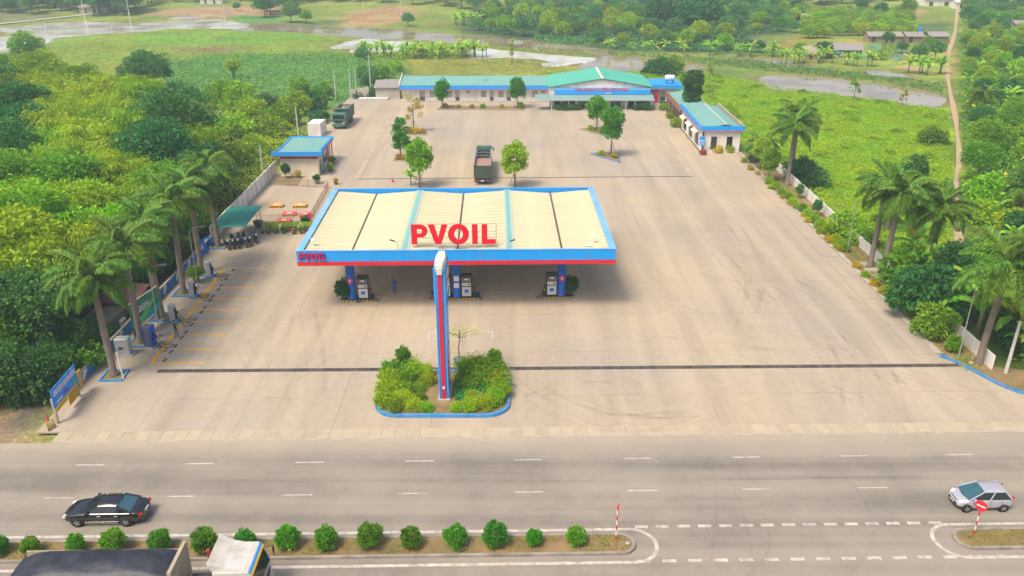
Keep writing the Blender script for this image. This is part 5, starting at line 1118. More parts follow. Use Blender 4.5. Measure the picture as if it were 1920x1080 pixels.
x, y = G(1812, 682); tag(MB().lathe([(.22, 0), (.2, .06), (.04, .1), (.035, 1.0), (.02, 1.0)], 10).build('stake', MAT('pale_timber', (.5, .38, .24), .8), None, False, (x + .4, y, .1)), 'short pale stake near the lamp post at the right entrance', 'stake')
# white wall on the right
rw = thing('right_boundary_wall', 'white panel wall behind the planting strip along the right side', 'wall', (40.95, 61.8, -.1), PI / 2)
CREB = MAT('cream_wall_base', (.58, .50, .32), .85, .12, 1)
for k in range(27):
    h_ = 1.45 if k > 2 else 1.55
    MB().box(k * 2.65, k * 2.65 + 2.45, -.07, .07, .3, h_).build('wall_panel', WALLW, rw); MB().box(k * 2.65, k * 2.65 + 2.45, -.1, .1, 0, .298).build('wall_base', CREB, rw); MB().box(k * 2.65 + 2.45, k * 2.65 + 2.65, -.12, .12, 0, h_ + .06).build('wall_post', WALLW, rw)
for k, y in enumerate((80.2, 82.2, 84.0, 85.8)):
    tag(MB().bbox(-.75, .75, -.5, .5, 0, .09, .02).build('stepping_slab', CONC, loc=(39.6 + .2 * (k % 2), y, .1), rz=.2), ('stepping slab nearest the camera beside the paired palms', 'second stepping slab beside the paired palms', 'third stepping slab beside the paired palms', 'farthest stepping slab beside the paired palms')[k], 'slab', 'stepping slabs on the right strip')
# motorbike shed
TARPG = MAT('green_shade_sheet', (.02, .24, .19), .6, .08, .6)
sh = thing('motorbike_shed', 'green sheet shelter roof over a crowd of parked motorbikes', 'shelter', (-34.2, 92.3, 0), RZ)
mb = MB(); A_ = []; 
for i in range(9):
    u = i / 8; 
    for j in range(5): v_ = j / 4; A_.append((-1.0 + 4.0 * v_ + .35 * u, -.9 + 6.6 * u, 2.45 + .35 * math.sin(PI * u * .55) + .12 * v_))
mb.add(A_, [(i * 5 + j, i * 5 + j + 1, (i + 1) * 5 + j + 1, (i + 1) * 5 + j) for i in range(8) for j in range(4)]); so_ = mb.build('sheet_roof', TARPG, sh, True); sm = so_.modifiers.new('t', 'SOLIDIFY'); sm.thickness = .05
for x, y in ((-.8, -.6), (2.8, -.6), (-.6, 5.4), (3.0, 5.4)): MB().tube([(x, y, 0), (x, y, 2.5)], .045, 6).build('post', STEEL, sh)
BIKEM = [MAT('motorbike_black', (.015, .016, .022), .3, .1, 2), MAT('motorbike_navy', (.02, .03, .09), .3, .1, 2)]
def motorbike(label, loc, rz, mt):
    t = thing('motorbike', label, 'motorbike', loc, rz, 'motorbikes under the green shelter')
    ty = MB(); rings = []
    for k in range(16):
        a = 2 * PI * k / 16; rings.append([((.29 + .05 * math.cos(q)) * math.cos(a), .05 * math.sin(q), (.29 + .05 * math.cos(q)) * math.sin(a)) for q in (0, PI / 2, PI, 3 * PI / 2)])
    ty.loft(rings + [rings[0]], cap=False); tm = ty.mesh('tyre', RUBBER, True)
    rm = MB().lathe([(.03, -.03), (.24, -.015), (.24, .015), (.03, .03)], 14, axis='y').mesh('rim', STEEL)
    for x in (-.62, .62): wv = obj('wheel', tm, t, (x, 0, .32)); obj('rim', rm, wv)
    MB().loft([[(x, -w_, z0), (x, w_, z0), (x, w_ * .8, z1), (x, -w_ * .8, z1)] for x, w_, z0, z1 in ((-.75, .08, .62, .74), (-.45, .15, .42, .76), (0, .13, .32, .62), (.3, .14, .32, .6), (.48, .17, .4, .98), (.6, .1, .62, .95))]).build('body', mt, t, True)
    MB().loft([[(x, -w_, z), (x, w_, z), (x, w_ * .7, z + .09), (x, -w_ * .7, z + .09)] for x, w_, z in ((-.7, .09, .77), (-.3, .14, .75), (.1, .1, .68))]).build('seat', BLACK, t)
    MB().tube([(.62, .09, .32), (.5, .09, .8), (.42, .05, 1.02)], .03, 5).build('fork', STEEL, t); MB().tube([(.36, -.33, 1.08), (.42, -.1, 1.04), (.42, .1, 1.04), (.36, .33, 1.08)], .02, 5).build('handlebar', STEEL, t)
    MB().lathe([(.02, 0), (.09, .01), (.07, .08)], 10, (.56, 0, .93), axis='x').build('headlight', LAMPW, t); MB().lathe([(.05, -.3), (.06, .25)], 8, (-.5, .16, .36), axis='x').build('exhaust', DARK, t)
    for s_ in (-1, 1): MB().tube([(.4, s_ * .28, 1.07), (.45, s_ * .36, 1.24)], .012, 4).build('mirror', BLACK, t)
    return t
mbk = [(0, 0, 'nearest corner under the green shelter, beside the palm trunk'), (.75, .3, 'second from the palm trunk under the green shelter'), (1.5, .55, 'middle of the front row under the green shelter'), (2.2, .9, 'right of the middle in the front row of the shelter'), (2.85, 1.4, 'right end of the front row under the green shelter'), (.4, 2.1, 'left of the back row under the green shelter'), (1.2, 2.5, 'middle of the back row under the green shelter'), (2.0, 2.9, 'right of the back row under the green shelter'), (3.5, 2.6, 'outermost spot, right of the green shelter by the big pot')]
for i, (x, y, s_) in enumerate(mbk): motorbike('dark motorbike at the ' + s_, (-33.6 + x * .82, 91.0 + y * .8, .0), R(-58 + rnd.uniform(-9, 9)), BIKEM[i % 2]).scale = (1.18, 1.18, 1.18)
# blue bin and leaning blue sign
x, y = G(397, 462); bn_ = thing('wheeled_bin', 'blue wheeled bin beside the palm by the motorbike shed', 'bin', (x - .3, y, 0)); MB().loft([[(-.3, -.3, .1), (.3, -.3, .1), (.3, .3, .1), (-.3, .3, .1)], [(-.36, -.38, 1.0), (.36, -.38, 1.0), (.36, .38, 1.0), (-.36, .38, 1.0)]]).build('bin_body', BASIN, bn_); MB().bbox(-.4, .4, -.42, .42, 1.0, 1.08, .02).build('lid', BASIN, bn_)
for s_ in (-1, 1): MB().lathe([(.1, -.04), (.1, .04)], 10, (s_ * .3, -.3, .1), axis='x').build('wheel', RUBBER, bn_)
x, y = G(385, 476); t = thing('leaning_sign', 'blue and white sign panel leaning against the wall before the motorbike shed', 'sign', (x - .2, y, 0), R(70)); pn = MB().obox((0, 0, .85), (1.0, .06, 1.7), (-.25, 0, 0)).build('panel', BLUE2, t); MB().obox((0, -.035, .85), (.5, .012, .5), (-.25, .6, 0)).build('white_arrow', WHITE, pn); MB().obox((0, -.19, .18), (.98, .012, .3), (-.25, 0, 0)).build('white_foot', WHITE, pn)
# fenced tank yard: covers, rails, pots
CVY = MAT('orange_cover_paint', (.68, .33, .06), .6, .1, 2); CVR = MAT('red_cover_paint', (.62, .10, .10), .6, .1, 2)
def tank_cover(label, x, y, top, rz=0.0):
    t = thing('tank_cover', label, 'tank cover', (x, y, 0), rz, 'striped tank covers in the railed yard')
    MB().bbox(-.85, .85, -.55, .55, 0, .3, .03).build('box', YELLOW, t); MB().bbox(-.9, .9, -.6, .6, .3, .36, .015).build('lid', top, t)
    MB().box(-.3, .3, -.2, .2, .362, .37).build('lid_label', CREAM, t)
    for k in range(5): x0 = -.8 + k * .34; MB().add([(x0, -.556, .02), (x0 + .16, -.556, .02), (x0 + .24, -.556, .28), (x0 + .08, -.556, .28)], [(0, 1, 2, 3)]).build('black_stripe', BLACK, t)
for (px_, py_, top, rz_, lab) in ((517, 390, CVY, 0, 'orange topped striped tank cover, left of the back pair'), (561, 390, CVY, 0, 'orange topped striped tank cover, right of the back pair'), (541, 406, CVR, 0, 'red topped striped tank cover in the middle of the railed yard'), (571, 408, CVR, .45, 'red topped striped tank cover turned askew beside the right rail'), (531, 419, CVR, 0, 'red topped striped tank cover nearest the front rail')):
    x, y = G(px_, py_); tank_cover(lab, x, y + .5, top, rz_)
RAIL = MAT('rail_paint', (.34, .22, .16), .6, .15, 2)
def rail(label, a, b_, n):
    a = Vector(a); d = Vector(b_) - a; t = thing('yard_railing', label, 'railing', (a.x, a.y, 0), math.atan2(d.y, d.x), 'railings round the tank yard'); L_ = d.length
    for z in (.08, .95): MB().box(0, L_, -.025, .025, z, z + .05).build('rail', RAIL, t)
    me = MB().box(-.012, .012, -.012, .012, .13, .95).mesh('baluster', RAIL)
    for k in range(1, n): obj('baluster', me, t, (L_ * k / n, 0, 0))
    for k in range(int(L_ // 3) + 1): MB().box(min(k * 3.0, L_) - .035, min(k * 3.0, L_) + .035, -.035, .035, 0, 1.05).build('rail_post', RAIL, t)
rail('iron railing in front of the tank yard, behind the row of pots', (-32.6, 100.2), (-26.0, 100.4), 44)
rail('iron railing along the right side of the tank yard beside the canopy', (-25.9, 100.5), (-26.5, 115.3), 60)
rail('iron railing at the back of the tank yard before the booth', (-26.6, 115.4), (-33.4, 116.3), 44)
POT = MAT('clay_pot', (.16, .12, .10), .8, .15, 3); POTG = MAT('glazed_pot', (.05, .06, .06), .4, .15, 3)
x, y = G(573, 428); tag(MB().box(-.25, .25, -.2, .2, 0, 1.2).build('red_hydrant_box', DKRED, loc=(x, 100.0, 0)), 'red box standing at the front rail of the tank yard', 'box')
# islands of soil in the yard
def tri_bed(label, pts, mat=None):
    t = thing('tree_bed', label, 'planting bed'); P = [G(*p) for p in pts]; kb = kerb([(*p,) for p in P] + [P[0]], .22, .14, mat or KERBC, 'kerb', t); MB().prism(P, -.05, .09).build('soil', SOIL, t)
tri_bed('small bed with pale kerb under the knobbly clipped tree', [(738, 302), (768, 303), (762, 291), (744, 290)])
tri_bed('small bed under the thin sparse tree left of the yard', [(764, 253), (800, 254), (793, 243), (766, 243)])
tri_bed('triangular bed with pale blue kerb under the nearest right yard tree', [(1108, 290), (1163, 306), (1160, 288), (1125, 286)], KERBBLUE)
tri_bed('triangular bed under the tree before the gabled hall', [(1088, 243), (1134, 256), (1136, 241), (1112, 240)])
tri_bed('long narrow bed in front of the long white building', [(820, 206), (984, 207), (980, 200), (828, 200)])
# guard-booth surroundings
tri_bed('planted bed with low kerb in front of the guard booth', [(506, 347), (556, 347), (566, 332), (522, 332)])
# flag, small red
x, y = G(735, 346); t = thing('red_flag', 'small red pennant on a thin stick behind the canopy', 'flag', (x, y, 0)); MB().tube([(0, 0, 0), (0, 0, .9)], .02, 5).build('stick', STEEL, t); MB().add([(0, 0, .9), (0, 0, .35), (.5, .05, .4), (.02, .02, .9), (.02, .02, .35), (.5, .07, .4)], [(0, 1, 2), (5, 4, 3), (0, 2, 5, 3), (1, 4, 5, 2)]).build('pennant', RED, t)

# ================================================================ PEOPLE
def person(label, loc, rz, shirt, trousers, pose, hair=(.02, .015, .012), cap=None):
    """one skinned body; pose: dict of joint overrides"""
    J = {'pel': (0, 0, .95), 'bel': (0, .01, 1.1), 'chest': (0, .0, 1.32), 'neck': (0, 0, 1.48), 'hd0': (0, -.01, 1.58), 'hd1': (0, -.02, 1.70)}
    for s_, n in ((1, 'l'), (-1, 'r')):
        J.update({'hip' + n: (s_ * .1, 0, .9), 'kn' + n: (s_ * .11, -.03, .5), 'an' + n: (s_ * .11, .01, .08), 'to' + n: (s_ * .13, -.17, .04), 'sh' + n: (s_ * .19, 0, 1.42), 'el' + n: (s_ * .26, .03, 1.14), 'wr' + n: (s_ * .27, -.06, .90), 'pa' + n: (s_ * .27, -.08, .83)})
    J.update(pose)
    rad = {'pel': .15, 'bel': .135, 'chest': .155, 'neck': .055, 'hd0': .085, 'hd1': .09, 'hip': .1, 'kn': .068, 'an': .045, 'to': .035, 'sh': .065, 'el': .045, 'wr': .03, 'pa': .035}
    ed = [('pel', 'bel'), ('bel', 'chest'), ('chest', 'neck'), ('neck', 'hd0'), ('hd0', 'hd1')]
    for n in 'lr': ed += [('pel', 'hip' + n), ('hip' + n, 'kn' + n), ('kn' + n, 'an' + n), ('an' + n, 'to' + n), ('chest', 'sh' + n), ('sh' + n, 'el' + n), ('el' + n, 'wr' + n), ('wr' + n, 'pa' + n)]
    for n, s_ in (('l', 1), ('r', -1)):
        p = Vector(J['pa' + n]); d = (p - Vector(J['wr' + n])).normalized(); sd_ = Vector((0, -1, 0)) if abs(d.y) < .7 else Vector((s_, 0, 0))
        for k in range(4):
            a = p + sd_ * (.03 - k * .02) + d * .02; J[f'f{n}{k}a'] = tuple(a + d * .03); J[f'f{n}{k}b'] = tuple(a + d * (.065 - abs(k - 1.3) * .008) + Vector((-s_ * .012, 0, 0))); ed += [('pa' + n, f'f{n}{k}a'), (f'f{n}{k}a', f'f{n}{k}b')]
        J[f't{n}a'] = tuple(p + sd_ * .045 - d * .01); J[f't{n}b'] = tuple(p + sd_ * .06 + d * .025); ed += [('pa' + n, f't{n}a'), (f't{n}a', f't{n}b')]
    names = list(J); me = bpy.data.meshes.new('person'); me.from_pydata([J[k] for k in names], [(names.index(a), names.index(b_)) for a, b_ in ed], [])
    o = bpy.data.objects.new('person', me); COL.objects.link(o)
    o.modifiers.new('skin', 'SKIN'); sv = me.skin_vertices[0].data
    for i, k in enumerate(names):
        r_ = next((v for q, v in rad.items() if k == q or (len(k) == len(q) + 1 and k[:-1] == q and k[-1] in 'lr')), .009); sv[i].radius = (r_, r_ * (.75 if k in ('pel', 'bel', 'chest') else 1)); sv[i].use_root = (k == 'pel')
    ss = o.modifiers.new('sub', 'SUBSURF'); ss.levels = 1; ss.render_levels = 1
    bpy.context.view_layer.update(); m2 = bpy.data.meshes.new_from_object(o.evaluated_get(bpy.context.evaluated_depsgraph_get())); bpy.data.objects.remove(o)
    for mt in (SKIN, shirt, trousers, BLACK): m2.materials.append(mt)
    for p in m2.polygons:
        c = p.center; p.use_smooth = True
        hand = min((c - Vector(J[k])).length for k in ('pal', 'par')) < .15 and min((c - Vector(J[k])).length for k in ('wrl', 'wrr')) > .03
        if c.z < .09: p.material_index = 3
        elif hand: p.material_index = 0
        elif c.z < .97 and min((c - Vector(J[k])).length for k in ('wrl', 'wrr', 'ell', 'elr')) > .12: p.material_index = 2
        elif c.z > Vector(J['neck']).z - .01: p.material_index = 0
        else: p.material_index = 1
    t = thing('person', label, 'person', loc, rz); obj('body', m2, t)
    h = Vector(J['hd1']); HM = MAT('dark_hair', hair, .6)
    MB().lathe([(.103, -.02), (.108, .03), (.09, .085), (.04, .115), (.005, .12)], 12, (h.x, h.y + .012, h.z - .005)).build('hair', cap or HM, t, True)
    MB().lathe([(.02, -.02), (.014, .01), (.005, .03)], 6, (h.x, h.y - .10, h.z - .07)).build('nose', SKIN, t)
    for s_ in (-1, 1): MB().lathe([(.004, -.008), (.014, 0), (.004, .008)], 6, (h.x + s_ * .035, h.y - .088, h.z - .04), axis='y').build('eye', BLACK, t)
    return t
UNI = MAT('blue_uniform', (.02, .06, .42), .8, .1, 4); NAVYS = MAT('black_shirt', (.02, .02, .028), .8, .1, 4); JEAN = MAT('blue_jeans', (.05, .13, .27), .85, .15, 5)
person('person in blue work clothes standing in the shade under the canopy', (-12.1, 77.95, .018), .3, UNI, UNI, {'ell': (.24, .02, 1.14), 'wrl': (.2, -.1, .95), 'pal': (.18, -.14, .89)}, cap=UNI)
person('person in black shirt and jeans handling a cable at the chargers', (-30.95, 68.0, .006), 1.7, NAVYS, JEAN, {'ell': (.27, -.1, 1.18), 'wrl': (.18, -.32, 1.08), 'pal': (.16, -.39, 1.06), 'elr': (-.28, -.08, 1.16), 'wrr': (-.2, -.3, 1.02), 'par': (-.18, -.37, 1.0), 'knl': (.14, -.1, .5), 'anl': (.15, -.06, .08), 'tol': (.17, -.24, .04), 'knr': (-.13, .02, .5), 'anr': (-.13, .14, .08), 'tor': (-.14, -.02, .04)})
# ================================================================ VEGETATION
def nrm(a): return a / (np.linalg.norm(a, axis=1, keepdims=True) + 1e-9)
def leaf_quads(P, D, Lm, Wm, jit=.55, droop=.15, seed=0, lv=.35, flat=.9):
    r = np.random.default_rng(seed); n = len(P)
    d = nrm(nrm(D) + r.normal(0, jit, (n, 3)) + np.array([0, 0, -droop])); s_ = nrm(np.cross(d, r.normal(0, .7, (n, 3)) + np.array([0, 0, flat])))   # blades mostly face the light above
    ln = (Lm * r.uniform(1 - lv, 1 + lv, n))[:, None]; w_ = ln * (Wm / Lm) * .5
    mid = P + d * ln * .5; tip = P + d * ln + np.array([0, 0, -.12]) * ln
    V = np.stack([P, mid + s_ * w_, tip, mid - s_ * w_], 1).reshape(-1, 3); return V, np.arange(4 * n).reshape(-1, 4)
def sph(r, n, up=0.0):
    v = r.normal(0, 1, (n, 3)); v[:, 2] += up; return nrm(v)
def clump_crown(seed, rx, ry, rz, nc, nl, rc, Lm, Wm, flat=.35, low=-.35, droop=.15, lobes=None):
    """leaf clumps spread through an uneven ellipsoid; returns vertices, faces about the crown centre"""
    r = np.random.default_rng(seed); P = []; D = []
    lob = lobes or [(0, 0, 0, 1.0)]
    for i in range(nc):
        lx, ly, lz, ls = lob[r.integers(len(lob))]
        u = sph(r, 1)[0]
        if u[2] < low: u[2] = low + r.uniform(0, .2)
        k = r.uniform(.45, 1.0) ** .5 * (1 + .12 * math.sin(5 * u[0] + seed) * math.cos(4 * u[1] + 2 * seed))
        c = np.array([lx + u[0] * rx * k * ls, ly + u[1] * ry * k * ls, lz + u[2] * rz * k * ls]); q = rc * r.uniform(.65, 1.25)
        w_ = sph(r, nl, .45); p = c + w_ * q * np.array([1, 1, .7]) * r.uniform(.6, 1.0, (nl, 1)); P.append(p); D.append(w_ + .5 * u)
    return leaf_quads(np.concatenate(P), np.concatenate(D), Lm, Wm, .5, droop, seed + 1)
def limbs(seed, h, r0, spread, n, hc, lean=0.0):
    mb = MB(); rr = random.Random(seed); top = (lean, 0, h)
    mb.tube([(0, 0, -.3), (lean * .2, 0, h * .35), (lean * .6, .05, h * .7), top], [r0 * 1.25, r0, r0 * .75, r0 * .5], 7)
    for k in range(n):
        a = 2 * PI * k / n + rr.uniform(-.4, .4); z0 = h * rr.uniform(.55, .95); sp = spread * rr.uniform(.5, .9)
        mb.tube([(lean * z0 / h, 0, z0), (math.cos(a) * sp * .5, math.sin(a) * sp * .5, z0 + hc * .3), (math.cos(a) * sp, math.sin(a) * sp, z0 + hc * rr.uniform(.4, .75))], [r0 * .45, r0 * .3, r0 * .12], 5)
    return mb
L_DARK = LEAF('dark_leaves', (.016, .07, .03), (.05, .14, .045)); L_MID = LEAF('mid_green_leaves', (.055, .14, .014), (.15, .25, .02)); L_LIME = LEAF('yellow_green_leaves', (.115, .21, .008), (.235, .31, .012))
L_BRI = LEAF('bright_green_leaves', (.09, .20, .010), (.215, .33, .012)); L_TEAL = LEAF('bluish_green_leaves', (.035, .11, .05), (.08, .19, .07)); L_PALM = LEAF('palm_leaflets', (.026, .085, .02), (.12, .20, .028), .08, .25)  # on far trees the bluish leaf colour stands in for distance haze
L_ORNG = LEAF('orange_leaves', (.45, .16, .01), (.55, .32, .02)); L_BAN = LEAF('banana_leaf', (.09, .24, .03), (.20, .36, .04), .1, .35); L_BANY = LEAF('yellowed_banana_leaf', (.45, .30, .03), (.55, .40, .05), .05, .3); L_DRY = LEAF('dry_leaves', (.20, .16, .04), (.34, .25, .06))
L_YARD = LEAF('yard_tree_leaves', (.03, .13, .02), (.10, .26, .03), .08)
PROTO = {}
def tree_proto(key, V, F, leafm, trunk, hcentre):
    me = np_mesh('crown', V + np.array([0, 0, hcentre]), F); me.materials.append(leafm)
    PROTO[key] = (me, trunk.mesh('trunk', BARK, True) if trunk else None)
def plant(key, name, label, cat, x, y, z=0.0, s=1.0, rz=None, group=None, sz=None, leafm=None, crown='crown', trunk='trunk'):
    me, tr = PROTO[key]; rz = rnd.uniform(0, 2 * PI) if rz is None else rz
    t = thing(name, label, cat, (x, y, z), rz, group); t.scale = (s, s, sz or s * rnd.uniform(.92, 1.1))
    c = obj(crown, me, t)
    if leafm: c.material_slots[0].link = 'OBJECT'; c.material_slots[0].material = leafm
    if tr: obj(trunk, tr, t)
    return t
for i in range(4): tree_proto(f'broad{i}', *clump_crown(20 + i, 3.9, 3.9, 3.0, 88, 105, 1.15, .38, .2), L_MID, limbs(i, 5.2, .22, 2.6, 7, 3.0), 6.2)
for i in range(2): tree_proto(f'big{i}', *clump_crown(40 + i, 5.8, 5.8, 4.0, 150, 100, 1.3, .42, .23), L_DARK, limbs(i + 9, 6.0, .32, 4.2, 9, 4.0), 7.0)
def plume(seed, nst, h, spread, nl, Lm, Wm):
    r = np.random.default_rng(seed); P = []; D = []
    for k in range(nst):
        a = r.uniform(0, 2 * PI); sp = spread * r.uniform(.35, 1.0); hh = h * r.uniform(.7, 1.05); u = r.uniform(.35, 1.0, nl) ** .8
        x = np.cos(a) * sp * u ** 2.2; y = np.sin(a) * sp * u ** 2.2; z = hh * np.sin(u * 1.75) / math.sin(1.57) * .98
        tw = r.normal(0, .42, (nl, 3)) * (1.15 - .5 * u[:, None]); P.append(np.stack([x, y, z], 1) + tw); D.append(np.stack([np.cos(a) * np.ones(nl), np.sin(a) * np.ones(nl), -.35 * np.ones(nl)], 1) + tw)
    return leaf_quads(np.concatenate(P), np.concatenate(D), Lm, Wm, .5, .35, seed)
def culms(seed, n, h, spread):
    mb = MB(); rr = random.Random(seed)
    for k in range(n):
        a = rr.uniform(0, 2 * PI); sp = spread * rr.uniform(.3, .8); hh = h * rr.uniform(.6, .9)
        mb.tube([(math.cos(a) * .4, math.sin(a) * .4, -.3), (math.cos(a) * sp * .3, math.sin(a) * sp * .3, hh * .6), (math.cos(a) * sp, math.sin(a) * sp, hh)], [.06, .05, .02], 4)
    return mb
for i in range(3): tree_proto(f'bamboo{i}', *plume(60 + i, 46, 8.2, 3.9, 190, .5, .11), L_LIME, culms(i, 14, 8, 3.4), 0)
for i in range(3): tree_proto(f'shrub{i}', *clump_crown(80 + i, 1.3, 1.3, .95, 34, 60, .5, .28, .14, low=-.6), L_BRI, limbs(i + 30, .8, .06, .8, 4, .7), .95)
for i in range(2): tree_proto(f'ball{i}', *clump_crown(90 + i, .6, .6, .58, 80, 52, .17, .14, .065, low=-.75, droop=-.45), L_BRI, limbs(i + 40, .35, .05, .3, 4, .3), .72)
for i in range(2): tree_proto(f'oval{i}', *clump_crown(100 + i, 1.45, 1.45, 1.85, 84, 80, .5, .27, .15, low=-.8), L_YARD, limbs(i + 50, 2.9, .09, .9, 6, 1.4), 3.7)
tree_proto('knobbly', *clump_crown(110, 1.0, 1.0, .75, 90, 80, .42, .25, .14, low=-.8, lobes=[(.1, 0, 2.6, .85), (-.55, 0, 1.9, .4), (.35, .2, 1.35, 1.0), (-.45, -.2, .9, .8), (.6, .1, .1, .6), (-.5, 0, -.15, .5), (-.45, 0, -1.15, 1.0), (.7, .2, -1.05, .85), (.1, -.3, -1.35, .8)]), L_YARD, limbs(60, 5.4, .1, .9, 9, .9), 3.6)
tree_proto('sparse', *clump_crown(111, .5, .5, .4, 34, 46, .3, .22, .12, low=-.8, lobes=[(-.75, 0, 2.4, 1.0), (.7, 0, 1.8, 1.0), (.8, .1, 1.1, 1.0), (-.4, 0, .5, .9), (.95, 0, -.3, .9), (-.8, .2, -.7, .7)]), L_DRY, limbs(61, 4.4, .09, 1.0, 7, 1.2), 3.1)
tree_proto('twolobe', *clump_crown(112, 1.4, 1.4, 1.25, 110, 80, .5, .27, .15, low=-.8, lobes=[(0, 0, .95, 1.0), (.1, .1, -.7, .85)]), L_YARD, limbs(62, 3.4, .1, .9, 7, 1.6), 4.3)
for i in range(3): tree_proto(f'far{i}', *clump_crown(120 + i, 3.6, 3.6, 2.7, 60, 36, 1.2, .75, .42), L_TEAL, limbs(i + 70, 4.4, .22, 2.2, 5, 2.6), 5.2)
for i in range(2): tree_proto(f'orch{i}', *clump_crown(130 + i, 2.2, 2.2, 1.25, 40, 34, .8, .5, .26), L_LIME, limbs(i + 80, 1.6, .12, 1.3, 5, 1.0), 2.1)
for i in range(2): tree_proto(f'farplume{i}', *plume(140 + i, 30, 7.0, 3.2, 60, .9, .2), L_LIME, culms(i + 20, 8, 7, 2.8), 0)

# ---- palms
def frond_mesh(seed, ln, arch, nlf=60, lf=.98):
    r = np.random.default_rng(seed); mb = MB(); pts = []
    for k in range(9):
        u = k / 8; a = arch[0] + (arch[1] - arch[0]) * u
        pts.append((pts[-1][0] + ln / 8 * math.cos(a), 0, pts[-1][2] + ln / 8 * math.sin(a)) if pts else (0, 0, 0))
    mb.tube(pts, [.05, .045, .04, .035, .03, .025, .02, .015, .008], 4)
    V = [list(v) for v in mb.v]; F = list(mb.f); A = np.array(pts); P = []; D = []; 
    for k in range(nlf):
        u = .08 + .92 * k / nlf; i = min(int(u * 8), 7); p = A[i] + (A[i + 1] - A[i]) * (u * 8 - i); tg = (A[i + 1] - A[i]) / np.linalg.norm(A[i + 1] - A[i])
        for s_ in (-1, 1):
            for pl in (.45, -.35):
                P.append(p); D.append(np.array([tg[0] * .75, s_ * (1.0), tg[2] * .75 + pl + r.uniform(-.2, .2)]) * 1.0)
    P = np.array(P); D = nrm(np.array(D)); n = len(P); uu = np.repeat(np.linspace(.08, 1, nlf), 4); ln_ = lf * (np.sin(np.clip(uu, 0, 1) * 2.6 + .35)) * r.uniform(.8, 1.15, n) + .1
    w_ = .036; sd = nrm(np.cross(D, np.array([0, 0, 1.0])) + r.normal(0, .2, (n, 3)))
    m1 = P + D * (ln_ * .55)[:, None]; tp = m1 + (D * .6 + np.array([0, 0, -.75])) * (ln_ * .5)[:, None]
    mv = np.stack([P - sd * w_ * .6, P + sd * w_ * .6, m1 + sd * w_, m1 - sd * w_, tp], 1).reshape(-1, 3); o = len(V); V += mv.tolist()
    for k in range(n): b_ = o + 5 * k; F += [(b_, b_ + 1, b_ + 2, b_ + 3), (b_ + 3, b_ + 2, b_ + 4)]
    me = bpy.data.meshes.new('frond'); me.from_pydata(V, [], F); me.materials.append(L_PALM); me.update(); return me
FR = [frond_mesh(1, 3.7, (R(62), R(-28))), frond_mesh(2, 3.9, (R(40), R(-58))), frond_mesh(3, 3.8, (R(12), R(-78))), frond_mesh(4, 3.3, (R(80), R(20))), frond_mesh(5, 3.7, (R(-15), R(-85)))]
SHAFT = MAT('palm_crownshaft', (.12, .22, .06), .5, .2, 1.5)
def palm(label, x, y, h, s=1.0, n=17, group='royal palms', lean=0.0, planter=False, name='royal_palm', z=0.0):
    t = thing(name, label, 'palm tree', (x, y, z), 0, group)
    tr = MB(); zs = [0, .25, .8, 2.0, h * .45, h * .75, h - 1.0]; rs = [.42, .35, .29, .28, .29, .26, .19]
    tr.tube([(lean * (q / h) ** 1.5, 0, q - (.25 if q == 0 else 0)) for q in zs], rs, 10); to = tr.build('trunk', PBARK, t, True)
    MB().lathe([(.195, 0), (.23, .25), (.19, .7), (.1, 1.15)], 10, (lean, 0, h - 1.02)).build('crownshaft', SHAFT, t, True)
    r0 = rnd.uniform(0, 6)
    for k in range(n):
        a = r0 + k * 2.399; u = k / n; m_ = FR[3] if u < .12 else FR[0] if u < .42 else FR[1] if u < .72 else FR[2] if u < .9 else FR[4]
        f = obj('frond', m_, t, (lean + .06 * math.cos(a), .06 * math.sin(a), h + .05 - u * .25)); q = s * rnd.uniform(.88, 1.1); f.scale = (q, q, q); f.rotation_euler = (rnd.uniform(-.35, .35), rnd.uniform(-.2, .2), a)
        if u > .9 and rnd.random() < .4: f.material_slots[0].link = 'OBJECT'; f.material_slots[0].material = L_DRY
    if planter:
        pl = thing('palm_planter', label.replace('royal palm', 'blue planter kerb under the palm'), 'planter', (x, y, 0), .05, 'square planters of the left palms')
        kb = MB()
        for x0, x1, y0, y1 in ((-.95, .95, -.95, -.8), (-.95, .95, .8, .95), (-.95, -.8, -.798, .798), (.8, .95, -.798, .798)): kb.box(x0, x1, y0, y1, 0, .16)
        kb.build('kerb', KERBBLUE, pl); MB().box(-.8, .8, -.8, .8, 0, .07).build('soil', SOIL, pl)
    return t
LP = [(-33.58, 60.9, 9.0, 'royal palm nearest the road on the left, beside the power cabinet'), (-33.8, 66.95, 9.4, 'royal palm behind the large blue charger'), (-33.95, 72.3, 9.7, 'royal palm behind the green billboard'), (-33.9, 78.0, 9.9, 'royal palm left of the leafy pot and charger'), (-33.9, 83.3, 10.0, 'royal palm behind the farthest charger'), (-34.7, 91.4, 9.6, 'royal palm at the corner of the motorbike shed')]
for x, y, h, lab in LP: palm(lab, x, y, h, 1.0, 22, 'royal palms along the left side', rnd.uniform(-.6, .35), True)
palm('royal palm standing alone at the far right, trunk at the planting strip', 39.95, 115.8, 8.8, 1.1, 19, 'royal palms along the right side')
palm('left trunk of the paired royal palms on the right strip', 39.75, 85.0, 9.3, 1.05, 20, 'royal palms along the right side', .3)
palm('right trunk of the paired royal palms on the right strip', 39.75, 81.9, 9.6, 1.05, 20, 'royal palms along the right side', .6)
palm('royal palm at the right entrance by the blue kerb', 40.4, 62.9, 9.0, 1.2, 22, 'royal palms along the right side', .5)
palm('royal palm with drooping fronds outside the right wall', 44.6, 82.0, 8.2, 1.05, 20, 'palms behind the right wall', .3, z=-.4)
palm('royal palm at the right edge behind the entrance palm', 46.3, 66.5, 10.0, 1.1, 18, 'palms behind the right wall', .2, z=-.4)
palm('dark palm beyond the right wall beside the lone royal palm', 42.2, 121.5, 9.8, 1.05, 17, 'palms behind the right wall', z=-.5)
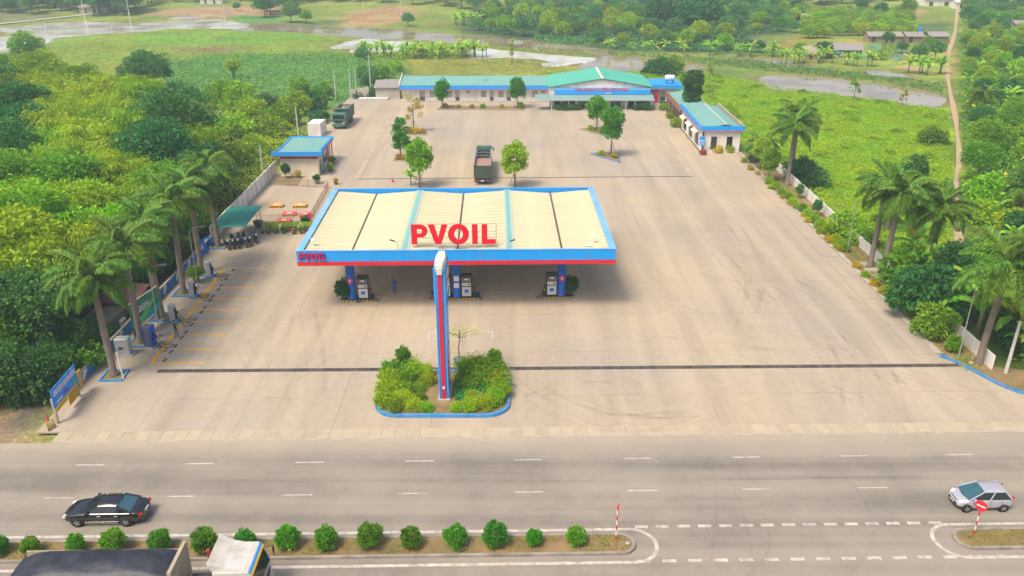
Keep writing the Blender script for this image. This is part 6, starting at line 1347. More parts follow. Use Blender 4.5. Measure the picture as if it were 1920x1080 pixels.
palm('low bushy palm beside the white end building', 39.7, 129.5, 2.6, .95, 20, 'palms behind the right wall')
palm('pale tipped palm crown rising from the green field', 47.5, 99.0, 5.0, .9, 14, 'palms behind the right wall', z=-.6)
palm('palm with golden fronds beyond the dirt path, far right', *G(1840, 215, FIELD), 4.2, 1.1, 14, 'palms behind the right wall', z=-.6)
palm('small palm among the bushes at the far right edge', *G(1912, 430, FIELD), 5.0, 1.0, 14, 'palms behind the right wall', z=-.6)
# ---- bananas
def banana_leaf(seed, ln=2.1, wd=.62, arch=(R(70), R(-35))):
    r = np.random.default_rng(seed); V = []; F = []; n = 9; p = np.array([0, 0, 0.0]); pts = [p]
    for k in range(n): a = arch[0] + (arch[1] - arch[0]) * (k / n) ** 1.2; p = p + np.array([math.cos(a), 0, math.sin(a)]) * ln / n; pts.append(p)
    for k in range(n):
        for s_ in (-1, 1):
            w0 = wd / 2 * math.sin(PI * min(1, (k + .25) / n * .95 + .05)) ** .7; w1 = wd / 2 * math.sin(PI * min(.97, (k + 1) / n * .95 + .05)) ** .7; dz = -.1 - r.uniform(0, .14); b_ = len(V)
            V += [pts[k].tolist(), pts[k + 1].tolist(), (pts[k + 1] * .96 + pts[k] * .04 + np.array([.03, s_ * w1, dz * 1.0])).tolist(), (pts[k] + np.array([.03, s_ * w0, dz])).tolist()]; F.append((b_, b_ + 1, b_ + 2, b_ + 3) if s_ > 0 else (b_ + 3, b_ + 2, b_ + 1, b_))
    me = bpy.data.meshes.new('leaf'); me.from_pydata(V, [], F); me.materials.append(L_BAN); me.update(); return me
BL = [banana_leaf(1, 2.0, .62, (R(78), R(5))), banana_leaf(2, 2.2, .66, (R(62), R(-40))), banana_leaf(3, 2.1, .6, (R(35), R(-75)))]
BST = MAT('banana_stem', (.20, .22, .08), .7, .2, 2); bst = MB().tube([(0, 0, -.2), (.03, 0, 1.0), (.05, 0, 2.0)], [.14, .11, .06], 7).mesh('stem', BST, True)
def banana(label, x, y, s=1.0, group=None, yellow=.12, z=FIELD):
    t = thing('banana_plant', label, 'banana plant', (x, y, z), rnd.uniform(0, 6), group); t.scale = (s, s, s); obj('stem', bst, t); n = rnd.randint(7, 9)
    for k in range(n):
        u = k / n; o = obj('leaf', BL[0] if u < .3 else BL[1] if u < .72 else BL[2], t, (.05, 0, 1.95 - .25 * u), k * 2.4 + rnd.uniform(-.3, .3)); q = rnd.uniform(.85, 1.15); o.scale = (q, q, q)
        if rnd.random() < yellow or (u > .8 and rnd.random() < yellow * 2.5): o.material_slots[0].link = 'OBJECT'; o.material_slots[0].material = L_BANY
    return t
L_SHR = LEAF('clipped_shrub_leaves', (.04, .15, .015), (.11, .27, .02)); L_SHD = LEAF('clipped_shrub_dark_leaves', (.03, .11, .018), (.085, .21, .025))
# ---- clipped shrubs on the medians
for i, (px_, py_, s_) in enumerate(((4, 1034, 1.0), (69, 1030, .95), (150, 1030, .85), (222, 1026, 1.15), (305, 1026, 1.1), (387, 1034, 1.3), (466, 1024, 1.0), (541, 1030, 1.12), (614, 1029, 1.12), (692, 1030, 1.32), (772, 1028, 1.05), (855, 1024, 1.1), (928, 1023, 1.24), (1000, 1013, .86), (1080, 1012, 1.0))):
    x, _ = G(px_, py_); y = yl(x, 40.02) + (rnd.uniform(-.1, .1))
    lab = 'round clipped shrub, ' + ('leftmost on the long median' if i == 0 else ['', 'second', 'third', 'fourth', 'fifth', 'sixth', 'seventh', 'eighth', 'ninth', 'tenth', 'eleventh', 'twelfth', 'thirteenth', 'fourteenth'][i] + ' from the left on the long median' if i < 14 else 'last one before the no-entry sign on the long median')
    plant(f'ball{i % 2}', 'round_shrub', lab, 'shrub', x, y, .12, s_ * rnd.uniform(.86, .96), None, 'clipped shrubs along the median', leafm=L_SHR if i in (1, 2, 3, 7, 8, 13, 14) else L_SHD)
# ---- flower bed planting
for i in range(3):
    V1, F1 = clump_crown(150 + i, 1.15, 1.15, .8, 46, 62, .34, .2, .085, low=-.7, droop=-.1); V2, F2 = plume(160 + i, 26, 1.25, 1.1, 34, .22, .08); V2 = V2 - np.array([0, 0, .55])
    tree_proto(f'bed{i}', np.concatenate([V1, V2]), np.concatenate([F1, F2 + len(V1)]), L_BRI, limbs(i + 90, .6, .05, .8, 5, .6), .72)
BED = [(-9.9, 60.2, .85, L_MID), (-8.7, 60.6, .9, L_BRI), (-7.4, 60.7, .6, L_LIME), (-10.0, 58.9, .8, L_BRI), (-8.8, 59.3, .75, L_MID), (-10.0, 57.4, .75, L_LIME), (-8.8, 57.9, .6, L_BRI), (-9.9, 56.1, .72, L_BRI), (-8.7, 56.2, .6, L_LIME), (-9.0, 55.3, .5, L_MID), (-7.7, 55.5, .55, L_LIME), (-6.7, 55.2, .4, L_BRI), (-4.4, 55.3, .38, L_LIME), (-3.3, 55.4, .5, L_BRI), (-2.2, 55.6, .58, L_LIME), (-1.3, 56.3, .62, L_BRI), (-1.0, 57.6, .7, L_LIME), (-1.1, 58.9, .78, L_BRI), (-1.5, 60.1, .85, L_MID), (-2.7, 60.4, .95, L_BRI), (-3.8, 60.4, .85, L_MID), (-2.6, 59.3, .7, L_MID), (-7.6, 58.2, .42, L_BRI), (-7.3, 56.8, .36, L_MID), (-3.2, 57.0, .4, L_BRI), (-7.0, 59.4, .5, L_BRI), (-3.6, 58.6, .5, L_MID)]
WH = ['at the back left corner of the flower bed', 'at the back of the flower bed, left of the pylon', 'small and pale, directly behind the pylon foot', 'at the left edge of the flower bed, toward the back', 'inside the flower bed behind the left edge', 'yellowish, at the middle of the left edge of the bed', 'inside the bed left of the pylon foot', 'at the left edge of the bed, toward the front', 'yellowish, inside the front left of the bed', 'at the front left curve of the bed kerb', 'yellowish, on the front edge left of the pylon', 'small, on the front edge just left of the pylon', 'smallest, on the front edge just right of the pylon', 'green, on the front edge right of the pylon', 'yellowish, near the front right curve of the bed', 'green, at the front right curve of the bed kerb', 'yellowish, at the middle of the right edge of the bed', 'green, at the right edge of the bed toward the back', 'at the back right corner of the flower bed', 'tallest, at the back right of the flower bed', 'at the back of the bed, right of the pylon', 'inside the bed in front of the tallest one', 'low, in the clear soil left of the pylon', 'lowest, in the soil at the left front of the pylon', 'low, among the teal ground cover right of the pylon', 'behind the clear soil left of the pylon', 'behind the teal ground cover right of the pylon']
for i, ((x, y, s_, mt), lab) in enumerate(zip(BED, WH)): plant(f'bed{i % 3}', 'garden_shrub', 'leafy garden shrub ' + lab, 'shrub', x, y, .15, s_ * 1.1, None, 'shrubs in the flower bed', leafm=mt)
for x, y, lab in ((-9.1, 61.0, 'clipped ball topiary at the back left of the flower bed'), (-1.5, 60.9, 'clipped ball topiary at the back right of the flower bed')):
    t = plant('ball0', 'ball_topiary', lab, 'topiary', x, y, .2, .95, None, 'ball topiaries in the flower bed', leafm=L_MID)
    for c in t.children: c.location = (0, 0, 1.2)
    MB().tube([(0, 0, 0), (0, 0, 1.5)], .05, 6).build('stem', BARK, t)
r = np.random.default_rng(5); n = 700; Pq = np.stack([r.uniform(-4.6, -1.6, n), r.uniform(56.6, 59.2, n), r.uniform(.2, .42, n)], 1); V, F = leaf_quads(Pq, np.tile([0, 0, 1.0], (n, 1)), .3, .14, .8, 0, 3); me = np_mesh('ground_cover', V, F); me.materials.append(LEAF('teal_ground_cover', (.02, .16, .06), (.05, .28, .11))); struct(obj('ground_cover', me), 'stuff')
# trained apricot tree on a light frame behind the bed, in a glazed pot
tr = thing('trained_tree', 'thin bare tree with yellow blossom trained over a pale horizontal frame', 'tree', (-4.55, 62.9, .006))
MB().tube([(0, 0, .5), (-.05, .1, 1.6), (.1, .2, 2.6), (0, .1, 3.3)], [.07, .06, .045, .03], 6).build('trunk', BARK, tr)
for k in range(9): a = k * .7; MB().tube([(0, .12, 2.2 + .1 * k % 3), (math.cos(a) * .7, .1 + math.sin(a) * .5, 2.8 + .05 * k), (math.cos(a) * 1.7, .1 + math.sin(a) * .9, 3.0 + .06 * k)], [.03, .02, .008], 4).build('branch', BARK, tr)
r = np.random.default_rng(8); n = 260; aa = r.uniform(0, 2 * PI, n); rr_ = r.uniform(.2, 1.0, n); Pq = np.stack([np.cos(aa) * rr_ * 2.1, .1 + np.sin(aa) * rr_ * 1.0, 2.8 + r.uniform(0, .7, n)], 1); V, F = leaf_quads(Pq, r.normal(0, 1, (n, 3)), .14, .09, .5, 0, 4); me = np_mesh('blossom', V, F); me.materials.append(LEAF('yellow_blossom', (.55, .45, .03), (.5, .5, .12))); obj('blossom', me, tr)
fr = MB()
for y in (-.6, .75): fr.box(-2.6, 2.9, y, y + .035, 2.75, 2.785)
for x in (-2.6, -1.2, .9, 2.86): fr.box(x, x + .035, -.6, .78, 2.79, 2.825)
for x, y in ((-2.58, -.58), (2.86, -.58), (-2.58, .76), (2.86, .76)): fr.box(x - .015, x + .015, y - .015, y + .015, 0, 2.75)
fr.box(.25, .31, .3, .36, .0, 2.8); fr.box(.55, .61, .3, .36, .0, 2.8); fr.build('support_frame', WHITE, tr)
pt = thing('glazed_pot', 'grey-blue glazed pot at the foot of the trained tree', 'pot', (-4.55, 62.9, .02)); MB().lathe([(.3, 0), (.48, .35), (.5, .5), (.54, .52), (.46, .5), (.44, .42), (.02, .4)], 14).build('pot_body', MAT('blue_grey_glaze', (.14, .20, .24), .35), pt, True)
# ---- yard trees
YT = [('knobbly', 752, 297, 1.0, 'knobbly clipped tree with tiered foliage clumps at the left of the yard'), ('sparse', 776, 248, 1.18, 'thin sparse tree with few dry leaves at the left of the yard'), ('oval0', 787, 352, 1.12, 'dense bright oval tree behind the canopy, left of the cargo truck'), ('oval1', 965, 352, 1.12, 'dense bright oval tree behind the canopy, right of the cargo truck'), ('oval0', 1119, 246, 1.15, 'rounded tree in front of the gabled hall, partly behind another tree'), ('twolobe', 1146, 294, 1.12, 'tall two-lobed tree in the right yard bed with pale blue kerb'), ('oval1', 830, 203, .95, 'small dense tree at the left end of the long bed'), ('oval0', 970, 203, 1.05, 'small round tree at the right end of the long bed')]
for i, (k, px_, py_, s_, lab) in enumerate(YT):
    x, y = G(px_, py_); t = plant(k, 'yard_tree', lab, 'tree', x, y, .06, s_, .3 * i if k not in ('knobbly', 'sparse') else 0, 'trees planted in the paved yard', leafm=(L_BRI if i in (2, 3) else L_LIME if False else None))
    for a in (0.4, 2.5, 4.6): MB().tube([(math.cos(a) * .8, math.sin(a) * .8, 0), (math.cos(a) * .08, math.sin(a) * .08, 1.9)], .03, 5).build('support_stake', BARK, t)
x, y = G(1279, 222); plant('twolobe', 'dark_roof_tree', 'tall dark two-lobed tree between the brown building and the white end building', 'tree', x + 1.2, y - 1.6, 0, 1.35, 0, leafm=L_DARK)
x, y = G(780, 352); banana('small banana plant poking up behind the canopy, left', x - .8, y + .8, .8, z=0, yellow=0)
# plants in the long bed and beside buildings
def bushes(spec, group, cat='shrub'):
    for i, (px_, py_, s_, mt, lab) in enumerate(spec): x, y = G(px_, py_); plant(f'shrub{i % 3}', 'shrub', lab, cat, x, y, .05, s_, None, group, leafm=mt)
bushes([(835, 203, .45, L_DRY, 'dry yellowish shrub at the left end of the long bed'), (860, 203, .35, L_DRY, 'low dry shrub in the left half of the long bed'), (905, 203, .4, L_BRI, 'small green shrub in the middle of the long bed'), (885, 203, .35, L_DRY, 'low dry shrub just left of the middle of the long bed'), (940, 203, .4, L_DRY, 'low dry shrub in the right half of the long bed'), (976, 203, .5, L_LIME, 'rounded yellowish shrub at the right end of the long bed'), (780, 250, .5, L_ORNG, 'orange-yellow shrub under the sparse yard tree'), (768, 250, .5, L_DRY, 'dry shrub left of the sparse yard tree'), (793, 250, .42, L_DRY, 'dry shrub right of the sparse yard tree'), (748, 299, .4, L_DRY, 'low dry shrub under the knobbly tree, left'), (760, 300, .4, L_DRY, 'low dry shrub under the knobbly tree, right'), (1128, 292, .4, L_LIME, 'low yellowish shrub left of the two-lobed tree'), (1152, 296, .4, L_DRY, 'low dry shrub right of the two-lobed tree'), (1108, 244, .4, L_LIME, 'low yellowish shrub under the tree before the hall'), (1126, 248, .4, L_DRY, 'low dry shrub beside the tree before the hall')], 'small shrubs in the yard beds')
for i, (px_, s_) in enumerate(((1046, .55), (1060, .75), (1074, .6), (1082, .55), (1192, .6), (1200, .7), (1208, .75), (1216, .6))):
    x = G(px_, 205)[0]; plant(f'shrub{i % 3}', 'porch_plant', ['leafy potted plant at the left end of the hall porch', 'tall dark potted plant left under the hall porch', 'potted plant beside the second porch post', 'low potted plant right of the second porch post', 'dark potted plant by the right porch post', 'tall potted plant at the right of the hall porch', 'large potted plant near the right end of the porch', 'potted plant at the right end of the hall porch'][i], 'plant', x, 169.5, .1, s_, None, 'plants along the hall porch', leafm=L_DARK)
bushes([(1243, 207, .6, L_MID, 'green shrub at the corner of the brown building'), (1256, 222, .55, L_LIME, 'yellowish shrub beside the brown building'), (1268, 238, .8, L_LIME, 'spreading yellow-green shrub between brown and white buildings'), (1330, 284, .7, L_BRI, 'green shrub under the front windows of the white end building'), (1345, 286, .6, L_ORNG, 'yellow-orange shrub in front of the white end building'), (1366, 286, .6, L_LIME, 'yellowish shrub at the right corner of the white end building'), (1318, 290, .4, LEAF('red_leaves', (.25, .02, .05), (.35, .06, .08)), 'small red-leaved plant at the corner of the white end building')], 'shrubs beside the right buildings')
# right planting strip
for i, (px_, py_) in enumerate(((1443, 342), (1455, 353), (1467, 362), (1479, 371), (1490, 382), (1504, 394), (1512, 402), (1528, 415), (1540, 426), (1553, 437), (1568, 452), (1584, 469), (1690, 565), (1786, 655))):
    x, y = G(px_, py_, .3); big = i in (8, 9); plant('ball0' if i % 2 else 'shrub1', 'strip_shrub', ['farthest', 'second farthest', 'third farthest', 'fourth farthest', 'fifth farthest', 'sixth farthest', 'seventh farthest', 'eighth farthest', 'ninth farthest', 'tenth farthest', 'eleventh farthest', 'twelfth farthest', 'thirteenth farthest', 'nearest'][i] + ' round green shrub along the right planting strip', 'shrub', x, y, .08, (.9 if i % 2 else .52) * (1.2 if big or i > 11 else .95), None, 'green shrubs on the right strip', leafm=L_BRI)
for i, (px_, py_) in enumerate(((1395, 303), (1408, 317), (1421, 326), (1446, 352), (1468, 370), (1480, 381), (1493, 390), (1507, 405), (1516, 415), (1538, 436), (1552, 448), (1558, 454), (1567, 463), (1575, 469), (1605, 500), (1622, 518), (1640, 534), (1655, 548), (1705, 590), (1724, 612), (1738, 624))):
    x, y = G(px_, py_, .2); plant(f'shrub{i % 3}', 'orange_foliage_plant', 'low orange-yellow foliage plant in the border along the right kerb', 'plant', x, y, .08, rnd.uniform(.26, .38), None, 'orange border plants on the right strip', leafm=L_ORNG if i > 18 or i % 3 else L_LIME)
# trees and bushes right behind and on the strip
for k, px_, py_, z, s_, mt, lab in (('shrub2', 1735, 592, .1, 2.3, L_DARK, 'large dark bushy tree over the right wall near the entrance'), ('shrub1', 1706, 548, .1, 2.3, L_MID, 'tall bushy green tree just in front of the paired palms'), ('shrub0', 1750, 628, .1, 1.35, L_MID, 'leafy bush in front of the right wall by the entrance'), ('broad1', 1760, 560, 0, .64, L_DARK, 'dark tree behind the right wall between palms and entrance'), ('broad2', 1590, 440, 0, .5, L_BRI, 'bright leafy climber tree hanging over the right wall'), ('broad3', 1615, 455, 0, .45, L_BRI, 'bright green tree left of the paired palm trunks'), ('oval0', 1440, 340, .1, .8, L_MID, 'small tree on the strip left of the lone royal palm'), ('oval1', 1425, 318, .1, .85, L_LIME, 'yellowish small tree near the far lamp post'), ('broad0', 1500, 335, 0, .55, L_DARK, 'dark tree behind the wall beside the lone royal palm'), ('broad1', 1530, 345, 0, .5, L_DARK, 'dark bush behind the wall right of the lone royal palm'), ('oval1', 1498, 372, .1, .35, L_TEAL, 'small bluish sapling in front of the right wall, farther one'), ('oval0', 1530, 405, .1, .38, L_TEAL, 'small bluish sapling in front of the right wall, nearer one'), ('broad2', 1900, 640, 0, .5, L_DARK, 'dark bush behind the utility pole at the right edge')):
    if k.startswith('broad') and s_ <= .55: k = 'shrub' + k[-1].replace('3', '0'); s_ *= 2.9
    x, y = G(px_, py_, z if z else FIELD + .6); plant(k, 'wall_side_tree', lab, 'tree', x + (1.2 if k.startswith('broad') else 0), y, z if z else -.4, s_, None, 'trees by the right wall', leafm=mt)
for px_, py_, s_, lab in ((1815, 640, 1.5, 'large banana plant leaning over the right wall at the entrance'), (1795, 605, 1.3, 'banana plant behind the right wall left of the entrance palm'), (1880, 650, 1.2, 'banana plant behind the end of the right wall'), (1690, 500, 1.2, 'banana plant behind the paired palms'), (1905, 690, 1.0, 'banana plant at the right edge below the utility pole'), (1850, 610, 1.3, 'banana plant behind the entrance palm trunk')):
    x, y = G(px_, py_, FIELD); banana(lab, x + .9, y + .4, s_ * 1.35, 'banana plants behind the right wall')
# pots in front of the tank yard
for i, (px_, lab) in enumerate(((510, 'left'), (546, 'middle'), (580, 'right'))):
    x, y = G(px_, 433); t = thing('trough_hedge', 'flat clipped green hedge trough before the front rail, ' + lab + ' of three', 'planter', (x, y, 0), 0, 'clipped hedge troughs before the rail')
    MB().bbox(-.7, .7, -.35, .35, .25, .55, .03).build('trough', POT, t); mb = MB(); [mb.box(a - .06, a + .06, -.25, .25, 0, .25) for a in (-.5, .5)]; mb.build('feet', POT, t)
    rq = np.random.default_rng(i + 50); n = 900; Pq = np.stack([rq.uniform(-1.05, 1.05, n), rq.uniform(-.6, .6, n), rq.uniform(.75, 1.0, n)], 1); V, F = leaf_quads(Pq, np.tile([0, 0, 1.0], (n, 1)), .15, .08, .9, 0, i); me = np_mesh('foliage', V, F); me.materials.append(L_BRI); obj('foliage', me, t)
potm = MB().lathe([(.18, 0), (.3, .3), (.33, .42), (.29, .42), (.26, .36), (.02, .35)], 12).mesh('pot_body', POT, True)
def pot_plant(label, x, y, s_, mt, ps=1.0, key='ball1'):
    t = plant(key, 'potted_plant', label, 'potted plant', x, y, 0.0, 1.0, None, 'potted plants', sz=1.0, leafm=mt, crown='foliage', trunk='stem')
    for c in t.children: c.location = (0, 0, .3 * ps); c.scale = (s_, s_, s_)
    o = obj('pot', potm, t); o.scale = (ps, ps, ps); return t
for px_, py_, s_, mt, ps, lab in ((485, 426, .3, L_DRY, 2.0, 'big dark pot with a few leaves right of the motorbikes'), (493, 438, .3, L_BRI, .7, 'small pot at the left end of the pot row'), (503, 438, .4, L_DRY, 1.0, 'pot with dry plant second in the pot row'), (517, 437, .6, L_BRI, .9, 'pot with green ball third in the pot row'), (532, 438, .55, L_MID, .9, 'pot with dark green plant in the middle of the pot row'), (551, 439, .35, L_DRY, 1.1, 'bare brown pot right of the middle of the pot row'), (565, 438, .5, L_BRI, 1.0, 'green glazed pot near the right end of the pot row'), (574, 425, .8, L_DARK, 1.0, 'dark bushy pot plant at the right end of the front rail'), (595, 345, .8, L_DARK, 1.2, 'round potted shrub at the back rail before the booth'), (560, 334, .7, L_ORNG, 1.0, 'yellow rounded potted shrub beside the booth wall'), (620, 322, .8, L_LIME, 1.1, 'potted yellowish plant on the booth step, nearer'), (624, 309, .8, L_BRI, 1.1, 'potted green ball on the booth step, farther'), (630, 346, .55, L_ORNG, .9, 'small yellowish pot plant at the corner of the railing'), (612, 300, .6, L_ORNG, .9, 'orange flowering pot plant behind the booth'), (368, 530, 1.15, L_MID, 1.2, 'leafy potted bush between lamp post and charger')):
    x, y = G(px_, py_); pot_plant(lab, x, y, s_, mt, ps)
pot_plant('dark leafy potted palm left of the left canopy column', -17.0, 76.6, 1.35, L_DARK, 1.0, 'ball0'); pot_plant('dark bushy pot plant right of the right canopy column', 5.95, 77.6, 1.25, L_DARK, 1.2, 'ball0')
x, y = G(537, 335); plant('oval0', 'booth_shrub', 'upright dark shrub in front of the booth wall', 'shrub', x, y, .05, .42, None, leafm=L_DARK)
# ================================================================ GROVES, FIELDS, FAR COUNTRY
def to_pix(x, y, z):
    d = y * _c + (CAM_H - z) * _s; return 960 + CAM_F * x / d, 540 + CAM_F * ((CAM_H - z) * _c - y * _s) / d
def scatter(poly, rad, seed, tries=4000, ok=None, grow=0.0):
    """dart throwing inside a polygon in metres; the spacing may grow with distance"""
    r = random.Random(seed); xs_ = [p[0] for p in poly]; ys_ = [p[1] for p in poly]; out = []
    C = np.array([(r.uniform(min(xs_), max(xs_)), r.uniform(min(ys_), max(ys_))) for _ in range(tries)]); ins = sdf(C, poly) < 0
    for pd in PONDS: ins &= sdf(C, pd) > 1.0
    for (x, y), i in zip(C, ins):
        if not i: continue
        u, v_ = to_pix(x, y, 3)
        if u < -110 or u > 2030 or v_ < -24: continue
        if ok and not ok(x, y, u, v_): continue
        q = rad + grow * max(0, y - 100)
        if all((x - a) ** 2 + (y - b_) ** 2 > q * q for a, b_ in out): out.append((x, y))
    return out
# ---- dense grove on the left
grove = [(-39.2, 58.0), (-39.2, 64.5), (-41.2, 65), (-41.2, 77), (-39.4, 78), (-39.4, 103), (-43, 112), (-52, 130), (-60, 146), (-72, 158), (-92, 166), (-110, 182), (-170, 192), (-170, 58.5)]
x, y = G(330, 262, 3.5); BIGT = (x, y)
plant('big0', 'grove_tree', 'largest dark rounded tree of the left grove, behind the palms', 'tree', x, y, FIELD, 1.05, leafm=L_DARK)
x, y = G(278, 168, FIELD); plant('big1', 'spreading_tree', 'dark flat-crowned tree standing alone in the meadow at the upper left', 'tree', x, y, FIELD - 2.2, 1.0, leafm=L_DARK, sz=.95)
GL = {'dark': 'dark green broadleaf tree in the dense grove left of the forecourt', 'mid': 'mid green broadleaf tree in the dense grove left of the forecourt', 'bri': 'bright green broadleaf tree in the dense grove left of the forecourt', 'lime': 'feathery yellow-green bamboo clump in the grove left of the forecourt'}
for i, (x, y) in enumerate(scatter(grove, 4.7, 3, 7000, lambda x, y, u, v_: (x - BIGT[0]) ** 2 + (y - BIGT[1]) ** 2 > 36)):
    u, v_ = to_pix(x, y, 6); r_ = rnd.random()
    if u < 70 and 190 < v_ < 290: k = 'dark'
    elif v_ > 520: k = 'dark' if r_ < .7 else 'mid'
    elif v_ > 345: k = 'bri' if r_ < .4 else 'mid' if r_ < .62 else 'lime'
    elif 60 < u < 260 and v_ > 165: k = 'lime' if r_ < .78 else 'bri'
    elif u > 260 and v_ > 165: k = 'dark' if r_ < .45 else 'mid' if r_ < .75 else 'lime'
    else: k = 'mid' if r_ < .35 else 'lime' if r_ < .8 else 'dark'
    near = x > -46
    if k == 'lime': plant(f'bamboo{i % 3}', 'bamboo_clump', GL[k], 'bamboo', x, y, -.3, rnd.uniform(.95, 1.25), None, 'bamboo in the left grove', crown='foliage', trunk='culms')
    else: plant(f'broad{i % 4}', 'grove_tree', GL[k], 'tree', x, y, -.3, (rnd.uniform(.85, 1.02) if near else rnd.uniform(.9, 1.28)), None, 'trees of the left grove', leafm={'dark': L_DARK, 'mid': L_MID, 'bri': L_BRI}[k])
for i, (px_, py_, s_, mt, lab) in enumerate(((20, 742, 1.5, L_DARK, 'dark bush at the lower left corner of the grove'), (70, 728, 1.6, L_DARK, 'dark bush overhanging the dirt patch, lower left'), (112, 705, 1.3, L_MID, 'glossy bush behind the roadside banner'), (150, 680, 1.2, L_MID, 'bush spilling over the low wall near the banner'), (-30, 735, 1.7, L_DARK, 'dark bush at the left frame edge by the dirt patch'), (60, 690, 1.8, L_MID, 'tall glossy bush left of the banner'), (180, 640, 1.0, L_DARK, 'dark bush between the low wall and the grey house'))):
    x, y = G(px_, py_, .3); plant(f'shrub{i % 3}', 'grove_bush', lab, 'bush', x, y, -.3, s_ * 1.15, None, 'bushes at the edge of the left grove', leafm=mt)
for i, (x, y, s_, mt, lab) in enumerate(((-38.6, 59.2, .62, L_DARK, 'dark tree overhanging the low wall just behind the roadside banner'), (-38.9, 63.2, .66, L_DARK, 'dark tree hanging over the low wall beside the power cabinet'), (-41.0, 57.4, .72, L_DARK, 'dark low-crowned tree above the dirt patch at the lower left'), (-42.8, 61.5, .8, L_MID, 'mid green tree behind the roadside banner at the lower left'), (-38.9, 80.0, .7, L_DARK, 'dark tree crowding the palms beyond the grey house'), (-38.7, 86.5, .7, L_DARK, 'dark tree crowding the palms before the motorbike shed'), (-38.8, 94.5, .7, L_MID, 'mid green tree over the white wall behind the motorbike shed'))):
    plant(f'broad{i % 4}', 'overhanging_tree', lab, 'tree', x, y, -1.6, s_, None, 'trees hanging over the left wall', leafm=mt)
# ---- leafy ground cover nobody could count
def cover(name, poly, dens, Lm, Wm, mat, seed, h=.5, ws=5.0, avoid=None, base=FIELD):
    r = np.random.default_rng(seed); P = np.array(poly); a = P.min(0); b_ = P.max(0); n = int((b_[0] - a[0]) * (b_[1] - a[1]) * dens)
    C = r.uniform(a, b_, (n, 2)); C = C[sdf(C, poly) < 0]
    for pd in PONDS: C = C[sdf(C, pd) > .2]
    if avoid is not None: C = C[avoid(C)]
    m_ = np.clip(.5 + .8 * noise2(C[:, 0], C[:, 1], ws) + .3 * noise2(C[:, 1] + 40, C[:, 0], ws * .35), 0, 1.2); z = base + .05 + h * m_ * r.uniform(.55, 1.0, len(C))
    an = r.uniform(0, 2 * PI, len(C)); V, F = leaf_quads(np.column_stack([C, z]), np.column_stack([np.cos(an), np.sin(an), np.full(len(C), .45)]), Lm, Wm, .35, 0, seed, .35, 1.3); me = np_mesh(name, V, F); me.materials.append(mat); return struct(obj(name, me), 'stuff')
PATHP = smooth3([(*G(px_, py_, FIELD), 0) for px_, py_ in ((1797, 8), (1793, 40), (1790, 64), (1781, 92), (1776, 118), (1776, 140), (1782, 175), (1790, 215), (1796, 262), (1799, 300), (1794, 330), (1791, 362), (1792, 400), (1797, 440), (1799, 480))], 5)
PA = np.array([p[:2] for p in PATHP]); path_d = lambda C: np.min(np.linalg.norm(C[:, None, :] - PA[None], axis=2), axis=1)
pz = lambda x, y: float(FIELD + .08 + 2.2 * sstep(330, 480, np.array(y)) * (1 + noise2(np.array(x), np.array(y), 160)) + .10 * noise2(np.array(x), np.array(y), 14))
mb = MB(); n = len(PATHP); A = []; 
for i, p in enumerate(PATHP):
    q = Vector(PATHP[min(i + 1, n - 1)]) - Vector(PATHP[max(i - 1, 0)]); q = Vector((-q.y, q.x)).normalized(); w_ = (.3 + .08 * math.sin(i * .6)) * (1 + p[1] * .003)
    for s_ in (-1, -.4, .4, 1): A.append((p[0] + q.x * w_ * s_, p[1] + q.y * w_ * s_, pz(p[0], p[1]) + .12 - .08 * s_ * s_))
mb.add(A, [(i * 4 + j, i * 4 + j + 1, i * 4 + j + 5, i * 4 + j + 4) for i in range(n - 1) for j in range(3)]); struct(mb.build('dirt_path', MAT('path_dirt', (.46, .33, .20), .95, .2, .8, world=True)))
lush = pix([(1000, 138), (1250, 133), (1310, 136), (1440, 161), (1560, 178), (1775, 208), (1786, 330), (1780, 500), (1745, 530), (1600, 440), (1500, 350), (1395, 280), (1330, 215), (1265, 160)]); lush = [(max(x, 41.4) if y < 136 else x, y) for x, y in lush]
L_FIELD = LEAF('field_leaves', (.12, .23, .008), (.24, .37, .015), .1)
offsite = lambda C: ((C[:, 0] > 41.5) | (C[:, 1] > 192)) & (path_d(C) > 1.0)
cover('field_weeds', lush, 24, .28, .15, L_FIELD, 11, .55, 4, offsite)
for i, (x, y) in enumerate(scatter(lush, 6.0, 41, 500, lambda x, y, u, v_: (x > 43 or y > 196) and path_d(np.array([[x, y]]))[0] > 2)):
    plant(f'shrub{i % 3}', 'weed_clump', 'low leafy weed clump in the bright green field right of the forecourt', 'weed clump', x, y, FIELD - .3, rnd.uniform(.6, 1.3), None, 'weed clumps in the right field', sz=rnd.uniform(.35, .55), leafm=rnd.choice((L_FIELD, L_FIELD, L_BRI, L_MID)))
cover('field_weeds', lush, 9, .36, .2, L_BRI, 19, .8, 7, lambda C: offsite(C) & (noise2(C[:, 0] + 30, C[:, 1], 9) > .28))
cover('field_weeds', lush, 8, .32, .15, L_LIME, 20, .7, 5, lambda C: offsite(C) & (noise2(C[:, 0] - 70, C[:, 1] + 9, 8) > .32))
cover('creeper_scrub', [(-37.6, 100), (-37.6, 150), (-44, 158), (-60, 165), (-66, 160), (-52, 130), (-42, 104)], 26, .27, .15, L_FIELD, 12, 1.5, 6, None, -.5)
